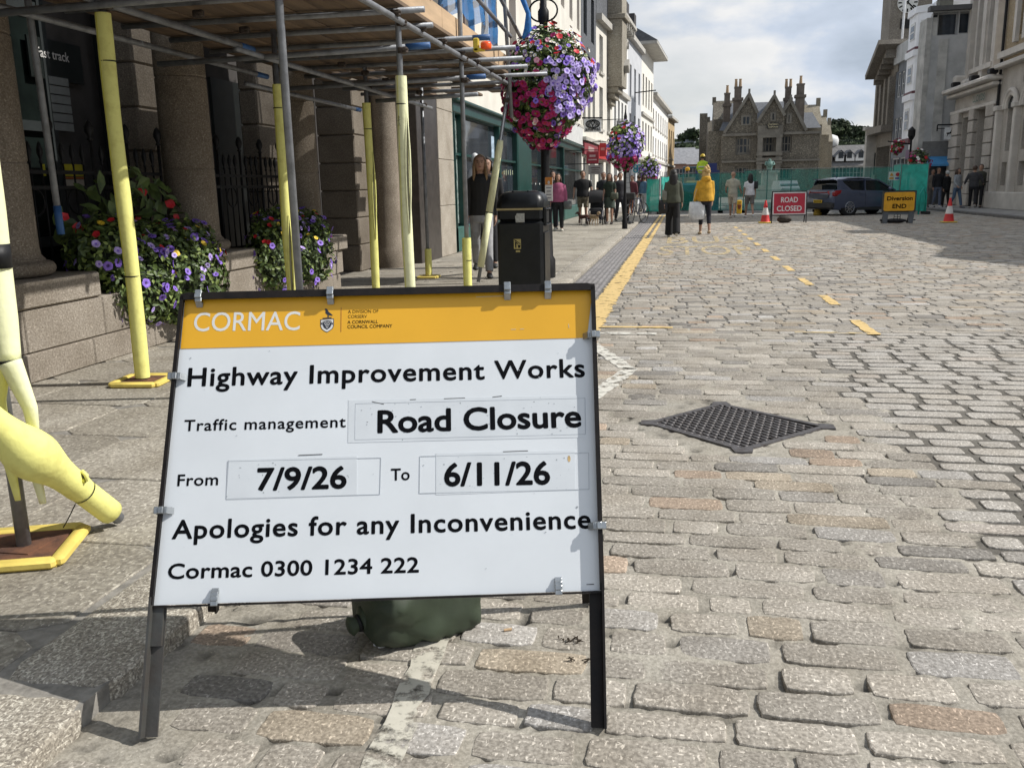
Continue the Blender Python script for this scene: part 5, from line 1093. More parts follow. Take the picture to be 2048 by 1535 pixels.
# ------------------------------------------------------------------ gabled stone hall closing the street
def coinage_hall():
    D = 96.; sc = D/1800.; X = lambda px: AtY(px, 300, D)[0]; Z = lambda py, px=1530: AtY(px, py, D)[2]
    t = thing('gabled_stone_hall', 'old brown stone hall with three gables and four tall chimneys closing the street', 'building', (X(1530), D, 0))
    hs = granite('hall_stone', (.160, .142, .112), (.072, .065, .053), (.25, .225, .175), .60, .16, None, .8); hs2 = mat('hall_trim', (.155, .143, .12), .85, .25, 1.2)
    x0, x1 = X(1442), X(1638); ze = Z(300); O = (x0, D, 0); L = x1-x0
    s = lambda px: X(px)-x0
    wins = [(s(1471), s(1502), Z(308), Z(272), (3, 1)), (s(1525), s(1551), Z(306), Z(270), (3, 1)), (s(1562), s(1583), Z(306), Z(271), (2, 1)), (s(1471), s(1502), Z(360), Z(331), (3, 0)), (s(1560), s(1583), Z(360), Z(335), (2, 0)), (s(1522), s(1552), .2, Z(348), (1, 0))]
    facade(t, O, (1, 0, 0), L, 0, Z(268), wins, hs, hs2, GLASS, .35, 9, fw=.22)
    # three gables with coping, ridge roofs behind
    def gable(pl, pr, pa, pyl, pyr, pya, d, win=None):
        m = MB(); P = lambda px, py: np.array([X(px), D-d, Z(py)]); A, B, C = P(pl, pyl), P(pr, pyr), P(pa, pya); base = Z(268.5)
        poly = [np.array([A[0], A[1], base]), np.array([B[0], B[1], base])]+([B] if B[2]-base > .05 else [])+[C]+([A] if A[2]-base > .05 else []); m.prism(poly, (0, .7, 0)); g = m.build('gable', hs, t)
        m = MB()
        for e, q in ((A, 0.), (B, .013)): m.bar(e+[0, -.02-q, .1], C+[0, -.02-q, .12+q], .55, .28)
        m.box(C+[0, -.36, .30], (.2, .2, .6)); m.build('gable_coping', hs2, g); m = MB(); 
        m.add([A+[0, .7, -.05], C+[0, .7, -.05], C+[0, 9, -.05], A+[0, 9, -.05], B+[0, .7, -.05], B+[0, 9, -.05]], [(0, 1, 2, 3), (1, 4, 5, 2)]); m.build('roof', SLATE, g)
        if win:
            w0, w1, t0, t1 = win; m = MB(); m.box(((X(w0)+X(w1))/2, D-d-.02, (Z(t0)+Z(t1))/2), (X(w1)-X(w0)+.3, .12, Z(t0)-Z(t1)+.3) if False else (X(w1)-X(w0)+.3, .12, abs(Z(t0)-Z(t1))+.3)); f = m.build('window', hs2, g); m = MB(); k = 2 if w1-w0 > 8 else 1
            for i in range(k): a = X(w0)+(X(w1)-X(w0))*i/k+.06; b = X(w0)+(X(w1)-X(w0))*(i+1)/k-.06; m.box(((a+b)/2, D-d-.09, (Z(t0)+Z(t1))/2), (b-a, .04, abs(Z(t0)-Z(t1))))
            m.build('pane', GLASS, f)
    gable(1447, 1512, 1494, 266, 228, 190, .05, (1483, 1497, 247, 233)); gable(1511, 1565, 1543, 248, 236, 196, .5, (1540, 1545, 241, 229)); gable(1560, 1610, 1576, 230, 266, 205, .10, (1573, 1577, 246, 232))
    # centre bay stands forward: oriel with bands
    m = MB(); lo = D-.5
    m.box((X(1538), D-.3, Z(260)/2+Z(268)/2), (X(1563)-X(1513), .55, abs(Z(248)-Z(272)))); 
    for py, h in ((308, .35), (319, .3), (326, .22)): m.box((X(1538), D-.35, Z(py)), (X(1563)-X(1512), .6, h))
    m.box((X(1541), D-.2, Z(322)), (L, .25, .18)); m.box((X(1541), D-.15, Z(268)), (L, .2, .25))
    for px in (1519, 1556): m.box((X(px), D-.3, 3), (.5, .5, 6.0))
    m.build('oriel_band', hs2, t)
    m = MB(); m.box((X(1542), D-.66, Z(252.5)), (X(1554)-X(1531), .08, abs(Z(258)-Z(247)))); sb = m.build('sign_board', MC((.012, .011, .010), .5), t)
    for s_, py in (("Charlotte's", 251.8), ('TeaHouse', 256.8)): text('lettering', s_, sb, (X(1532.2), D-.71, Z(py)), (1, 0, 0), (0, 0, 1), X(1552.8)-X(1532.2), .20, MC((.55, .48, .3), .5), .0, .012)
    # roof ridge behind, side walls with lesser gables
    m = MB(); z0, z1 = Z(258), Z(206); m.add([(x0-.2, D+.6, z0), (x1+.2, D+.6, z0), (x1-.6, D+7.5, z1+.7), (x0+1.2, D+7.5, z1+.7)], [(0, 1, 2, 3)]); m.build('main_roof', SLATE, t)
    for px, py0, py1, w, d in ((1454, 240, 203, 10, 3.0), (1474, 240, 194, 12, 1.6), (1577, 240, 196, 10, 2.6), (1599, 240, 193, 12, 1.5)):
        m = MB(); c = (X(px), D+d); zz0, zz1 = Z(py0)-1, Z(py1); W_ = w*sc*1.3
        m.box((c[0], c[1], (zz0+zz1)/2), (W_, W_, zz1-zz0)); m.box((c[0], c[1], zz1), (W_*1.28, W_*1.28, .28)); m.box((c[0], c[1], zz1+.6), (W_*.82, W_*.82, 1.1)); m.box((c[0], c[1], zz1+1.15), (W_*.92, W_*.92, .14)); ch = m.build('chimney', mat('chimney_stone', (.13, .108, .088), .85, .25, 2) if 'chimney_stone' not in bpy.data.materials else bpy.data.materials['chimney_stone'], t)
        m = MB(); k = 2 if px in (1474, 1577) else 1
        for i in range(k): m.lathe([(.16, 0), (.12, .7), (.15, .72), (.15, .78)], (c[0]+(i-(k-1)/2)*.42, c[1], zz1+1.2), 10)
        m.build('chimney_pot', MC((.35, .24, .14), .8), ch)
    m = MB()
    def side(pxs, D0, D1, zt, zg): pass
    for px, dd, hz, py in ((1429, 6, 1.0, 224), (1418, 13, .5, 262)):           # left flank gables, stepping back
        a = AtY(px, 300, D+dd); z = AtY(px, py, D+dd)[2]; m.box((a[0]+1.2, D+dd+2.2, z/2-.4), (2.8, 5.2, z-.8)); m.prism([(a[0]-.2, D+dd-.4, z-.8), (a[0]-.2, D+dd+4.8, z-.8), (a[0]-.2, D+dd+2.2, z+1.3)], (2.8, 0, 0)); m.box((a[0]-.1, D+dd+2.2, z+1.3), (.4, .4, .8))
    m.box((x0-.45, D+5.0, 3.3), (1.6, 8.5, 6.6)); m.box((X(1414), D+19, 4.8), (.9, .9, 9.8))
    m.build('left_flank', hs, t); m = MB()
    for px, dd, py in ((1612, 5.5, 210), (1628, 12, 232), (1638, 19, 248)):
        a = AtY(px, 300, D+dd); z = AtY(px, py, D+dd)[2]; m.box((a[0], D+dd, (z-2.2)/2), (2.2, 5.6, z-2.2)); m.prism([(a[0]+1.11, D+dd-2.9, z-2.2), (a[0]+1.11, D+dd+2.9, z-2.2), (a[0]+1.11, D+dd, z)], (-2.2, 0, 0)); m.box((a[0]+1, D+dd, z+.2), (.4, .4, .9))
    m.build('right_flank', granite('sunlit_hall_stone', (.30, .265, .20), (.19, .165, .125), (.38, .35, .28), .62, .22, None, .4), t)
coinage_hall()
def statue():
    p = AtY(1539, 336, 78); zt = AtY(1539, 318, 78)[2]; t = thing('statue', 'weathered bronze statue on a stepped stone plinth before the gabled hall', 'statue', (p[0], 78, 0)); x = p[0]
    m = MB(); m.box((x, 78, .4), (2.6, 2.6, .8)); m.box((x, 78, .95), (1.9, 1.9, .4)); m.box((x, 78, 1.6), (1.2, 1.2, 1.2), bev=.05); m.box((x, 78, 2.22), (1.5, 1.5, .16)); m.build('plinth', STONE_TRIM, t)
    z = 2.3; h = zt-z; m = MB(); m.loft([((x, 78, z), .20, .18), ((x, 78, z+h*.2), .22, .18), ((x, 78, z+h*.5), .25, .2), ((x, 78, z+h*.66), .27, .2), ((x, 78, z+h*.8), .26, .18), ((x, 78, z+h*.84), .10, .1), ((x, 78, z+h*.88), .12, .13), ((x, 78, z+h*.95), .12, .13), ((x, 78, z+h), .05, .05)]); m.tube([(x-.26, 78, z+h*.78), (x-.36, 77.9, z+h*.55), (x-.15, 77.7, z+h*.45)], .07, 8); m.tube([(x+.26, 78, z+h*.78), (x+.36, 77.9, z+h*.55), (x+.15, 77.7, z+h*.45)], .07, 8); m.lathe([(.2, 0), (.2, .3)], (x, 77.72, z+h*.38), 12); m.build('figure', mat('bronze_verdigris', (.12, .22, .19), .7, .3, 9), t, True)
statue()
def dormer_house():
    D = 125.; a, b = at(1640, D), at(1742, D); Z = lambda py: AtY(1690, py, D)[2]; t = thing('dormer_house', 'long grey slate-roofed house with white gabled dormers right of the stone hall', 'house', tuple((a+b)/2)); L = b[0]-a[0]
    facade(t, a, (1, 0, 0), L, 0, Z(331), row(.5, L-.5, 6, 1.0, 1.6, 3.2), mat('pale_wall', (.55, .55, .53), .8, .08), None, GLASS, .15, 6)
    m = MB(); m.prism([(a[0]-.3, D-.4, Z(332)), (b[0], D-.4, Z(332)), (b[0], D+3.5, Z(289)), (a[0]-.3, D+3.5, Z(289))], (0, .4, .05)); m.build('roof', mat('dormer_slate', (.15, .145, .14), .75, .25, 3), t)
    for px in (1654, 1682, 1699, 1722):
        x = AtY(px, 310, D)[0]; m = MB(); z0, z1 = Z(322), Z(302); m.prism([(x-.65, D, z0), (x+.65, D, z0), (x+.65, D, (z0+z1)/2+.1), (x, D, z1), (x-.65, D, (z0+z1)/2+.1)], (0, 3, 0)); d = m.build('dormer', MC((.68, .68, .66), .6), t); m = MB(); m.box((x, D-.02, z0+.75), (.6, .06, .8)); m.build('pane', GLASS, d); m = MB()
        for sg in (-1, 1): m.bar((x+sg*.85, D+1.4, (z0+z1)/2-.1), (x, D+1.4, z1+.12), 3.1, .09) 
        m.build('dormer_roof', SLATE, d)
    m = MB(); x = AtY(1667, 285, D)[0]; m.lathe([(.9, 0), (1.25, .3), (1.3, .9), (1.1, 1.35), (.5, 1.6), (.05, 1.65)], (x, D+4, Z(291)), 16); m.build('roof_tank', MC((.6, .6, .58), .6), t, True)
dormer_house()

# ------------------------------------------------------------------ right-hand side
def banks():
    X = 13.2; Y = lambda px, xx=X: AtX(px, 300, xx)[1]; st = granite('bank_stone', (.50, .465, .42), (.40, .37, .33), (.58, .55, .5), .63, .5, None, .25); trim = mat('bank_trim', (.54, .505, .455), .8, .12, 1.5, bump=.1)
    ya, yb = Y(1990), Y(1903)                         # pale portico bank; facade seen from the street runs far -> near
    t = thing('pale_stone_bank', 'pale stone bank with deep square portico beyond the right cone', 'bank building', (X, (ya+yb)/2, .06)); L = yb-ya
    O = (X, yb, 0); u = (0, -1, 0); S = lambda px: yb-Y(px)
    facade(t, O, u, L, .06, 5.5, [(S(1921), S(1939), 1.0, 4.15, (0, 0)), (S(1951), S(1972), .3, 4.35, (0, 0))], st, DFRAME, GLASS, .9, 6)
    for px0, px1 in ((1904, 1920), (1940, 1950), (1973, 1989)):
        z = .06; m = MB()
        while z < 4.2: a, b = S(px0), S(px1); m.box((X-.09, yb-(a+b)/2, z+.27), (.22, b-a, .52), bev=.03); z += .55
        m.build('rusticated_pier', st, t, 40)
    m = MB(); m.box((X-.25, (ya+yb)/2, 5.45), (.8, L+.3, .22), bev=.06); m.box((X-.15, (ya+yb)/2, 5.22), (.5, L+.2, .2), bev=.05); m.box((X-.06, (ya+yb)/2, 4.45), (.3, L+.1, .16), bev=.03); m.build('cornice', trim, t, 40)
    text('lettering', 'LLOYDS', t, (X-.06, yb-S(1941.5), 4.72), u, (0, 0, 1), S(1964)-S(1941.5), .30, MC((.01, .07, .045), .4), .02, .03)
    X2 = 13.95; yb2 = AtX(1938, 200, X2)[1]; ya2 = AtX(1993, 200, X2)[1]; L2 = yb2-ya2; S2 = lambda px: yb2-AtX(px, 200, X2)[1]
    facade(t, (X2, yb2, 0), u, L2, 5.5, 14.5, [(S2(1951), S2(1963), 6.5, 9.7, (0, 1)), (S2(1972), S2(1985), 6.5, 9.9, (0, 1)), (S2(1951), S2(1963), 11.2, 13.4, (0, 1)), (S2(1972), S2(1985), 11.2, 13.4, (0, 1))], st, trim, GLASS, .35, 6, 'upper_wall', fw=.14)
    m = MB(); s_ = []
    for a, b in ((1951, 1963), (1972, 1985)):
        c = (S2(a)+S2(b))/2; w = (S2(b)-S2(a))/2+.35; y = yb2-c
        m.prism([(X2-.25, y-w, 10.5), (X2-.25, y+w, 10.5), (X2-.25, y, 11.15)], (.3, 0, 0)); m.box((X2-.2, y, 10.42), (.45, 2*w+.1, .14)); m.box((X2-.1, y, 10.1), (.2, 2*w-.5, .45)); m.box((X2-.16, y, 6.35), (.35, 2*w, .22))
        for q in (-1, 1): m.box((X2-.08, y+q*(w-.2), 8.2), (.18, .26, 3.7))
    for px in (1939, 1967, 1989): m.box((X2-.12, yb2-S2(px), 10), (.3, .5, 9))
    m.build('window_surround', trim, t, 40); m = MB(); m.box((X2-.0, yb2+.1, 5.9), (1.6, .5, .8), bev=.1); m.box((X2-.4, yb2-1, 5.75), (.5, 1, .5), bev=.1); m.build('balustrade_block', trim, t)
    m = MB()
    for px in (1912, 1948, 1984): y = AtX(px, 190, X-.3)[1]; m.box((X-.35, y, 5.72), (.35, .42, .22), bev=.04); m.tube([(X-.2, y, 5.6), (X-.4, y, 5.66)], .04, 6)
    m.build('floodlight', BLACKM, t)
    # second bank: golden rubble, round arches, running out of the picture
    gr = granite('golden_rubble', (.40, .31, .185), (.28, .225, .15), (.42, .36, .27), .62, .22, None, .5); yn = Y(2120); L = ya-yn; t = thing('arched_bank', 'stone bank with round-arched ground floor windows at the right picture edge', 'bank building', (X, (ya+yn)/2, .06)); O = (X, ya-.02, 0); S = lambda px: ya-.02-Y(px)
    wins = [(S(2009), S(2026), 2.4, 4.1, (0, 1)), (S(2041), S(2062), 2.4, 4.1, (0, 1)), (S(2006), S(2016), 1.0, 1.95, (0, 0)), (S(2040), S(2052), 1.0, 1.95, (0, 0)), (S(2080), S(2100), 2.4, 4.1, (0, 1))]
    facade(t, O, u, L, .06, 5.9, wins, st, trim, GLASS, .4, 8); m = MB()
    for a, b in ((2006, 2030), (2039, 2066), (2078, 2102)):
        c = (S(a)+S(b))/2; w = (S(b)-S(a))/2
        for rr, dd in ((w, .18), (w*.8, .10)): m.tube([(X-dd*.5, ya-c-rr*math.cos(q), 4.1+rr*math.sin(q)) for q in np.linspace(0, math.pi, 13)], .10, 8)
    for px in (1998, 2034, 2072): m.box((X-.1, ya-S(px), 2.1), (.3, S(2034)-S(2029), 4.1), bev=.03); m.box((X-.12, ya-S(px), 4.15), (.4, S(2034)-S(2027), .22), bev=.03)
    m.box((X-.1, (ya+yn)/2, .4), (.35, L, .7), bev=.03); m.box((X-.12, (ya+yn)/2, 5.85), (.5, L, .2), bev=.04); m.build('arch_trim', trim, t, 40)
    m = MB()
    for a, b in ((2009, 2026), (2041, 2062), (2080, 2100)):
        c = (S(a)+S(b))/2; w = (S(b)-S(a))/2; m.prism([(X-.02, ya-c-w*math.cos(q), 4.1+w*math.sin(q)) for q in np.linspace(0, math.pi, 13)], (.05, 0, 0))
    m.build('arch_glazing', GLASS, t); text('lettering', 'INV', t, (X-.03, ya-S(2036.5), 4.98), u, (0, 0, 1), .75, .26, MC((.02, .03, .03), .4), .015, .03)
    facade(t, (X, ya-.02, 0), u, L, 5.95, 14.5, [(S(2017), S(2030), 6.9, 9.3, (0, 1)), (S(2056), S(2072), 6.9, 9.3, (0, 1)), (S(2030), S(2046), 11.2, 13.4, (1, 1))], gr, trim, GLASS, .35, 8, 'upper_wall', fw=.12); m = MB()
    for a, b in ((2014, 2033), (2053, 2075)):
        c = (S(a)+S(b))/2; w = (S(b)-S(a))/2
        for rr in (w, w*.75): m.tube([(X-.08, ya-c-rr*math.cos(q), 9.3+rr*.9*math.sin(q)) for q in np.linspace(0, math.pi, 11)], .11, 6)
        for q in (-1, 1): m.box((X-.06, ya-c+q*w*.95, 8.0), (.2, .28, 2.7))
        m.ball((X-.1, ya-c, 9.5+w), (.12, .16, .35), 8, 6)
    m.box((X-.12, (ya+yn)/2, 10.6), (.4, L, .3)); m.box((X-.1, (ya+yn)/2, 6.3), (.3, L, .25)); m.build('window_surround', trim, t, 40)
    m = MB(); m.tube([(X-.08, ya-.05, .3), (X-.08, ya-.05, 14)], .06, 8); m.build('drainpipe', BLACKM, t)
    # hanging horse sign
    c = AtY(1889, 264, Y(1903)-.4); t = thing('horse_sign', 'white hanging sign with a black rearing horse on an iron bracket', 'hanging sign', c); w = (AtY(1910, 264, c[1])[0]-AtY(1888, 264, c[1])[0]); zt, zb = AtY(1900, 255, c[1])[2], AtY(1900, 279, c[1])[2]; m = MB(); x = c[0]; m.box((x+w/2, c[1], (zt+zb)/2), (w, .05, zt-zb)); bd = m.build('board', MC((.62, .64, .65), .5), t)
    hx, hz, k = x+w*.45, (zt+zb)/2, w*.9; H_ = [(-.33, -.02), (-.30, .06), (-.18, .10), (-.02, .10), (.08, .18), (.13, .33), (.20, .36), (.27, .28), (.24, .22), (.18, .20), (.17, .08), (.30, .10), (.33, -.02), (.28, -.02), (.26, .05), (.12, -.02), (.0, -.06), (-.10, -.06), (-.16, -.20), (-.24, -.32), (-.28, -.30), (-.22, -.18), (-.22, -.04), (-.28, -.0)]
    m = MB(); m.prism([(hx+a*k, c[1]-.027, hz+b*k) for a, b in H_], (0, -.006, 0)); m.build('horse', BLACK_TXT, bd); m = MB(); A, B = AtY(1875, 250, c[1]), AtY(1918, 249, c[1]); m.tube([A, B], .035, 8); m.tube([A+[0, 0, -.18], B+[0, 0, -.18]], .02, 6); m.tube([A, A+[0, 0, -.3]], .03, 6); m.build('bracket', BLACKM, t)
    m = MB(); m.box((X+4, 22, 3.7), (8, 27.5, 7.4)); m.box((X+.7, 27, 7.7), (1.0, 1.6, 1.3)); m.prism([(X+.1, 16, 7.4), (X+.1, 21, 7.4), (X+.1, 18.5, 8.3)], (5, 0, 0)); o = m.build('side_street_building', st, None); tag(o, 'plain stone building on the right pavement, outside the picture', 'building')
banks()
def right_far():
    X = 12.45; D0 = 49.6; conc = mat('stained_concrete', (.52, .525, .52), .9, .22, .8, bump=.3, bscale=14, col2=(.34, .345, .34)); band = mat('concrete_band', (.42, .415, .39), .9, .25, 1.5, bump=.2)
    Z = lambda py, px=1870: AtY(px, py, D0)[2]
    x0 = AtY(1857, 300, D0)[0]; t = thing('grey_flank_building', 'tall grey building with a blank stained side wall and one big corner window', 'building', (x0+3, D0, .06))
    facade(t, (x0, D0, 0), (1, 0, 0), 9, 2.95, Z(22), [(AtY(1865, 50, D0)[0]-x0, AtY(1917, 50, D0)[0]-x0, Z(72), Z(26), (0, 0)), (AtY(1918.5, 50, D0)[0]-x0, AtY(1942, 50, D0)[0]-x0, Z(70), Z(26), (0, 0))], conc, MC((.3, .3, .3), .6), SKYG, .3, 1.5)
    m = MB(); m.box((x0-.26, D0+.75, (Z(22)+2.9)/2-.2), (.5, 1.4, Z(22)-2.9-.2)); m.build('street_front', band, t); m = MB(); m.box((x0+.30, D0-.04, (Z(285)+Z(80))/2), (.42, .08, Z(80)-Z(285))); m.build('render_strip', band, t); m = MB(); m.box((x0+4, D0-.1, Z(19)), (9, .5, .22)); m.build('parapet', MC((.09, .09, .09), .7), t)
    m = MB(); m.box((x0+4.2, D0+.6, 1.5), (9, .3, 2.9)); m.build('recessed_shop', MC((.08, .085, .09), .5), t); m = MB(); m.box((x0+4.2, D0-.03, Z(298)), (9, .12, .75)); m.build('fascia', MC((.17, .165, .155), .7), t); xa, xb = AtY(1836, 320, D0-.6)[0], AtY(1909, 320, D0-.6)[0]
    m = MB(); m.prism([(xa, D0-.1, Z(313)), (xa, D0-1.1, Z(329)), (xa, D0-1.1, Z(333)), (xa, D0-.1, Z(330))], (xb-xa, 0, 0)); m.build('awning', MC((.06, .25, .50), .6), t); m = MB(); cq = AtY(1890, 8, D0+1.2); m.box((cq[0], D0+1.2, cq[2]), (.62, .6, 1.0)); m.box((cq[0], D0+1.2, cq[2]+.35), (.8, .75, .16)); m.build('chimney', MC((.14, .14, .12), .85), t)
    # white bay-windowed house
    y0, y1 = AtX(1858, 300, X)[1], AtX(1800, 300, X)[1]; D1 = D0+1.6; t = thing('white_bay_house', 'narrow white house with three storeys of bay windows and maroon bands', 'house', (X, D1+1.5, .06)); wp = mat('bay_white', (.80, .81, .83), .6, .06, 2); L = 3.6
    facade(t, (X+.05, D1+L, 0), (0, -1, 0), L, .06, 10.1, [], wp, None, None, .2, 6)
    zs = [(3.45, 5.45), (5.85, 7.65), (8.05, 9.75)]
    for i, (za, zb) in enumerate(zs):
        B = [(X, D1+L-.3), (X-.55, D1+L-.9), (X-.55, D1+.9), (X, D1+.3)]; m = MB(); m.prism([(p[0], p[1], za) for p in B], (0, 0, zb-za)); m.prism([(p[0]-.12*(p[0] < X-.1), p[1], zb-.02) for p in B], (0, 0, .32)); b = m.build('bay', wp, t); m = MB(); m.prism([(p[0]-.05*(p[0] < X-.1), p[1], za-.22) for p in B], (0, 0, .26)); m.build('maroon_band', MC((.10, .025, .035), .6), b)
        for (ax, ay), (bx, by) in zip(B, B[1:]):
            a, c = np.array([ax, ay, 0]), np.array([bx, by, 0]); d = c-a; nn = np.array([d[1], -d[0], 0]); nn /= np.linalg.norm(nn); nn = -nn if nn[0] > 0 or (abs(nn[0]) < 1e-6) else nn
            if nn[0] > 0: nn = -nn
            m = MB(); m.prism([a+d*.24+nn*.012+[0, 0, za+.45], a+d*.76+nn*.012+[0, 0, za+.45], a+d*.76+nn*.012+[0, 0, zb-.4], a+d*.24+nn*.012+[0, 0, zb-.4]], nn*.02); w = m.build('window', WFRAME, b); m = MB()
            for q in (0, 1): h0 = za+.52+q*(zb-za-.98)/2; m.prism([a+d*.30+nn*.034+[0, 0, h0], a+d*.70+nn*.034+[0, 0, h0], a+d*.70+nn*.034+[0, 0, h0+(zb-za-.98)/2-.08], a+d*.30+nn*.034+[0, 0, h0+(zb-za-.98)/2-.08]], nn*.008)
            m.build('pane', GLASS, w)
    m = MB(); m.box((X-.02, D1+L/2, 2.7), (.12, L, .5)); m.build('fascia', MC((.10, .03, .12), .5), t)
    # dark grey modern front
    D2 = D1+L; L2 = 4.5; t = thing('dark_grey_building', 'dark grey panelled building between the white bays and the town hall', 'building', (X, D2+2.6, .06)); facade(t, (X+.1, D2+L2, 0), (0, -1, 0), L2, .06, 8.0, row(.3, L2-.3, 4, .8, 3.6, 4.9)+row(.3, L2-.3, 4, .8, 6.1, 7.5)+row(.3, L2-.3, 2, 2, .4, 2.6), mat('dark_panel', (.13, .145, .165), .6, .2, 2), None, SKYG, .12, 6); m = MB(); m.box((X+.1, D2+L2/2, 8.5), (.4, L2-.01, 1.0)); m.build('concrete_fascia', conc, t)
    # town hall with pediment cornice, clock tower and flagpole
    D3 = D2+L2; L3 = 4.2; X = 12.5; t = thing('town_hall', 'town hall with bracketed overhanging cornice and a square clock tower', 'town hall', (X, D3+3.7, .06)); hs = granite('town_hall_stone', (.24, .215, .18), (.17, .15, .125), (.32, .3, .25), .62, .3, None, .4)
    facade(t, (X, D3+L3, 0), (0, -1, 0), L3, .06, 7.7, row(.4, L3-.4, 3, .8, 4.9, 7.0)+row(.4, L3-.4, 3, 1.5, .3, 3.4), hs, None, GLASS, .4, 6); m = MB(); m.bar((X-.3, D3-.9, 9.25), (X-.3, D3+2.6, 7.65), 1.9, .30); m.bar((X-.1, D3-.5, 8.8), (X-.1, D3+2.7, 7.35), 1.2, .28); m.box((X-.2, D3+L3/2, 4.4), (.9, L3+.2, .4)); m.prism([(X-.02, D3-.6, 7.6), (X-.02, D3+2.6, 7.6), (X-.02, D3-.6, 9.0)], (1.5, 0, 0))
    for k in range(6): m.box((X-.3, D3-.4+k*.55, 8.55-k*.25), (.9, .25, .3))
    for k in range(4): m.box((X-.12, D3+.3+k*1.2, 5.9), (.35, .45, 3.0))
    m.build('cornice', hs, t); xT = AtY(1783, 40, D3+5.2)[0]+1.25; w = 2.5; m = MB(); yT = D3+6.5; m.box((xT-.1, yT, 11), (w, w, 22)); m.build('clock_tower', hs, t)
    zc = AtY(1815, 6, yT-w/2)[2]; cx = AtY(1815, 6, yT-w/2)[0]; m = MB(); N_ = 32; r = .62; m.prism([(cx+r*math.cos(q), yT-w/2-.003, zc+r*math.sin(q)) for q in np.linspace(0, 2*math.pi, N_+1)[:-1]], (0, -.12, 0)); f = m.build('clock_face', MC((.62, .62, .58), .6), t); m = MB()
    for k in range(12):
        q = k*math.pi/6; d = np.array([math.sin(q), 0, math.cos(q)]); m.bar(np.array([cx, yT-w/2-.135, zc])+d*r*.60, np.array([cx, yT-w/2-.135, zc])+d*r*.93, .02, .08, np.cross(d, (0, 1, 0)))
    for q, l in ((2.35, .85), (.3, .55)): d = np.array([math.sin(q), 0, math.cos(q)]); m.bar(np.array([cx, yT-w/2-.15, zc])-d*.1, np.array([cx, yT-w/2-.15, zc])+d*r*l, .02, .07, np.cross(d, (0, 1, 0)))
    m.build('clock_hand', BLACK_TXT, f); m = MB(); m.box((cx, yT-w/2-.02, zc-1.25), (.7, .08, .6)); m.build('louvre', MC((.01, .01, .01), .8), t); fx = AtY(1806, 40, D3+2.5)[0]; m = MB(); m.tube([(fx, D3+2.5, 7.6), (fx+.10, D3+2.5, 18)], .07, 8); m.build('flagpole', MC((.7, .7, .7), .4), t)
    # little clock house and low wall beyond
    D4 = D3+L3; t = thing('corner_house', 'small pale stone house tucked behind the town hall', 'house', (X, D4+4, 0)); facade(t, (X+.4, D4+3.5, 0), (0, -1, 0), 2.5, 0, 4.5, row(.3, 2.2, 1, 1, 2.4, 3.8), STONE_TRIM, None, GLASS, .2, 6); a = AtY(1741, 345, D4); m = MB(); m.box((12.5, D4+.5, 2.3), (1.15, .6, 4.6)); m.box((12.45, D4+.4, 4.65), (1.4, .9, .2)); m.build('end_wall', STONE_TRIM, t); m = MB(); m.box((AtY(1757, 320, D4+.2)[0], D4+.17, 2.4), (.55, .08, 1.4)); m.build('dark_window', MC((.02, .025, .025), .4), t)
    # planters and baskets against the right row
    for px, py, D, R, lab in ((1795, 293, 50, .30, 'small red hanging basket on a bracket by the white bay house'), (1838, 326, 44, .50, 'flower ball on the right above the green corner screen')):
        c = AtY(px, py, D); flower_ball(c, R, 420, lab, 4, [('red_blossoms', RED, 40, .07, SML, anyw, None), ('white_blossoms', WHT_P, 30, .06, SML, anyw, None), ('magenta_blossoms', MAG, 30, .07, SML, anyw, None)], 'flower baskets on the right side', ls=.07)
    c = AtY(1819, 326, 44.3); t = thing('street_lamp', 'black lamp post behind the green corner screen on the right', 'street lamp', (c[0], 44.3, .06)); m = MB(); m.lathe([(.1, 0), (.08, .8), (.05, .9), (.045, 3.0), (.09, 3.05), (.16, 3.2), (.16, 3.45), (.02, 3.6)], (c[0], 44.3, .06), 10); m.tube([(c[0], 44.3, 2.9), (c[0]-1.0, 44.3, 3.05)], .03, 6); m.build('post', BLACKM, t)
right_far()

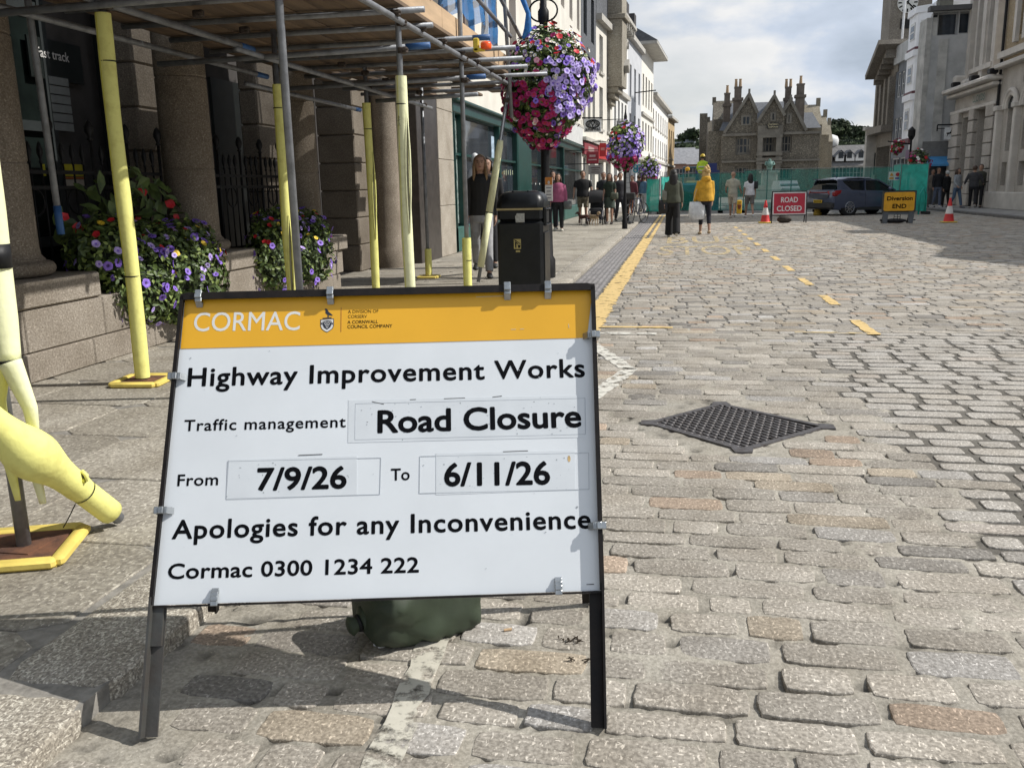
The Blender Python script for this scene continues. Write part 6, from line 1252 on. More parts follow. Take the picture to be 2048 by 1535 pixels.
# ------------------------------------------------------------------ hills and woods
def hills():
    gm = mat('hill_grass', (.07, .085, .035), .95, .35, .02, col2=(.035, .05, .022))
    def hill(pts, D, dep, nm):
        m = MB(); n = len(pts); vs = []
        for px, py in pts: p = AtY(px, py, D); vs.append((p[0], D, max(p[2], 1)))
        for px, py in pts: p = AtY(px, py, D); vs.append((p[0], D-dep, -.5))
        for px, py in pts: p = AtY(px, py, D); vs.append((p[0], D+dep, -.5))
        fs = [(i, i+1, n+i+1, n+i) for i in range(n-1)]+[(i+1, i, 2*n+i, 2*n+i+1) for i in range(n-1)]; m.add(vs, fs); struct(m.build(nm, gm))
    hill([(900, 330), (1150, 300), (1340, 283), (1372, 277), (1392, 279), (1430, 290), (1540, 300), (1600, 306), (1700, 340)], 430, 150, 'hill')
    hill([(1560, 330), (1620, 288), (1650, 274), (1700, 268), (1745, 270), (1850, 262), (2000, 268), (2300, 280)], 300, 110, 'hill')
    wm = mat('far_wood', (.045, .065, .022), .9, .5, .08, col2=(.016, .026, .012), mixpos=(.4, .6))
    P = []; Nn = []
    for k in range(5200):
        px = RNG.uniform(1625, 1765); D = RNG.uniform(215, 300); base = np.interp(px, [1620, 1650, 1700, 1745, 1800], [291, 277, 270, 272, 268]); f = (300-D)/85
        py = base+f*42+RNG.uniform(-7, 3)*(1 if f > .05 else 1.2)+4*mnoise.noise((px*.11, D*.05, 0)); P.append(AtY(px, py, D)); Nn.append(RNG.normal(size=3)+[0, -.6, .6])
    V, Fc = scatter(*leaf(), P, Nn, RNG.uniform(.5, 1.15, len(P))); o = mesh('wood', V, Fc, wm); tag(o, 'wooded hillside rising behind the dormer house on the right', 'wood', kind='stuff')
    P = []; Nn = []
    for k in range(2400):
        px = RNG.uniform(1335, 1440); D = RNG.uniform(300, 425); f = (430-D)/130; py = np.interp(px, [1340, 1372, 1392, 1440], [283, 277, 280, 291])+f*16+RNG.uniform(-5, 2)*(.4+.9*max(0, mnoise.noise((px*.09, 3, 1)))); P.append(AtY(px, py, D)); Nn.append(RNG.normal(size=3)+[0, -.6, .6])
    V, Fc = scatter(*leaf(), P, Nn, RNG.uniform(.6, 1.4, len(P))); o = mesh('wood', V, Fc, wm); tag(o, 'distant wooded ridge left of the gabled stone hall', 'wood', kind='stuff')
    for k, (px, py, lab) in enumerate(((1381, 286, 'pale house with a grey roof on the distant ridge, right of the other'), (1360, 291, 'pale house with a grey roof lower on the distant ridge, nearer the left row'))):
        p = AtY(px, py, 330); t = thing('hillside_house', lab, 'house', p, 'houses on the distant ridge'); m = MB(); m.box(p+[0, 0, -1.5], (3.2, 3, 3)); m.build('wall', MC((.5, .49, .46), .8), t); m = MB(); m.prism([p+np.array([-1.8, -1.7, 0]), p+np.array([-1.8, 1.7, 0]), p+np.array([-1.8, 0, 1.2])], (3.6, 0, 0)); m.build('roof', MC((.25, .26, .28), .7), t)
    def tree(px, pyb, pyt, D, rx, lab):
        b, tp = AtY(px, pyb, D), AtY(px, pyt, D); t = thing('hill_tree', lab, 'tree', b, 'trees standing above the right-hand wood'); h = tp[2]-b[2]; m = MB(); m.tube([b+[0, 0, -2], b+[.2, 0, h*.5], b+[.1, 0, h*.9]], [.5, .3, .1], 8); m.tube([b+[.1, 0, h*.4], b+[h*.2, 0, h*.7]], [.2, .06], 6); m.tube([b+[.1, 0, h*.45], b+[-h*.2, 0, h*.75]], [.2, .06], 6); m.build('trunk', MC((.05, .04, .03), .9), t); P = []; Nn = []
        for k in range(420):
            d = RNG.normal(size=3); d /= np.linalg.norm(d); kk = RNG.uniform(.35, 1)*(1+.35*mnoise.noise(tuple(d*2+px))); P.append(b+np.array([0, 0, h*.58])+d*kk*np.array([rx, rx, h*.46])); Nn.append(d+RNG.normal(0, .7, 3))
        V, Fc = scatter(*leaf(), P, Nn, RNG.uniform(.5, 1.0, 420)); mesh('crown', V, Fc, wm, t)
    tree(1386, 284, 257, 330, 3.0, 'tallest dark tree on the distant ridge left of the gabled hall'); tree(1372, 285, 266, 335, 3.0, 'smaller dark tree on the distant ridge, left of the tallest one')
    tree(1676, 280, 240, 270, 3.6, 'tallest dark tree on the wooded hillside above the dormer house'); tree(1655, 282, 250, 265, 3.4, 'rounded dark tree left of the tallest one on the hillside'); tree(1705, 278, 252, 285, 3.4, 'lower rounded tree right of the tallest one on the hillside'); tree(1727, 280, 254, 280, 3.4, 'tree at the right end of the hillside wood beside the town hall')
hills()

# ================================================================== PEOPLE
def fused(name, mb, mt, parent, vox, smooth_it=4):
    """closed tubes melted into one continuous skin"""
    me = bpy.data.meshes.new(name); me.from_pydata(mb.v, [], mb.f); ob = bpy.data.objects.new(name, me); COL.objects.link(ob)
    md = ob.modifiers.new('r', 'REMESH'); md.mode = 'VOXEL'; md.voxel_size = vox; ms = ob.modifiers.new('s', 'SMOOTH'); ms.factor = .5; ms.iterations = smooth_it
    dg = bpy.context.evaluated_depsgraph_get(); dg.update(); m2 = bpy.data.meshes.new_from_object(ob.evaluated_get(dg)); bpy.data.objects.remove(ob); bpy.data.meshes.remove(me)
    m2.name = name; m2.materials.clear(); m2.materials.append(mt); m2.polygons.foreach_set('use_smooth', [True]*len(m2.polygons))
    o = bpy.data.objects.new(name, m2); COL.objects.link(o); o.parent = parent; return o
SKIN = mat('skin', (.40, .235, .165), .55, .08, 20)
def V3(*a): return np.array(a, float)
def limb(m, pts, rr, n=12, k=4):
    """smoothly tapering tube through the joints"""
    P = []; R = []
    for i in range(len(pts)-1):
        for j in range(k):
            f = j/k; P.append(pts[i]*(1-f)+pts[i+1]*f); R.append(rr[i]*(1-f)+rr[i+1]*f)
    P.append(pts[-1]); R.append(rr[-1]); m.tube(P, R, n)
def person(loc, rz, h, label, top, bottom, hair, shoe=(.03, .03, .03), sleeve='long', leg='long', hairlen=.0, step=.22, arms=((.05, .1), (.05, -.1)), skin=None, fem=False, group='people in the street', vox=.015, lean=0., detail=False, elbow=(0., 0.), wide=1., baggy=1., hood=False, nod=0.):
    """front is -Y in its own space; arms = (sideways, forward) swing of each arm, elbow = forearm lift"""
    t = thing('person', label, 'person', loc, group, rz); s = h/1.72; sk = skin or SKIN; W_ = wide
    sh, hp = (.165 if fem else .19)*W_, (.165 if fem else .155)*W_
    LN = lambda p: V3(p[0]*s, (p[1]-lean*max(0, p[2]-.9))*s, p[2]*s)
    body = MB()
    def ring(z, rx, ry, y=0.): c = LN((0, y, z)); return (c, rx*s, ry*s)
    tor = [ring(.86, hp*.8, .10), ring(.95, hp, .118), ring(1.08, hp*.86, .10), ring(1.2, sh*.92, .105), ring(1.34, sh*1.03, .11), ring(1.42, sh*.85, .085), ring(1.465, .065, .06), ring(1.53, .052, .055)]
    hy = -.02-nod
    head = [ring(1.50, .045, .05, -.0), ring(1.525, .055, .066, hy), ring(1.56, .066, .082, hy), ring(1.61, .076, .096, hy+.01), ring(1.655, .078, .100, hy+.012), ring(1.69, .067, .087, hy+.014), ring(1.715, .035, .05, hy+.015)]
    body.loft(tor); body.loft(head)
    body.ball(LN((0, hy-.098, 1.605)), (.012*s, .016*s, .02*s), 8, 6)
    for q in (-1, 1): body.ball(LN((q*.080, hy+.015, 1.61)), (.012*s, .02*s, .03*s), 8, 6)
    J = {}
    for i, q in enumerate((-1, 1)):
        side, fwd = arms[i]; S = V3(q*(sh-.015), 0, 1.40); E = S+V3(q*(.03+side*.28), -fwd*.28, -.285); d = V3(q*side*.12, -fwd*.26-elbow[i]*.24, -.245*(1-.75*min(1, abs(elbow[i])))); Wp = E+d; u = d/np.linalg.norm(d); Hh = Wp+u*.085
        J[q] = (LN(S), LN(E), LN(Wp), LN(Hh), u)
        limb(body, [LN(S), LN(E), LN(Wp)], [.047*s, .039*s, .026*s]); body.tube([LN(Wp), LN(Wp+u*.045), LN(Hh)], [.024*s, (.036*s, .022*s), (.036*s, .018*s)], 10)
        sd = np.cross(u, V3(0, 1, 0)); sd = sd/(np.linalg.norm(sd)+1e-9); fr = V3(0, -1, 0)
        for k in range(4): a = LN(Hh+fr*(-.027+.018*k)*.9); b = LN(Hh+fr*(-.030+.020*k)*.9+u*(.045-.006*abs(k-1.5))+sd*q*-.012); c = LN(Hh+fr*(-.030+.020*k)*.85+u*(.072-.008*abs(k-1.5))+sd*q*-.034); body.tube([a, b, c], [.0105*s, .0095*s, .008*s], 6)
        th = LN(Wp+u*.035+fr*.028); body.tube([th, th+(fr*.028+u*.03)*s, th+(fr*.034+u*.058)*s], [.012*s, .011*s, .009*s], 6)
        st = step*q; Hp = V3(q*.085*W_, 0, .90); K = V3(q*.095, -st*.5-.02 if st > 0 else -st*.28, .48); A = V3(q*.10, -st if st > 0 else -st*1.25, .085 if st >= 0 else .085+abs(st)*.28)
        J['L', q] = (LN(Hp), LN(K), LN(A)); limb(body, [LN(Hp), LN(K), LN(A)], [.083*s, .055*s, .036*s]); T = A+V3(q*.012, -.15, -.055 if st >= 0 else -.075); J['F', q] = (A, T); body.tube([LN(A), LN(A+V3(0, -.02, -.045)), LN(T)], [.036*s, .038*s, .028*s], 8)
    fused('body', body, sk, t, vox)
    # top
    m = MB(); b = baggy; zb = .88 if leg != 'skirt' else .92
    m.loft([ring(zb, hp*1.10*b, .135*b), ring(.97, hp*1.11*b, .136*b), ring(1.10, hp*1.0*b, .122*b), ring(1.22, sh*1.0*b, .125*b), ring(1.34, sh*1.10, .127), ring(1.42, sh*.98, .105), ring(1.47, .078, .072)])
    for q in (-1, 1):
        S, E, Wp, Hh, u = J[q]
        if sleeve == 'long': limb(m, [S, E, E+(Wp-E)*.95], [.064*s*b, .054*s*b, .040*s*b])
        elif sleeve == 'short': limb(m, [S, S+(E-S)*.72], [.064*s*b, .060*s*b])
    if hood: m.loft([ring(1.42, .12, .10, .06), ring(1.47, .13, .09, .07), ring(1.52, .11, .07, .08), ring(1.54, .06, .04, .08)])
    fused('top', m, top, t, vox)
    # bottoms
    m = MB(); m.loft([ring(.78, hp*.95, .12), ring(.86, hp*1.05, .128), ring(.95, hp*1.05, .126), ring(1.02, hp*.93, .11)])
    for q in (-1, 1):
        Hp, K, A = J['L', q]
        if leg == 'long': limb(m, [Hp, K, A+V3(0, 0, .01)], [.092*s, .068*s*b, (.058 if not leg == 'wide' else .1)*s])
        elif leg == 'wide': limb(m, [Hp, K, A-V3(0, 0, .03)*s], [.098*s, .096*s, .105*s])
        elif leg == 'crop': limb(m, [Hp, K, K+(A-K)*.55], [.092*s, .066*s, .055*s])
        elif leg == 'short': limb(m, [Hp, Hp+(K-Hp)*.86], [.098*s, .088*s])
    if leg == 'skirt': m.loft([ring(.55, hp*1.25, .16), ring(.8, hp*1.12, .14), ring(1.0, hp*.95, .11)])
    fused('bottoms', m, bottom, t, vox)
    for q in (-1, 1):
        A, T = J['F', q]; m = MB(); m.tube([LN(A+V3(0, .055, -.055)), LN(A+V3(0, .02, -.04)), LN(A+V3(0, -.06, -.05)), LN(T+V3(0, 0, -.003)), LN(T+V3(0, -.035, -.008))], [(.03*s, .03*s), (.042*s, .045*s), (.044*s, .04*s), (.046*s, .028*s), (.03*s, .02*s)], 10); m.build('shoe', MC(shoe, .6), t, True, True)
    if hair is not None:
        m = MB(); n = 18; c = LN((0, hy+.016, 1.63)); V = []
        lat = [1.0, .85, .55, .15, -.25, -.6]
        for i, la in enumerate(lat):
            for j in range(n):
                a = 2*math.pi*j/n; fr = -math.sin(a)
                z = la; rr = math.sqrt(max(0.02, 1-la*la)); lift = 0
                front = max(0, fr-.15); zz = max(z, min(.72, front*1.3-.15)) if fr > .15 else z
                rr2 = math.sqrt(max(0.02, 1-min(.999, zz*zz))); V.append(c+V3(.097*s*rr2*math.cos(a), .121*s*rr2*math.sin(a)+.006*s, .108*s*zz+.004*s))
        fs = [(i*n+j, i*n+(j+1) % n, (i+1)*n+(j+1) % n, (i+1)*n+j) for i in range(len(lat)-1) for j in range(n)]+[tuple(range(n))]; m.add(V, fs)
        o = m.build('hair', hair, t, True, True)
        if hairlen > 0:
            m = MB(); b0 = LN((0, hy+.075, 1.66)); pts = [b0, LN((0, hy+.092, 1.56)), LN((0, hy+.10, 1.56-hairlen*.5)), LN((0, hy+.11, 1.56-hairlen))]; m.tube(pts, [(.05*s, .078*s), (.055*s, .098*s), (.05*s, .10*s), (.025*s, .06*s)], 14)
            for q in (-1, 1): m.tube([LN((q*.066, hy+.02, 1.66)), LN((q*.084, hy+.01, 1.56)), LN((q*.09, hy+.0, 1.56-hairlen*.55)), LN((q*.085, hy-.01, 1.56-hairlen*.9))], [(.05*s, .024*s), (.055*s, .026*s), (.05*s, .026*s), (.025*s, .012*s)], 8)
            m.build('hair', hair, o, True, True)
    if detail:
        for q in (-1, 1):
            m = MB(); m.ball(LN((q*.032, hy-.083, 1.625)), (.010*s, .006*s, .006*s), 8, 6); m.build('eye', MC((.05, .03, .02), .3), t, True, True)
            m = MB(); m.bar(LN((q*.048, hy-.080, 1.645)), LN((q*.018, hy-.092, 1.648)), .006*s, .006*s); m.build('eyebrow', MC((.08, .05, .03), .8), t, False, True)
        m = MB(); m.ball(LN((0, hy-.090, 1.562)), (.022*s, .008*s, .006*s), 8, 6); m.build('mouth', MC((.35, .10, .09), .5), t, True, True)
    t['J'] = 0; del t['J']
    return t, J, s
FB = dict(scale=9, var=.18, bump=.25, bscale=18)
cl = lambda c, r=.85: MC(c, r, **FB)
HB, HBL, HBR, HG = MC((.012, .010, .010), .6, scale=40, var=.4), MC((.50, .34, .13), .6, scale=40, var=.3), MC((.055, .03, .018), .6, scale=40, var=.4), MC((.35, .33, .31), .7, scale=40, var=.2)
def rp(px, X): p = AtX(px, 400, X); return (X, float(p[1]), .06)
def gp(px, py, z=0.): return tuple(float(k) for k in G(px, py, z))
def wloc_pt(t, p):
    c, s_ = math.cos(t.rotation_euler.z), math.sin(t.rotation_euler.z); return np.array([t.location.x+p[0]*c-p[1]*s_, t.location.y+p[0]*s_+p[1]*c, t.location.z+p[2]])
PI = math.pi
def bag(name, t, p, w, d, h, mt, label, cat, strap=None, shape='tote'):
    P = wloc_pt(t, p); r = thing(name, label, cat, tuple(P)); m = MB(); R = np.array([[math.cos(t.rotation_euler.z), -math.sin(t.rotation_euler.z), 0], [math.sin(t.rotation_euler.z), math.cos(t.rotation_euler.z), 0], [0, 0, 1]])
    ring = lambda z, a, b: [tuple(R@V3(a*w/2*math.cos(q)*(abs(math.cos(q))**-.35 if abs(math.cos(q)) > .01 else 1), b*d/2*math.sin(q), z)) for q in np.linspace(0, 2*PI, 17)[:-1]]
    lv = [(0, .72, .8), (.05, .95, 1.05), (.35, 1.03, 1.15), (.75, 1.0, .9), (1.0, .92, .35)]; vs = []
    for z, a, b in lv: vs += [tuple(P+np.array(k)+np.array([0, 0, 0])) for k in ring(z*h, a, b)]
    n = 16; fs = [(i*n+j, i*n+(j+1) % n, (i+1)*n+(j+1) % n, (i+1)*n+j) for i in range(len(lv)-1) for j in range(n)]+[tuple(range(n-1, -1, -1)), tuple(range((len(lv)-1)*n, len(lv)*n))]; m.add(vs, fs); m.build('bag_body', mt, r, True)
    if strap is not None:
        a = wloc_pt(t, strap); m = MB()
        for q in (-.28, .28): e = P+R@V3(q*w, 0, h*.98); m.tube([e, (e*.4+a*.6)+[0, 0, .0], a], [(.014, .005)]*3, 6)
        m.build('strap', mt, r)
    return r
# walking away: olive jacket, mustard hoodie, pale outfit, white tee
t, J, s = person(gp(1345, 474), PI, 1.68, 'woman with long black hair, olive jacket and wide black trousers walking away', cl((.062, .068, .048)), cl((.008, .008, .009)), HB, (.5, .48, .44), leg='wide', hairlen=.36, step=.16, fem=True, arms=((.12, .06), (.10, -.12)), baggy=1.08)
bag('shoulder_bag', t, (.235, .03, .60), .26, .13, .34, cl((.006, .006, .007), .5), 'big black shoulder bag on the olive-jacketed woman', 'bag', (.12, .02, 1.42))
bag('scarf_bundle', t, (.215, .05, .93), .13, .10, .26, cl((.20, .20, .17)), 'pale grey scarf bundled over the big black shoulder bag', 'scarf')
t, J, s = person(gp(1409, 469), PI+.1, 1.70, 'blonde woman in a mustard hoodie and cropped black trousers walking away', cl((.60, .33, .03)), cl((.012, .012, .02)), HBL, (.45, .33, .2), leg='crop', hairlen=.12, step=.13, fem=True, arms=((.02, .08), (.22, .15)), baggy=1.16, hood=True)
m = MB(); c = wloc_pt(t, (0, .05, 1.66)); 
for k in range(26): d = RNG.normal(size=3); d /= np.linalg.norm(d); m.ball(c+d*np.array([.085, .085, .09]), .034, 8, 6)
m.ball(c+[.02, 0, .10], .05, 8, 6); o = m.build('curls', HBL, None, True); mw = t.matrix_basis; o.data.transform(mw.inverted()); o.parent = t
bag('tote_bag', t, (.22, .05, .40), .42, .16, .46, cl((.66, .67, .68), .55), 'big white tote bag carried by the woman in the mustard hoodie', 'bag', (.16, .0, 1.42))
person(gp(1464, 436), PI-.2, 1.76, 'bald man in pale khaki t-shirt and shorts walking towards the green fence', cl((.40, .385, .31)), cl((.46, .41, .33)), None, (.5, .47, .42), sleeve='short', leg='short', step=.26, arms=((.18, .1), (.22, .15)), baggy=1.06, elbow=(.6, .7))
t, J, s = person(gp(1498, 435), PI+.15, 1.66, 'woman with black hair, white t-shirt and grey shorts walking towards the fence', cl((.70, .70, .72)), cl((.16, .15, .14)), HB, (.65, .65, .65), sleeve='short', leg='short', hairlen=.30, step=.20, fem=True, arms=((.1, .05), (.15, .1)), baggy=1.12)
bag('backpack', t, (-.21, .06, 1.10), .16, .16, .28, cl((.02, .02, .022)), 'small black bag on the shoulder of the white t-shirt woman', 'bag')
# facing us on the left pavement
zp = .06
t, J, s = person(gp(1117, 462, zp), .15, 1.62, 'woman in a pink jacket and black trousers walking towards us with a grey bag', cl((.33, .085, .165)), cl((.010, .010, .012)), HBR, (.55, .52, .45), hairlen=.10, step=.10, fem=True, arms=((.12, -.05), (.12, .12)), baggy=1.18, detail=True, wide=1.05)
bag('handbag', t, (.27, -.10, .62), .24, .12, .24, cl((.10, .105, .10), .6), 'slouchy grey handbag held by the woman in the pink jacket', 'bag', (.26, -.04, .9))
p = gp(1099, 462, zp); person((p[0]-.05, p[1]+1.2, zp), .1, 1.72, 'person in dark coat half hidden behind the orange and white poster', cl((.012, .012, .014)), cl((.012, .014, .025)), HB, step=.1, detail=True)
t, J, s = person(gp(1166, 447, zp), .2, 1.78, 'big man in black t-shirt and camouflage shorts by the pushchair', cl((.010, .010, .011)), MC((.17, .145, .10), .9, scale=14, var=.5), HBR, (.05, .035, .03), sleeve='short', leg='short', step=.12, arms=((.2, .0), (.2, .1)), wide=1.16, baggy=1.08, elbow=(.2, .3), detail=True)
person(gp(1207, 447, zp), .1, 1.72, 'person in dark t-shirt with grey hair behind the pushchair', cl((.02, .022, .028)), cl((.045, .05, .07)), HG, sleeve='short', step=.1, elbow=(.3, .3), detail=True)
t, J, s = person(gp(1219, 448, zp), -.2, 1.66, 'woman in dark green top and short skirt standing beside the pushchair', cl((.018, .03, .02)), cl((.05, .07, .055)), HBR, (.05, .04, .04), leg='skirt', hairlen=.22, step=.06, fem=True, elbow=(.3, .4), sleeve='short', detail=True)
bag('handbag', t, (.20, -.12, .82), .26, .12, .22, cl((.09, .10, .07), .6), 'khaki bag on the arm of the woman in the dark green top', 'bag')
for px, py, lab, c1, c2, h_ in ((1240, 444, 'person in dark clothes half hidden behind the leaning timetable board', (.02, .02, .025), (.02, .022, .03), 1.7), (1277, 424, 'far person in dark jacket and pale trousers left of the green screen', (.03, .028, .032), (.4, .39, .37), 1.74), (1288, 424, 'far person in blue top beside the green screen', (.06, .13, .22), (.35, .36, .38), 1.7), (1264, 430, 'far person in dark red among the group on the left pavement', (.12, .03, .04), (.03, .03, .05), 1.68), (1231, 432, 'far brown-haired person behind the green-topped woman', (.05, .035, .03), (.02, .02, .03), 1.7)): person(gp(px, py, zp), RNG.uniform(-.5, .5)+(PI if px > 1270 else 0), h_, lab, cl(c1), cl(c2), HBR, step=.15, vox=.02)
# woman in front of the shop window behind the bin, and the head behind her
t, J, s = person((-2.82, 12.75, zp), .2, 1.70, 'woman with long fair hair, black jacket and grey trousers leaning forward behind the bin', cl((.008, .008, .009), .7), cl((.30, .30, .31)), MC((.24, .15, .075), .55, scale=40, var=.35), (.02, .02, .02), hairlen=.40, step=.30, fem=True, lean=.16, nod=.03, arms=((.06, .05), (.06, -.1)), detail=True, vox=.011)
p = AtX(985, 520, -3.0); t, J, s = person((-3.05, 14.3, zp), .15, 1.72, 'dark-haired person in a dark jacket with white sleeve stripes behind the fair-haired woman', cl((.012, .012, .014)), cl((.015, .015, .018)), HB, hairlen=.05, step=.15, detail=True)
m = MB()
for q in (.0, .03): m.tube([wloc_pt(t, (-.20, -.02+q, 1.42)), wloc_pt(t, (-.25, -.04+q, 1.2)), wloc_pt(t, (-.262, -.05+q, 1.12))], .008, 6)
m.tube([wloc_pt(t, (-.17, -.06, 1.46)), wloc_pt(t, (-.21, -.05, 1.42))], .01, 6); o = m.build('sleeve_stripe', MC((.6, .6, .6), .7), None); o.data.transform(t.matrix_basis.inverted()); o.parent = t
t = thing('shop_mannequin', 'white mannequin head and shoulders inside the first shop window', 'mannequin', AtX(950, 360, -4.28)); c = np.array(AtX(950, 318, -4.30)); m = MB(); m.loft([(c+[0, 0, -.62], .17, .10), (c+[0, 0, -.35], .19, .11), (c+[0, 0, -.22], .16, .09), (c+[0, 0, -.17], .055, .055), (c+[0, 0, -.11], .05, .055), (c+[0, 0, -.07], .07, .085), (c+[0, 0, .02], .085, .105), (c+[0, 0, .09], .07, .09), (c+[0, 0, .125], .02, .03)]); m.build('mannequin_bust', MC((.62, .62, .62), .3), t, True)
# right-hand pavement
zr = .06
person(rp(1912, 12.0), .6, 1.70, 'woman in pale grey sweatshirt and jeans walking by the portico bank', cl((.30, .32, .34)), cl((.075, .12, .19)), HBR, (.1, .1, .12), hairlen=.15, step=.2, fem=True, elbow=(.5, .4), detail=True, group='people by the banks')
person(rp(1945, 12.3), PI-.3, 1.78, 'man in dark grey jacket and black trousers striding past the portico', cl((.045, .045, .05)), cl((.010, .010, .012)), HBR, (.35, .33, .3), step=.3, arms=((.3, .2), (.3, .3)), elbow=(.8, .8), wide=1.1, group='people by the banks')
person(rp(1873, 11.5), .2, 1.76, 'man in dark suit jacket and pale shirt by the green corner screen', cl((.015, .016, .02)), cl((.10, .12, .17)), HBR, (.5, .5, .5), step=.1, detail=True, group='people by the banks')
person(rp(1891, 11.9), PI+.4, 1.62, 'person in long black coat beside the suited man', cl((.008, .008, .009)), cl((.010, .010, .011)), MC((.5, .5, .48), .7), step=.08, fem=True, group='people by the banks')
person(rp(1957, 12.8), -.5, 1.84, 'person in olive jacket in the portico shadow behind the striding man', cl((.055, .055, .04)), cl((.012, .012, .014)), HB, step=.1, group='people by the banks'); 
person(rp(1862, 11.3), 0, 1.70, 'person in beige coat partly hidden by the green corner screen', cl((.20, .17, .14)), cl((.12, .11, .10)), HB, step=.08, group='people by the banks')
# high-visibility worker on the site vehicle
HV = MC((.50, .68, .03), .6, scale=9, var=.12); p = AtY(1404, 372, 45.5); wt, J, s = person((p[0], 45.5, AtY(1404, 385, 45.5)[2]), PI-.3, 1.78, 'worker in yellow hard hat and hi-vis jacket standing above the green fence', HV, cl((.55, .28, .12)), HB, step=.06, elbow=(.6, .6), baggy=1.15, group='site workers')
m = MB(); c = wloc_pt(wt, (0, -.005, 1.70)); m.lathe([(.145, 0), (.15, .012), (.118, .02), (.112, .07), (.08, .115), (.02, .135)], c, 16); o = m.build('hard_hat', MC((.65, .45, .02), .35), None, True); tag(o, 'yellow hard hat on the worker above the fence', 'hard hat')
m = MB(); 
for z in (1.02, 1.2): m.lathe([(.205, 0), (.208, .005), (.208, .045), (.205, .05)], wloc_pt(wt, (0, 0, z)), 16)
o = m.build('reflective_band', MC((.6, .6, .58), .3), None); o.data.transform(wt.matrix_basis.inverted()); o.parent = wt

# ------------------------------------------------------------------ pushchair, dog, bicycle and timetable board
def pushchair():
    b = np.array(gp(1192, 449, zp)); t = thing('pushchair', 'black pushchair with a hood between the big man and the couple', 'pushchair', b); m = MB(); P = lambda x, y, z: b+V3(x, y, z)
    for q in (-.24, .24): m.tube([P(q, -.35, .15), P(q, .0, .55), P(q, .35, 1.02), P(q, .45, 1.05)], .014, 6); m.tube([P(q, .40, .15), P(q, .0, .55)], .014, 6)
    m.tube([P(-.24, .45, 1.05), P(.24, .45, 1.05)], .016, 6); m.tube([P(-.24, -.35, .16), P(.24, -.35, .16)], .012, 6); m.build('chassis', MC((.25, .25, .26), .4), t); m = MB(); m.box(P(0, -.02, .50), (.42, .40, .10), bev=.03); m.box(P(0, .18, .76), (.42, .10, .5), np.array([[1, 0, 0], [0, .94, .34], [0, -.34, .94]]), .03); m.box(P(0, -.25, .36), (.34, .08, .28), bev=.03); m.build('seat', cl((.012, .012, .014)), t, 40)
    m = MB(); vs = []; n = 9
    for i in range(n):
        a = PI*.05+PI*.55*i/(n-1)
        for x in (-.235, -.12, 0, .12, .235): vs.append(P(x, .22-.36*math.sin(a), .80+.34*math.cos(a)*.95+.03*(1-(x/.235)**2)))
    m.add(vs, [(i*5+j, i*5+j+1, (i+1)*5+j+1, (i+1)*5+j) for i in range(n-1) for j in range(4)]); h = m.build('hood', cl((.02, .02, .022)), t, True); m = MB(); m.box(P(0, .1, .30), (.36, .35, .12), bev=.04); m.build('basket', cl((.015, .015, .016)), t, 40)
    for x in (-.26, .26):
        for y in (-.36, .42): m = MB(); m.tube([P(x+.09*0, y+.125*math.cos(a), .135+.125*math.sin(a)) for a in np.linspace(0, 2*PI, 17)], .018, 6, False); w = m.build('wheel', MC((.015, .015, .015), .7), t, True); m = MB(); m.tube([P(x-.02, y, .135), P(x+.02, y, .135)], .05, 10); m.build('hub', MC((.5, .5, .5), .4), w)
pushchair()
def dog(px, py, lab, c, sc, yaw):
    b = np.array(gp(px, py, zp)); t = thing('dog', lab, 'dog', b, 'dogs by the pushchair', yaw); m = MB(); L = lambda *a: V3(*a)*sc
    limb(m, [L(.24, 0, .40), L(.12, 0, .385), L(-.08, 0, .40), L(-.24, 0, .41)], [.085*sc, .10*sc, .085*sc, .075*sc]); limb(m, [L(.26, 0, .42), L(.34, 0, .52), L(.38, 0, .56)], [.07*sc, .055*sc, .06*sc]); m.ball(L(.40, 0, .57), L(.085, .068, .068), 10, 8); limb(m, [L(.44, 0, .555), L(.54, 0, .53)], [.042*sc, .026*sc])
    for q in (-1, 1):
        limb(m, [L(.22, q*.06, .38), L(.205, q*.065, .20), L(.215, q*.065, .04)], [.042*sc, .026*sc, .02*sc], 8); m.ball(L(.235, q*.065, .02), L(.035, .022, .02), 8, 6); limb(m, [L(-.20, q*.06, .39), L(-.15, q*.07, .25), L(-.26, q*.07, .14), L(-.245, q*.07, .04)], [.06*sc, .04*sc, .023*sc, .018*sc], 8); m.ball(L(-.225, q*.07, .02), L(.035, .022, .02), 8, 6); m.tube([L(.39, q*.055, .61), L(.385, q*.085, .58), L(.38, q*.085, .53)], [.012*sc, .028*sc, .012*sc], 8)
    limb(m, [L(-.27, 0, .44), L(-.36, 0, .52), L(-.40, 0, .62)], [.025*sc, .02*sc, .01*sc], 8); fused('body', m, MC(c, .9, scale=22, var=.35), t, .014); m = MB(); m.ball(L(.56, 0, .535), L(.016, .016, .013), 8, 6); m.build('nose', BLACKM, t, True, True); m = MB(); m.tube([L(.305, .0, .46), L(.325, 0, .49)], [.068*sc, .064*sc], 12, False); m.build('harness', MC((.03, .03, .05), .7), t, False, True)
dog(1188, 451, 'pale brown terrier standing before the pushchair', (.32, .23, .14), .72, -.9); dog(1169, 450, 'small dark red-brown dog by the big man, left of the pale terrier', (.08, .03, .02), .7, 2.6)
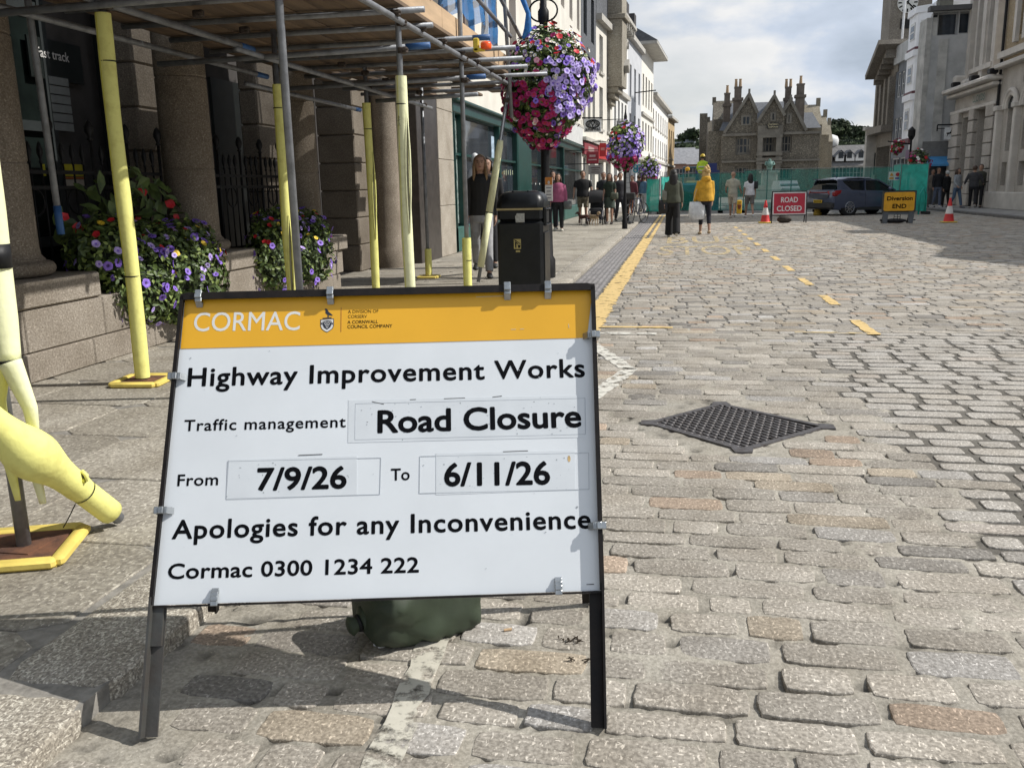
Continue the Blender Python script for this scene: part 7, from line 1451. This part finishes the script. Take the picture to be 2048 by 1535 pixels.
def bicycle():
    b = np.array(gp(1258, 449, zp)); t = thing('bicycle', 'dark bicycle with an orange-brown front fork leaning by the timetable board', 'bicycle', b); a = np.array([.42, .9, 0]); a /= np.linalg.norm(a); P = lambda s, z, d=0.: b+a*s+V3(a[1]*d, -a[0]*d, z)
    for s0 in (0.05, 1.05):
        m = MB(); m.tube([P(s0+.33*math.cos(q), .35+.33*math.sin(q)) for q in np.linspace(0, 2*PI, 25)], .017, 6, False); w = m.build('wheel', MC((.012, .012, .012), .7), t, True); m = MB()
        for k in range(10): q = 2*PI*k/10; m.tube([P(s0, .35), P(s0+.32*math.cos(q), .35+.32*math.sin(q))], .0025, 4)
        m.build('spokes', STEEL, w)
    m = MB()
    for p, q in ((P(1.05, .35), P(.62, .30)), (P(.62, .30), P(.80, .85)), (P(.62, .3), P(.22, .78)), (P(.80, .80), P(.2, .86)), (P(1.05, .35), P(.80, .80))): m.tube([p, q], .017, 8)
    m.build('frame', MC((.02, .025, .05), .4), t); m = MB()
    for d in (-.05, .05): m.tube([P(.05, .35, d), P(.17, .75, d), P(.2, .88)], .014, 6)
    m.build('fork', MC((.22, .07, .02), .5), t); m = MB(); m.tube([P(.2, .86), P(.18, 1.0), P(.14, 1.02, .26)], .012, 6); m.tube([P(.18, 1.0), P(.14, 1.02, -.26)], .012, 6); m.build('handlebar', BLACKM, t); m = MB(); m.ball(P(.80, .96), (.07, .13, .035), 10, 6); m.tube([P(.8, .85), P(.8, .95)], .013, 6); m.build('saddle', BLACKM, t, True); m = MB(); m.box(P(.10, .92), (.3, .26, .22), bev=.03); m.build('basket', MC((.03, .03, .03), .8), t)
bicycle()
def timetable():
    t = thing('timetable_board', 'leaning black-framed white bus timetable board on the left pavement', 'timetable', gp(1256, 449, zp)); D = 31.0; q = [AtY(1247, 343, D), AtY(1258, 341, D), AtY(1262, 389, D-.05), AtY(1250, 391, D-.05)]; m = MB(); m.prism(q, (0, .05, 0)); f = m.build('case', BLACKM, t); c = sum(q)/4; m = MB(); m.prism([c+(p-c)*.84+V3(0, -.012, 0) for p in q], (0, .01, 0)); s = m.build('sheet', MC((.42, .43, .44), .4), f); m = MB()
    for k in (.25, .5, .75): m.bar((q[0]*(1-k)+q[3]*k)*.85+c*.15+V3(0, -.016, 0), (q[1]*(1-k)+q[2]*k)*.85+c*.15+V3(0, -.016, 0), .006, .012)
    m.build('sheet_line', MC((.1, .1, .1), .6), s); m = MB(); b = gp(1252, 449, zp); e = (q[2]+q[3])/2; m.tube([e+V3(0, .03, 0), V3(e[0], e[1]+.1, zp)], .045, 10); m.lathe([(.2, 0), (.2, .04), (.06, .08)], (e[0], e[1]+.1, zp), 14); m.build('stand', BLACKM, t)
timetable()

# ------------------------------------------------------------------ projecting shop signs on the left
def proj_signs():
    D = 22.5; q = [AtY(1168, 264, D), AtY(1202, 264, D), AtY(1202, 238, D), AtY(1168, 238, D)]; t = thing('oval_logo_sign', 'pale grey hanging sign with a black oval emblem under the flower balls', 'hanging sign', q[0]); m = MB(); m.prism(q, (0, .06, 0)); b = m.build('board', MC((.80, .81, .80), .5), t); cx = AtY(1185.5, 248, D-.02); w = q[1][0]-q[0][0]; m = MB(); rx, rz = w*.40, w*.23
    pt = lambda a, k=1., kz=1.: cx+V3(rx*k*math.cos(a), -.004, rz*kz*math.sin(a))
    m.tube([pt(a) for a in np.linspace(0, 2*PI, 29)], .011, 5, False); m.tube([pt(a, .86, .82) for a in np.linspace(0, 2*PI, 29)], .005, 5, False)
    m.tube([pt(a, .22, .45)+V3(0, 0, rz*.25) for a in np.linspace(0, 2*PI, 15)], .009, 5, False); m.prism([cx+V3(a*rx, -.006, b_*rz) for a, b_ in ((-.12, -.2), (.12, -.2), (.05, -.78), (-.05, -.78))], (0, -.002, 0))
    for sg in (-1, 1):
        m.tube([cx+V3(sg*a*rx, -.005, b_*rz) for a, b_ in ((.28, .72), (.34, .2), (.50, -.05), (.78, .0))], .008, 5); m.tube([cx+V3(sg*a*rx, -.005, b_*rz) for a, b_ in ((.3, -.7), (.42, -.3), (.72, -.25))], .008, 5); m.tube([cx+V3(sg*a*rx, -.005, b_*rz) for a, b_ in ((.45, .62), (.52, .25), (.72, .2))], .007, 5)
    m.build('oval_emblem', BLACK_TXT, b); text('lettering', 'animal', b, AtY(1170.5, 262.2, D-.02), (1, 0, 0), (0, 0, 1), w*.86, .085, BLACK_TXT, .02, .004); m = MB(); m.tube([AtY(1166, 236, D), AtY(1204, 236, D)], .02, 6); m.tube([AtY(1166, 236, D), AtY(1164, 236, D)+V3(-.9, .1, 0)], .02, 6); m.build('bracket', BLACKM, t)
    def simple(nm, lab, px0, px1, py0, py1, D, c, parts, grp=None):
        q = [AtY(px0, py1, D), AtY(px1, py1, D), AtY(px1, py0, D), AtY(px0, py0, D)]; t = thing(nm, lab, 'hanging sign', q[0], grp); m = MB(); m.prism(q, (0, .06, 0)); b = m.build('board', MC(c, .5), t); parts(b, q, D); m = MB(); m.tube([q[3]+V3(0, .03, .05), q[2]+V3(0, .03, .05)], .018, 6); m.tube([q[3]+V3(0, .03, .05), q[3]+V3(-.8, .2, .05)], .018, 6); m.build('bracket', BLACKM, t)
    def bars(c, rows):
        def f(b, q, D):
            w, h = q[1][0]-q[0][0], q[3][2]-q[0][2]
            for fz, fw, fh in rows: m = MB(); m.box((q[0][0]+w/2, q[0][1]-.004, q[0][2]+h*fz), (w*fw, .006, h*fh)); m.build('sign_text_bar', MC(c, .5), b)
        return f
    simple('red_shop_sign', 'dark red hanging sign with pale lettering left of the middle flower ball', 1173, 1197, 303, 327, 33, (.30, .025, .04), bars((.55, .36, .36), ((.62, .5, .18), (.3, .7, .1)))); simple('price_panel_sign', 'grey hanging panel with small dark writing under the dark red sign', 1177, 1204, 330, 349, 35, (.34, .32, .31), bars((.12, .08, .08), ((.68, .7, .09), (.45, .55, .08), (.22, .65, .08))))
    simple('bright_red_sign', 'bright red square sign on the shop right of the dark red one', 1199, 1212, 286, 313, 41, (.50, .02, .025), bars((.62, .22, .2), ((.55, .6, .2),))); simple('maroon_estate_sign', 'grey and maroon sign board above the middle flower ball', 1233, 1249, 241, 262, 40, (.24, .24, .24), bars((.42, .42, .42), ((.7, .7, .1), (.45, .6, .08))))
    D = 52; q = [AtY(1264, 347, D), AtY(1285, 347, D), AtY(1285, 327, D), AtY(1264, 327, D)]; t = thing('four_ring_sign', 'white hanging sign with a four-ring blue clover emblem', 'hanging sign', q[0]); m = MB(); m.prism(q, (0, .06, 0)); b = m.build('board', MC((.60, .66, .66), .5), t); c = sum(q)/4; r = .10; m = MB()
    for sx in (-1, 1):
        for sz in (-1, 1): m.tube([c+V3(sx*r*1.02+r*math.cos(a), -.04, sz*r*1.02+r*math.sin(a)) for a in np.linspace(0, 2*PI, 15)], .036, 6, False)
    m.build('ring_emblem', MC((.02, .22, .32), .5), b); m = MB(); m.tube([q[3]+V3(-.5, 0, .05), q[2]+V3(.2, 0, .05)], .025, 6); m.build('bracket', BLACKM, t)
proj_signs()

# ------------------------------------------------------------------ road signs and cones
def road_closed():
    D = 31.0; L, R = AtY(1545, 430, D), AtY(1611.5, 430, D); zt, zb = AtY(1578, 384.5, D)[2], AtY(1578, 429, D)[2]; x0, x1 = L[0], R[0]; t = thing('road_closed_sign', 'red and white road closed sign on a dark frame beside a cone', 'road sign', ((x0+x1)/2, D, 0)); Y = lambda z: D+.12*z; P = lambda x, z, o=0.: V3(x, Y(z)-o, z)
    m = MB(); m.prism([P(x0, zb), P(x1, zb), P(x1, zt), P(x0, zt)], (0, .02, 0)); b = m.build('board', MC((.66, .62, .62), .5), t); k = .035; m = MB(); m.prism([P(x0+k, zb+k, .004), P(x1-k, zb+k, .004), P(x1-k, zt-k, .004), P(x0+k, zt-k, .004)], (0, .003, 0)); m.build('red_panel', MC((.42, .012, .035), .45), b)
    h = zt-zb; w = x1-x0
    for s, f, wd in (('ROAD', .55, .50), ('CLOSED', .16, .74)): text('lettering', s, b, P((x0+x1)/2-w*wd/2, zb+h*f, .010), (1, 0, 0), (0, .12, 1), w*wd, h*.24, MC((.68, .64, .64), .5), .02, .001)
    m = MB()
    for x in (x0-.02, x1+.02): m.tube([P(x, .0, -.02), P(x, zt+.03, -.02)], .018, 6); m.tube([P(x, zt, -.02), V3(x, D+.55, 0)], .018, 6)
    m.tube([P(x0-.02, zt+.03, -.02), P(x1+.02, zt+.03, -.02)], .018, 6); m.tube([P(x0, zb-.02, -.01), P(x1, zb-.02, -.01)], .018, 6); m.build('frame', BLACKM, t); g = gp(1570, 446); m = MB(); m.ball((g[0], g[1]+.25, .11), (.24, .17, .13), 14, 10); m.ball((g[0], g[1]+.27, .15), (.2, .14, .12), 12, 8); tag(m.build('sandbag', cl((.05, .042, .035)), None, True), 'dark brown sandbag under the red road closed sign', 'sandbag')
road_closed()
def diversion():
    D = 29.8; x0, x1 = AtY(1763, 426, D)[0], AtY(1831, 426, D)[0]; zt, zb = AtY(1797, 381, D)[2], AtY(1797, 425, D)[2]; w, h = x1-x0, zt-zb; c = (x0+x1)/2; t = thing('diversion_sign', 'yellow diversion end sign with rounded corners on grey legs', 'road sign', (c, D, 0)); Rr = np.eye(3)
    m = MB(); m.box((c, D+.03, (zt+zb)/2), (w, .06, h), bev=.028); fr = m.build('frame', mat('recycled_plastic', (.055, .058, .05), .7, .2, 5), t, 40); m = MB(); r = .05; X, Z = w/2-.05, h/2-.05; pts = []
    for sx, sz, a0 in ((1, 1, 0), (-1, 1, 90), (-1, -1, 180), (1, -1, 270)): pts += [(c+sx*(X-r)+r*math.cos(rad(a0+k)), D-.012, (zt+zb)/2+sz*(Z-r)+r*math.sin(rad(a0+k))) for k in (0, 30, 60, 90)]
    m.prism(pts, (0, .01, 0)); p = m.build('yellow_panel', MC((.72, .36, .012), .5), t)
    m = MB(); m.prism([(c+(a-c)*.955, b-.002, (zt+zb)/2+(z-(zt+zb)/2)*.93) for a, b, z in pts], (0, -.001, 0)); 
    for s, wd, f, hh in (('Diversion', .74, .56, .19), ('END', .40, .20, .20)): text('lettering', s, p, (c-w*wd/2+.01, D-.0145, zb+h*f), (1, 0, 0), (0, 0, 1), w*wd, h*hh, BLACK_TXT, .03, .001)
    for sg in (-1, 1):
        x = c+sg*w*.38; m = MB(); m.prism([(x-.06, D, .0), (x+.06, D, .0), (x+.06+.02, D, zb*.6), (x+.08-sg*.0, D, zb+.02), (x-.08, D, zb+.02), (x-.08, D, zb*.6)], (0, .06, 0)); m.prism([(x-.05, D+.35, 0), (x+.05, D+.35, 0), (x+.05, D+.06, zb), (x-.05, D+.06, zb)], (0, .05, 0)); m.build('leg', mat('grey_leg', (.11, .12, .13), .7, .2, 5) if 'grey_leg' not in bpy.data.materials else bpy.data.materials['grey_leg'], t)
    m = MB(); m.box((c, D+.03, zb-.03), (w*.8, .05, .07)); m.build('crossbar', bpy.data.materials['grey_leg'], t); m = MB(); m.ball((c-.02, D+.28, .07), (.34, .2, .075), 14, 8); m.tube([(c+.25, D+.2, .05), (c+.52, D+.05, .10)], .02, 6); m.tube([(c-.25, D+.2, .05), (c-.5, D+.1, .1)], .035, 6)
    tag(m.build('sandbag', cl((.018, .018, .02)), None, True), 'flat black sandbag under the yellow diversion sign', 'sandbag'); m = MB()
    for x in (-.1, 0, .08): m.tube([(c+x, D+.10, .10), (c+x, D+.08, zb-.03)], .009, 5)
    m.tube([(c-.1, D+.1, .2), (c+.08, D+.1, .2)], .008, 5); m.build('hanging_strap', BLACKM, t)
diversion()
def cone(px, py, lab):
    b = np.array(gp(px, py)); t = thing('traffic_cone', lab, 'traffic cone', b, 'traffic cones on the setts'); m = MB(); m.box(b+V3(0, 0, .02), (.42, .42, .04), bev=.015); m.build('base', MC((.55, .40, .05), .7), t, 40); rd = MC((.55, .02, .022), .5); wh = MC((.66, .64, .62), .5); R = lambda z: .155-.130*(z-.04)/.71
    m = MB(); m.lathe([(R(.04)+.01, .038), (R(.06), .06), (R(.27), .27)], b, 20); m.build('red_body', rd, t, 40); m = MB(); m.lathe([(R(.27)+.002, .27), (R(.50)+.002, .50)], b, 20); m.build('white_sleeve', wh, t, 40); m = MB(); m.lathe([(R(.50), .50), (R(.73), .73), (.018, .75)], b, 20); m.build('red_body', rd, t, 40)
cone(1530, 446, 'red and white cone touching the left leg of the road closed sign'); cone(1897, 445, 'red and white cone standing alone right of the yellow diversion sign')
def beacon(px, py, D, lab):
    p = AtY(px, py, D); t = thing('barrier_lamp', lab, 'lamp', (p[0], D, 0), 'orange road lamps by the fence'); m = MB(); m.box((p[0], D, .30), (.22, .14, .60), bev=.03); m.build('battery_case', MC((.60, .36, .02), .5), t, 40); m = MB(); m.lathe([(.09, -.03), (.10, 0), (.09, .03)], (p[0], D-.08, .38), 14); m.ball((p[0], D-.09, .30), (.08, .03, .09), 10, 6); m.build('lens', MC((.22, .05, .01), .3), t)
beacon(1478, 425, 41.2, 'orange road lamp on the ground right of the bald man')
for px, lab in ((1541, 'yellow block weight peeping out left of the road closed sign'), (1614, 'yellow block weight peeping out right of the road closed sign')): p = gp(px, 426); m = MB(); m.ball((p[0], 38, .26), (.13, .13, .24), 12, 8); m.box((p[0], 38, .06), (.28, .28, .12)); tag(m.build('barrier_weight', MC((.33, .22, .03), .7), None, True), lab, 'weight')

# ------------------------------------------------------------------ green-screened fence
NET = mat('green_debris_mesh', (.014, .25, .205), .65, .3, 4, bump=.3, bscale=9, trans=.46); NETS = mat('green_debris_mesh_dense', (.015, .36, .29), .65, .2, 4, bump=.4, bscale=7, trans=.06); FST = MC((.10, .13, .13), .5)
def panel(a, b, lab, mt=NET, h=1.95, sag=.06):
    a, b = np.array(a, float), np.array(b, float); t = thing('fence_panel', lab, 'fence panel', tuple((a+b)/2), 'green screened fence panels'); d = b-a; L = np.linalg.norm(d); d /= L; n = V3(d[1], -d[0], 0); z0 = .12; m = MB()
    m.tube([a+V3(0, 0, .02), a+V3(0, 0, h), b+V3(0, 0, h), b+V3(0, 0, .02)], .024, 8); m.tube([a+V3(0, 0, z0), b+V3(0, 0, z0)], .02, 6); m.tube([a+V3(0, 0, h*.52), b+V3(0, 0, h*.52)], .014, 6); m.build('frame', FST, t); m = MB(); N_, K = 26, 12; vs = []
    for i in range(N_+1):
        for j in range(K+1):
            s, z = L*i/N_, z0+(h-z0-.02)*j/K; z -= sag*.35*(j/K)*abs(math.sin(i*PI/N_*2+a[0])); o = .03+.03*mnoise.noise((a[0]+s*1.3, z*1.2, a[1])); p = a+d*s+n*o; vs.append((p[0], p[1], z))
    m.add(vs, [(i*(K+1)+j, (i+1)*(K+1)+j, (i+1)*(K+1)+j+1, i*(K+1)+j+1) for i in range(N_) for j in range(K)]); m.build('mesh_screen', mt, t, True); m = MB()
    for p in (a, b): m.box(p+V3(0, 0, .06), (.22, .6, .12), np.array([[n[1], n[0], 0], [-n[0], n[1], 0], [0, 0, 1]]) if False else None, .02)
    m.build('foot_block', MC((.02, .02, .022), .8), t, 40); return t
def fpt(px, D): p = AtY(px, 372, D); return (p[0], D, 0)
panel(fpt(1294, 43), fpt(1319, 42.6), 'bright green sunlit screen panel at the left end by the kerb', NETS, 1.62); panel(fpt(1322, 44.4), fpt(1343, 45.4), 'green screen panel just right of the bright left end panel', NETS, 1.72)
xs = [(1347, 44.5), (1372, 44.0)]
names = ['green mesh fence panel behind the olive-jacketed woman', 'green mesh fence panel behind the mustard hoodie', 'green mesh fence panel behind the bald man', 'green mesh fence panel behind the white t-shirt woman', 'green mesh fence panel left of the van', 'green mesh fence panel behind the van and red sign', 'green mesh fence panel left of the parked car', 'green mesh fence panel behind the roof of the parked car', 'green mesh fence panel above the bonnet of the parked car']
edges = [(1347, 44.6), (1398, 43.6), (1442, 43.0), (1488, 42.6), (1534, 42.4), (1582, 42.4), (1634, 42.4), (1690, 42.6), (1740, 42.8), (1786, 42.0)]
for k, (p, q) in enumerate(zip(edges, edges[1:])): panel(fpt(*p), fpt(*q), names[k], NET, 1.9 if k > 2 else 1.82)
panel(fpt(1787, 41.6), fpt(1801, 38.6), 'dense green corner screen facing the parked car, with two warning notices', NETS, 1.95, .02)
tp = panel(fpt(1802, 38.5), fpt(1855, 37.6), 'dense bright green screen panel closing the corner behind the diversion sign', NETS, 1.93, .02)
c = AtY(1845, 405, 37.4); m = MB(); m.tube([c+V3(-.12, 0, -.55), c+V3(-.12, 0, .3), c+V3(0, 0, .55), c+V3(.12, 0, .3), c+V3(.12, 0, -.55)], [(.08, .03)]*5, 8); tag(m.build('loose_netting', NETS, None, True), 'loose fold of green netting hanging on the right corner screen', 'netting')
def notices():
    for px, lab, c, tri in ((1783, 'white notice with a yellow warning triangle on the green corner screen', (.65, .30, .02), True), (1795, 'white notice with a red round symbol on the green corner screen', (.5, .03, .04), False)):
        D = 40.0 if tri else 39.4; o = AtY(px, 352, D-.25); t = thing('warning_notice', lab, 'notice', o); m = MB(); m.box(o, (.22, .02, .34)); b = m.build('board', MC((.62, .62, .58), .5), t); m = MB()
        if tri: m.prism([o+V3(-.08, -.013, 0), o+V3(.08, -.013, 0), o+V3(0, -.013, .14)], (0, -.003, 0))
        else: m.prism([o+V3(.075*math.cos(a), -.013, .06+.075*math.sin(a)) for a in np.linspace(0, 5.9, 16)], (0, -.003, 0))
        m.build('symbol', MC(c, .5), b); m = MB(); m.box(o+V3(0, -.012, -.09), (.17, .004, .07)); m.build('text_bar', MC(c if tri else (.05, .08, .3), .5), b)
notices()

# ------------------------------------------------------------------ vehicles
def hull(sections, n=None):
    """skin through matching cross-sections"""
    m = MB(); k = len(sections[0]); vs = [p for s in sections for p in s]; fs = [(i*k+j, i*k+(j+1) % k, (i+1)*k+(j+1) % k, (i+1)*k+j) for i in range(len(sections)-1) for j in range(k)]; fs += [tuple(range(k-1, -1, -1)), tuple(range((len(sections)-1)*k, len(sections)*k))]; return m.add(vs, fs)
CARP = mat('car_slate_blue', (.075, .095, .155), .28, .08, 2); CARP.node_tree.nodes['Principled BSDF'].inputs['Metallic'].default_value = .45; CARP.node_tree.nodes['Principled BSDF'].inputs['Coat Weight'].default_value = .6
CGL = glass_mat('car_glass', (.012, .016, .018), .04); TYRE = MC((.012, .012, .013), .85); ALLOY = mat('alloy', (.35, .36, .38), .3, .1, 5, metal=.8)
def car():
    b = AtY(1666, 424, 36.8); b = (b[0], 36.8, 0); ang = rad(30); t = thing('parked_car', 'slate blue hatchback with alloy wheels standing in front of the green fence', 'car', b, None, ang)
    # own space: x forward from the rear bumper, y to the left, z up; origin at the rear right corner on the ground
    L, Wd = 4.05, 1.76
    st = [(0.0, .30, .92, .80), (.06, .26, 1.0, .86), (.30, .22, 1.02, .88), (.9, .20, .99, .88), (1.6, .19, .955, .88), (2.6, .19, .93, .88), (3.05, .2, .90, .87), (3.6, .22, .80, .82), (3.92, .26, .66, .72), (4.05, .32, .55, .58)]
    def sec(x, zl, zh, hw): return [(x, Wd/2-hw*.94, zl), (x, Wd/2-hw, zl+.10), (x, Wd/2-hw*1.0, (zl+zh)*.5), (x, Wd/2-hw*.985, zh-.12), (x, Wd/2-hw*.93, zh-.02), (x, Wd/2-hw*.80, zh), (x, Wd/2+hw*.80, zh), (x, Wd/2+hw*.93, zh-.02), (x, Wd/2+hw*.985, zh-.12), (x, Wd/2+hw*1.0, (zl+zh)*.5), (x, Wd/2+hw, zl+.10), (x, Wd/2+hw*.94, zl)]
    m = hull([sec(*q) for q in st])
    # wheel arches cut as dark wells are laid on later; cabin roof shell
    m.v = [tuple(v) for v in m.v]; body = m.build('body', CARP, t, 35, True)
    rf = [(.10, 1.0, .78, .98), (.42, 1.36, .60, .62), (.70, 1.43, .58, .60), (1.3, 1.46, .58, .60), (1.9, 1.43, .58, .60), (2.35, 1.30, .60, .62), (3.0, .92, .74, .9)]
    # greenhouse: glass block with painted roof and pillars
    def gs(x, zt, hw, _): return [(x, Wd/2-hw-.16*(zt-.9), .88), (x, Wd/2-hw, zt), (x, Wd/2, zt+.02), (x, Wd/2+hw, zt), (x, Wd/2+hw+.16*(zt-.9), .88)]
    g = hull([gs(.12, .99, .76, 0), gs(.45, 1.36, .62, 0), gs(.8, 1.42, .61, 0), gs(1.9, 1.40, .61, 0), gs(2.4, 1.27, .62, 0), gs(3.02, .915, .74, 0)]); g.build('glazing', CGL, t, False, True)
    m = MB()
    def patch(pts, th): m.prism(pts, th)
    top = [(.30, 1.37), (.48, 1.405), (.8, 1.45), (1.3, 1.467), (1.9, 1.435), (2.30, 1.33)]
    for (xa, za), (xb, zb) in zip(top, top[1:]): m.add([(xa, Wd/2-.63, za-.03), (xa, Wd/2+.63, za-.03), (xb, Wd/2+.63, zb-.03), (xb, Wd/2-.63, zb-.03), (xa, Wd/2-.55, za+.01), (xa, Wd/2+.55, za+.01), (xb, Wd/2+.55, zb+.01), (xb, Wd/2-.55, zb+.01)], [(4, 5, 6, 7), (0, 4, 7, 3), (1, 2, 6, 5)])
    for sg in (-1, 1):
        y = lambda hw: Wd/2+sg*hw
        m.bar((2.30, y(.62), 1.33), (3.02, y(.79), .92), .07, .05, (0, 0, 1)); m.bar((1.62, y(.635), 1.40), (1.55, y(.77), .93), .09, .03, (1, 0, 0))
        m.prism([(.22, y(.775), .93), (.95, y(.785), .95), (.62, y(.66), 1.24), (.50, y(.645), 1.38), (.30, y(.66), 1.34)], (0, sg*.012, 0)); m.bar((.32, y(.64), 1.36), (2.3, y(.635), 1.345), .04, .05)
    m.build('roof', CARP, t, 40, True); m = MB(); m.bar((.16, Wd/2-.5, 1.40), (.16, Wd/2+.5, 1.40), .22, .03); m.tube([(.8, Wd/2, 1.46), (.72, Wd/2, 1.53), (.66, Wd/2, 1.53)], .02, 6); m.build('spoiler', CARP, t, 40, True)
    m = MB(); m.box((.03, Wd/2, .40), (.16, Wd*.98, .26), bev=.05); m.box((1.98, Wd/2-.87, .26), (1.7, .05, .10)); m.box((1.98, Wd/2+.87, .26), (1.7, .05, .10)); m.build('bumper', MC((.02, .021, .023), .6), t, 40, True)
    m = MB(); m.box((-.015, Wd/2, .90), (.03, .95, .035)); m.build('light_bar', MC((.22, .008, .015), .3), t, False, True)
    for sg in (-1, 1): m = MB(); m.prism([(-.02, Wd/2+sg*.50, .93), (.10, Wd/2+sg*.87, .95), (.34, Wd/2+sg*.893, .96), (.30, Wd/2+sg*.893, .86), (.05, Wd/2+sg*.87, .74), (-.02, Wd/2+sg*.55, .85)], (.0, 0, .02)); m.box((.09, Wd/2+sg*.83, .84), (.2, .14, .17), bev=.03); m.build('tail_light', MC((.26, .008, .012), .25), t, False, True)
    m = MB(); m.box((-.045, Wd/2, .56), (.02, .50, .11)); pl = m.build('number_plate', MC((.62, .42, .03), .5), t, False, True); m = MB(); 
    for k in range(7): m.box((-.057, Wd/2-.19+.062*k, .56), (.004, .035, .06))
    m.build('plate_character', BLACK_TXT, pl, False, True); m = MB(); m.prism([(-.03, Wd/2-.62, .82), (-.03, Wd/2+.62, .82), (-.03, Wd/2+.55, .68), (-.03, Wd/2-.55, .68)], (.02, 0, 0)); m.build('tailgate_recess', MC((.04, .05, .075), .4), t, False, True)
    for x in (.78, 3.30):
        for yy in (.02, Wd-.02):
            sg = -1 if yy < 1 else 1; m = MB(); m.tube([(x, yy-sg*.16, .36), (x, yy+sg*.012, .36)], .40, 28); m.build('wheel_arch', MC((.006, .006, .007), .9), t, False, True); m = MB(); m.tube([(x, yy-sg*.2, .315), (x, yy-sg*.02, .315), (x, yy+sg*.015, .315)], [.315, .315, .295], 28); w = m.build('tyre', TYRE, t, 40, True); m = MB()
            for k in range(10):
                a = 2*PI*k/10; d, e = (math.cos(a), math.sin(a)), (math.cos(a+.38), math.sin(a+.38)); m.bar((x+.04*d[0], yy+sg*.022, .315+.04*d[1]), (x+.215*e[0], yy+sg*.024, .315+.215*e[1]), .018 if k % 2 else .032, .012, (0, 1, 0))
            m.tube([(x+.215*math.cos(q), yy+sg*.02, .315+.215*math.sin(q)) for q in np.linspace(0, 2*PI, 25)], .012, 6, False); m.build('alloy_rim', ALLOY, w, False, True)
    for sg in (-1, 1):
        m = MB(); m.ball((2.62, Wd/2+sg*.95, .99), (.08, .10, .065), 10, 8); m.build('wing_mirror', CARP, t, True, True); m = MB()
        for x in (1.28, 2.30): m.box((x, Wd/2+sg*.878, .84), (.16, .015, .022))
        m.build('door_handle', CARP, t, False, True); m = MB(); 
        for x in (1.52, 2.66): m.bar((x, Wd/2+sg*.881, .36), (x-.03, Wd/2+sg*.872, .93), .006, .008, (1, 0, 0))
        m.build('door_seam', MC((.01, .01, .012), .8), t, False, True)
car()
def van():
    D = 47; x0, x1 = AtY(1561, 380, D)[0], AtY(1602, 380, D)[0]; w = x1-x0; t = thing('white_van', 'white van seen through the green mesh behind the road closed sign', 'van', ((x0+x1)/2, D, 0)); c = (x0+x1)/2; wp = MC((.62, .63, .64), .4); zt = AtY(1580, 361, D)[2]
    m = MB(); S = lambda y, hw, zl, zh: [(c-hw, y, zl), (c-hw, y, zh-.25), (c-hw*.88, y, zh), (c+hw*.88, y, zh), (c+hw, y, zh-.25), (c+hw, y, zl)]; m = hull([S(D, w*.5, .3, 1.05), S(D+.7, w*.52, .25, 1.15), S(D+1.2, w*.5, .25, zt), S(D+4.6, w*.5, .25, zt)]); m.build('body', wp, t, 30); m = MB(); m.prism([(c-w*.46, D+.66, 1.18), (c+w*.46, D+.66, 1.18), (c+w*.40, D+1.06, zt-.14), (c-w*.40, D+1.06, zt-.14)], (0, -.03, .02)); m.build('windscreen', CGL, t)
    for sg in (-1, 1): m = MB(); m.box((c+sg*w*.38, D-.02, .85), (.3, .05, .16), bev=.02); m.build('headlight', MC((.5, .5, .5), .2), t); m = MB(); m.tube([(c+sg*w*.5, D+.8, .33), (c+sg*w*.42, D+.8, .33)], .33, 18); m.build('tyre', TYRE, t)
van()
def site_vehicle():
    D = 47.5; X = lambda px: AtY(px, 350, D)[0]; Z = lambda py: AtY(1380, py, D)[2]; t = thing('site_dumper', 'blue and yellow site dumper with a roll bar behind the fence, under the worker', 'site vehicle', (X(1385), D, 0)); m = MB(); x0, x1 = X(1362), X(1400)
    m.box(((x0+x1)/2, D+.8, .9), (x1-x0, 1.8, 1.0), bev=.1); m.build('body', MC((.03, .12, .20), .5), t, 40); m = MB(); m.box(((x0+x1)/2+.2, D+.7, Z(367)), ((x1-x0)*.9, 1.4, .28), bev=.08); m.build('bonnet', MC((.65, .55, .25), .5), t, 40); m = MB()
    for x in (x0+.1, x1+.5): m.tube([(x, D+1.2, .5), (x, D+1.2, Z(336)), (x+.12, D+1.2, Z(334))], .035, 8)
    m.tube([(x0+.1, D+1.2, Z(334)), (x1+.5, D+1.2, Z(334))], .04, 8); m.build('roll_bar', MC((.02, .09, .14), .5), t); m = MB(); m.lathe([(.09, 0), (.12, .05), (.11, .16), (.03, .2)], (X(1375), D+1.0, Z(341)), 12); m.build('beacon', MC((.70, .38, .01), .3), t)
    for x in (x0+.2, x1-.1): m = MB(); m.tube([(x, D-.1, .5), (x, D+.25, .5)], .5, 20); m.build('tyre', TYRE, t)
    m = MB(); m.box((X(1415), D+.6, Z(345)), (X(1440)-X(1402), .2, .9)); m.box((X(1415), D+.6, 1.0), (1.2, 1, 2.0)); m.build('cab_panel', MC((.025, .04, .16), .5), t); m = MB(); m.box((X(1404), D-.1, Z(385)-.06), (1.1, .9, .1)); m.box((X(1404), D-.1, Z(385)/2-.05), (.8, .7, Z(385)-.1)); m.build('platform', MC((.02, .02, .025), .8), t)
site_vehicle()
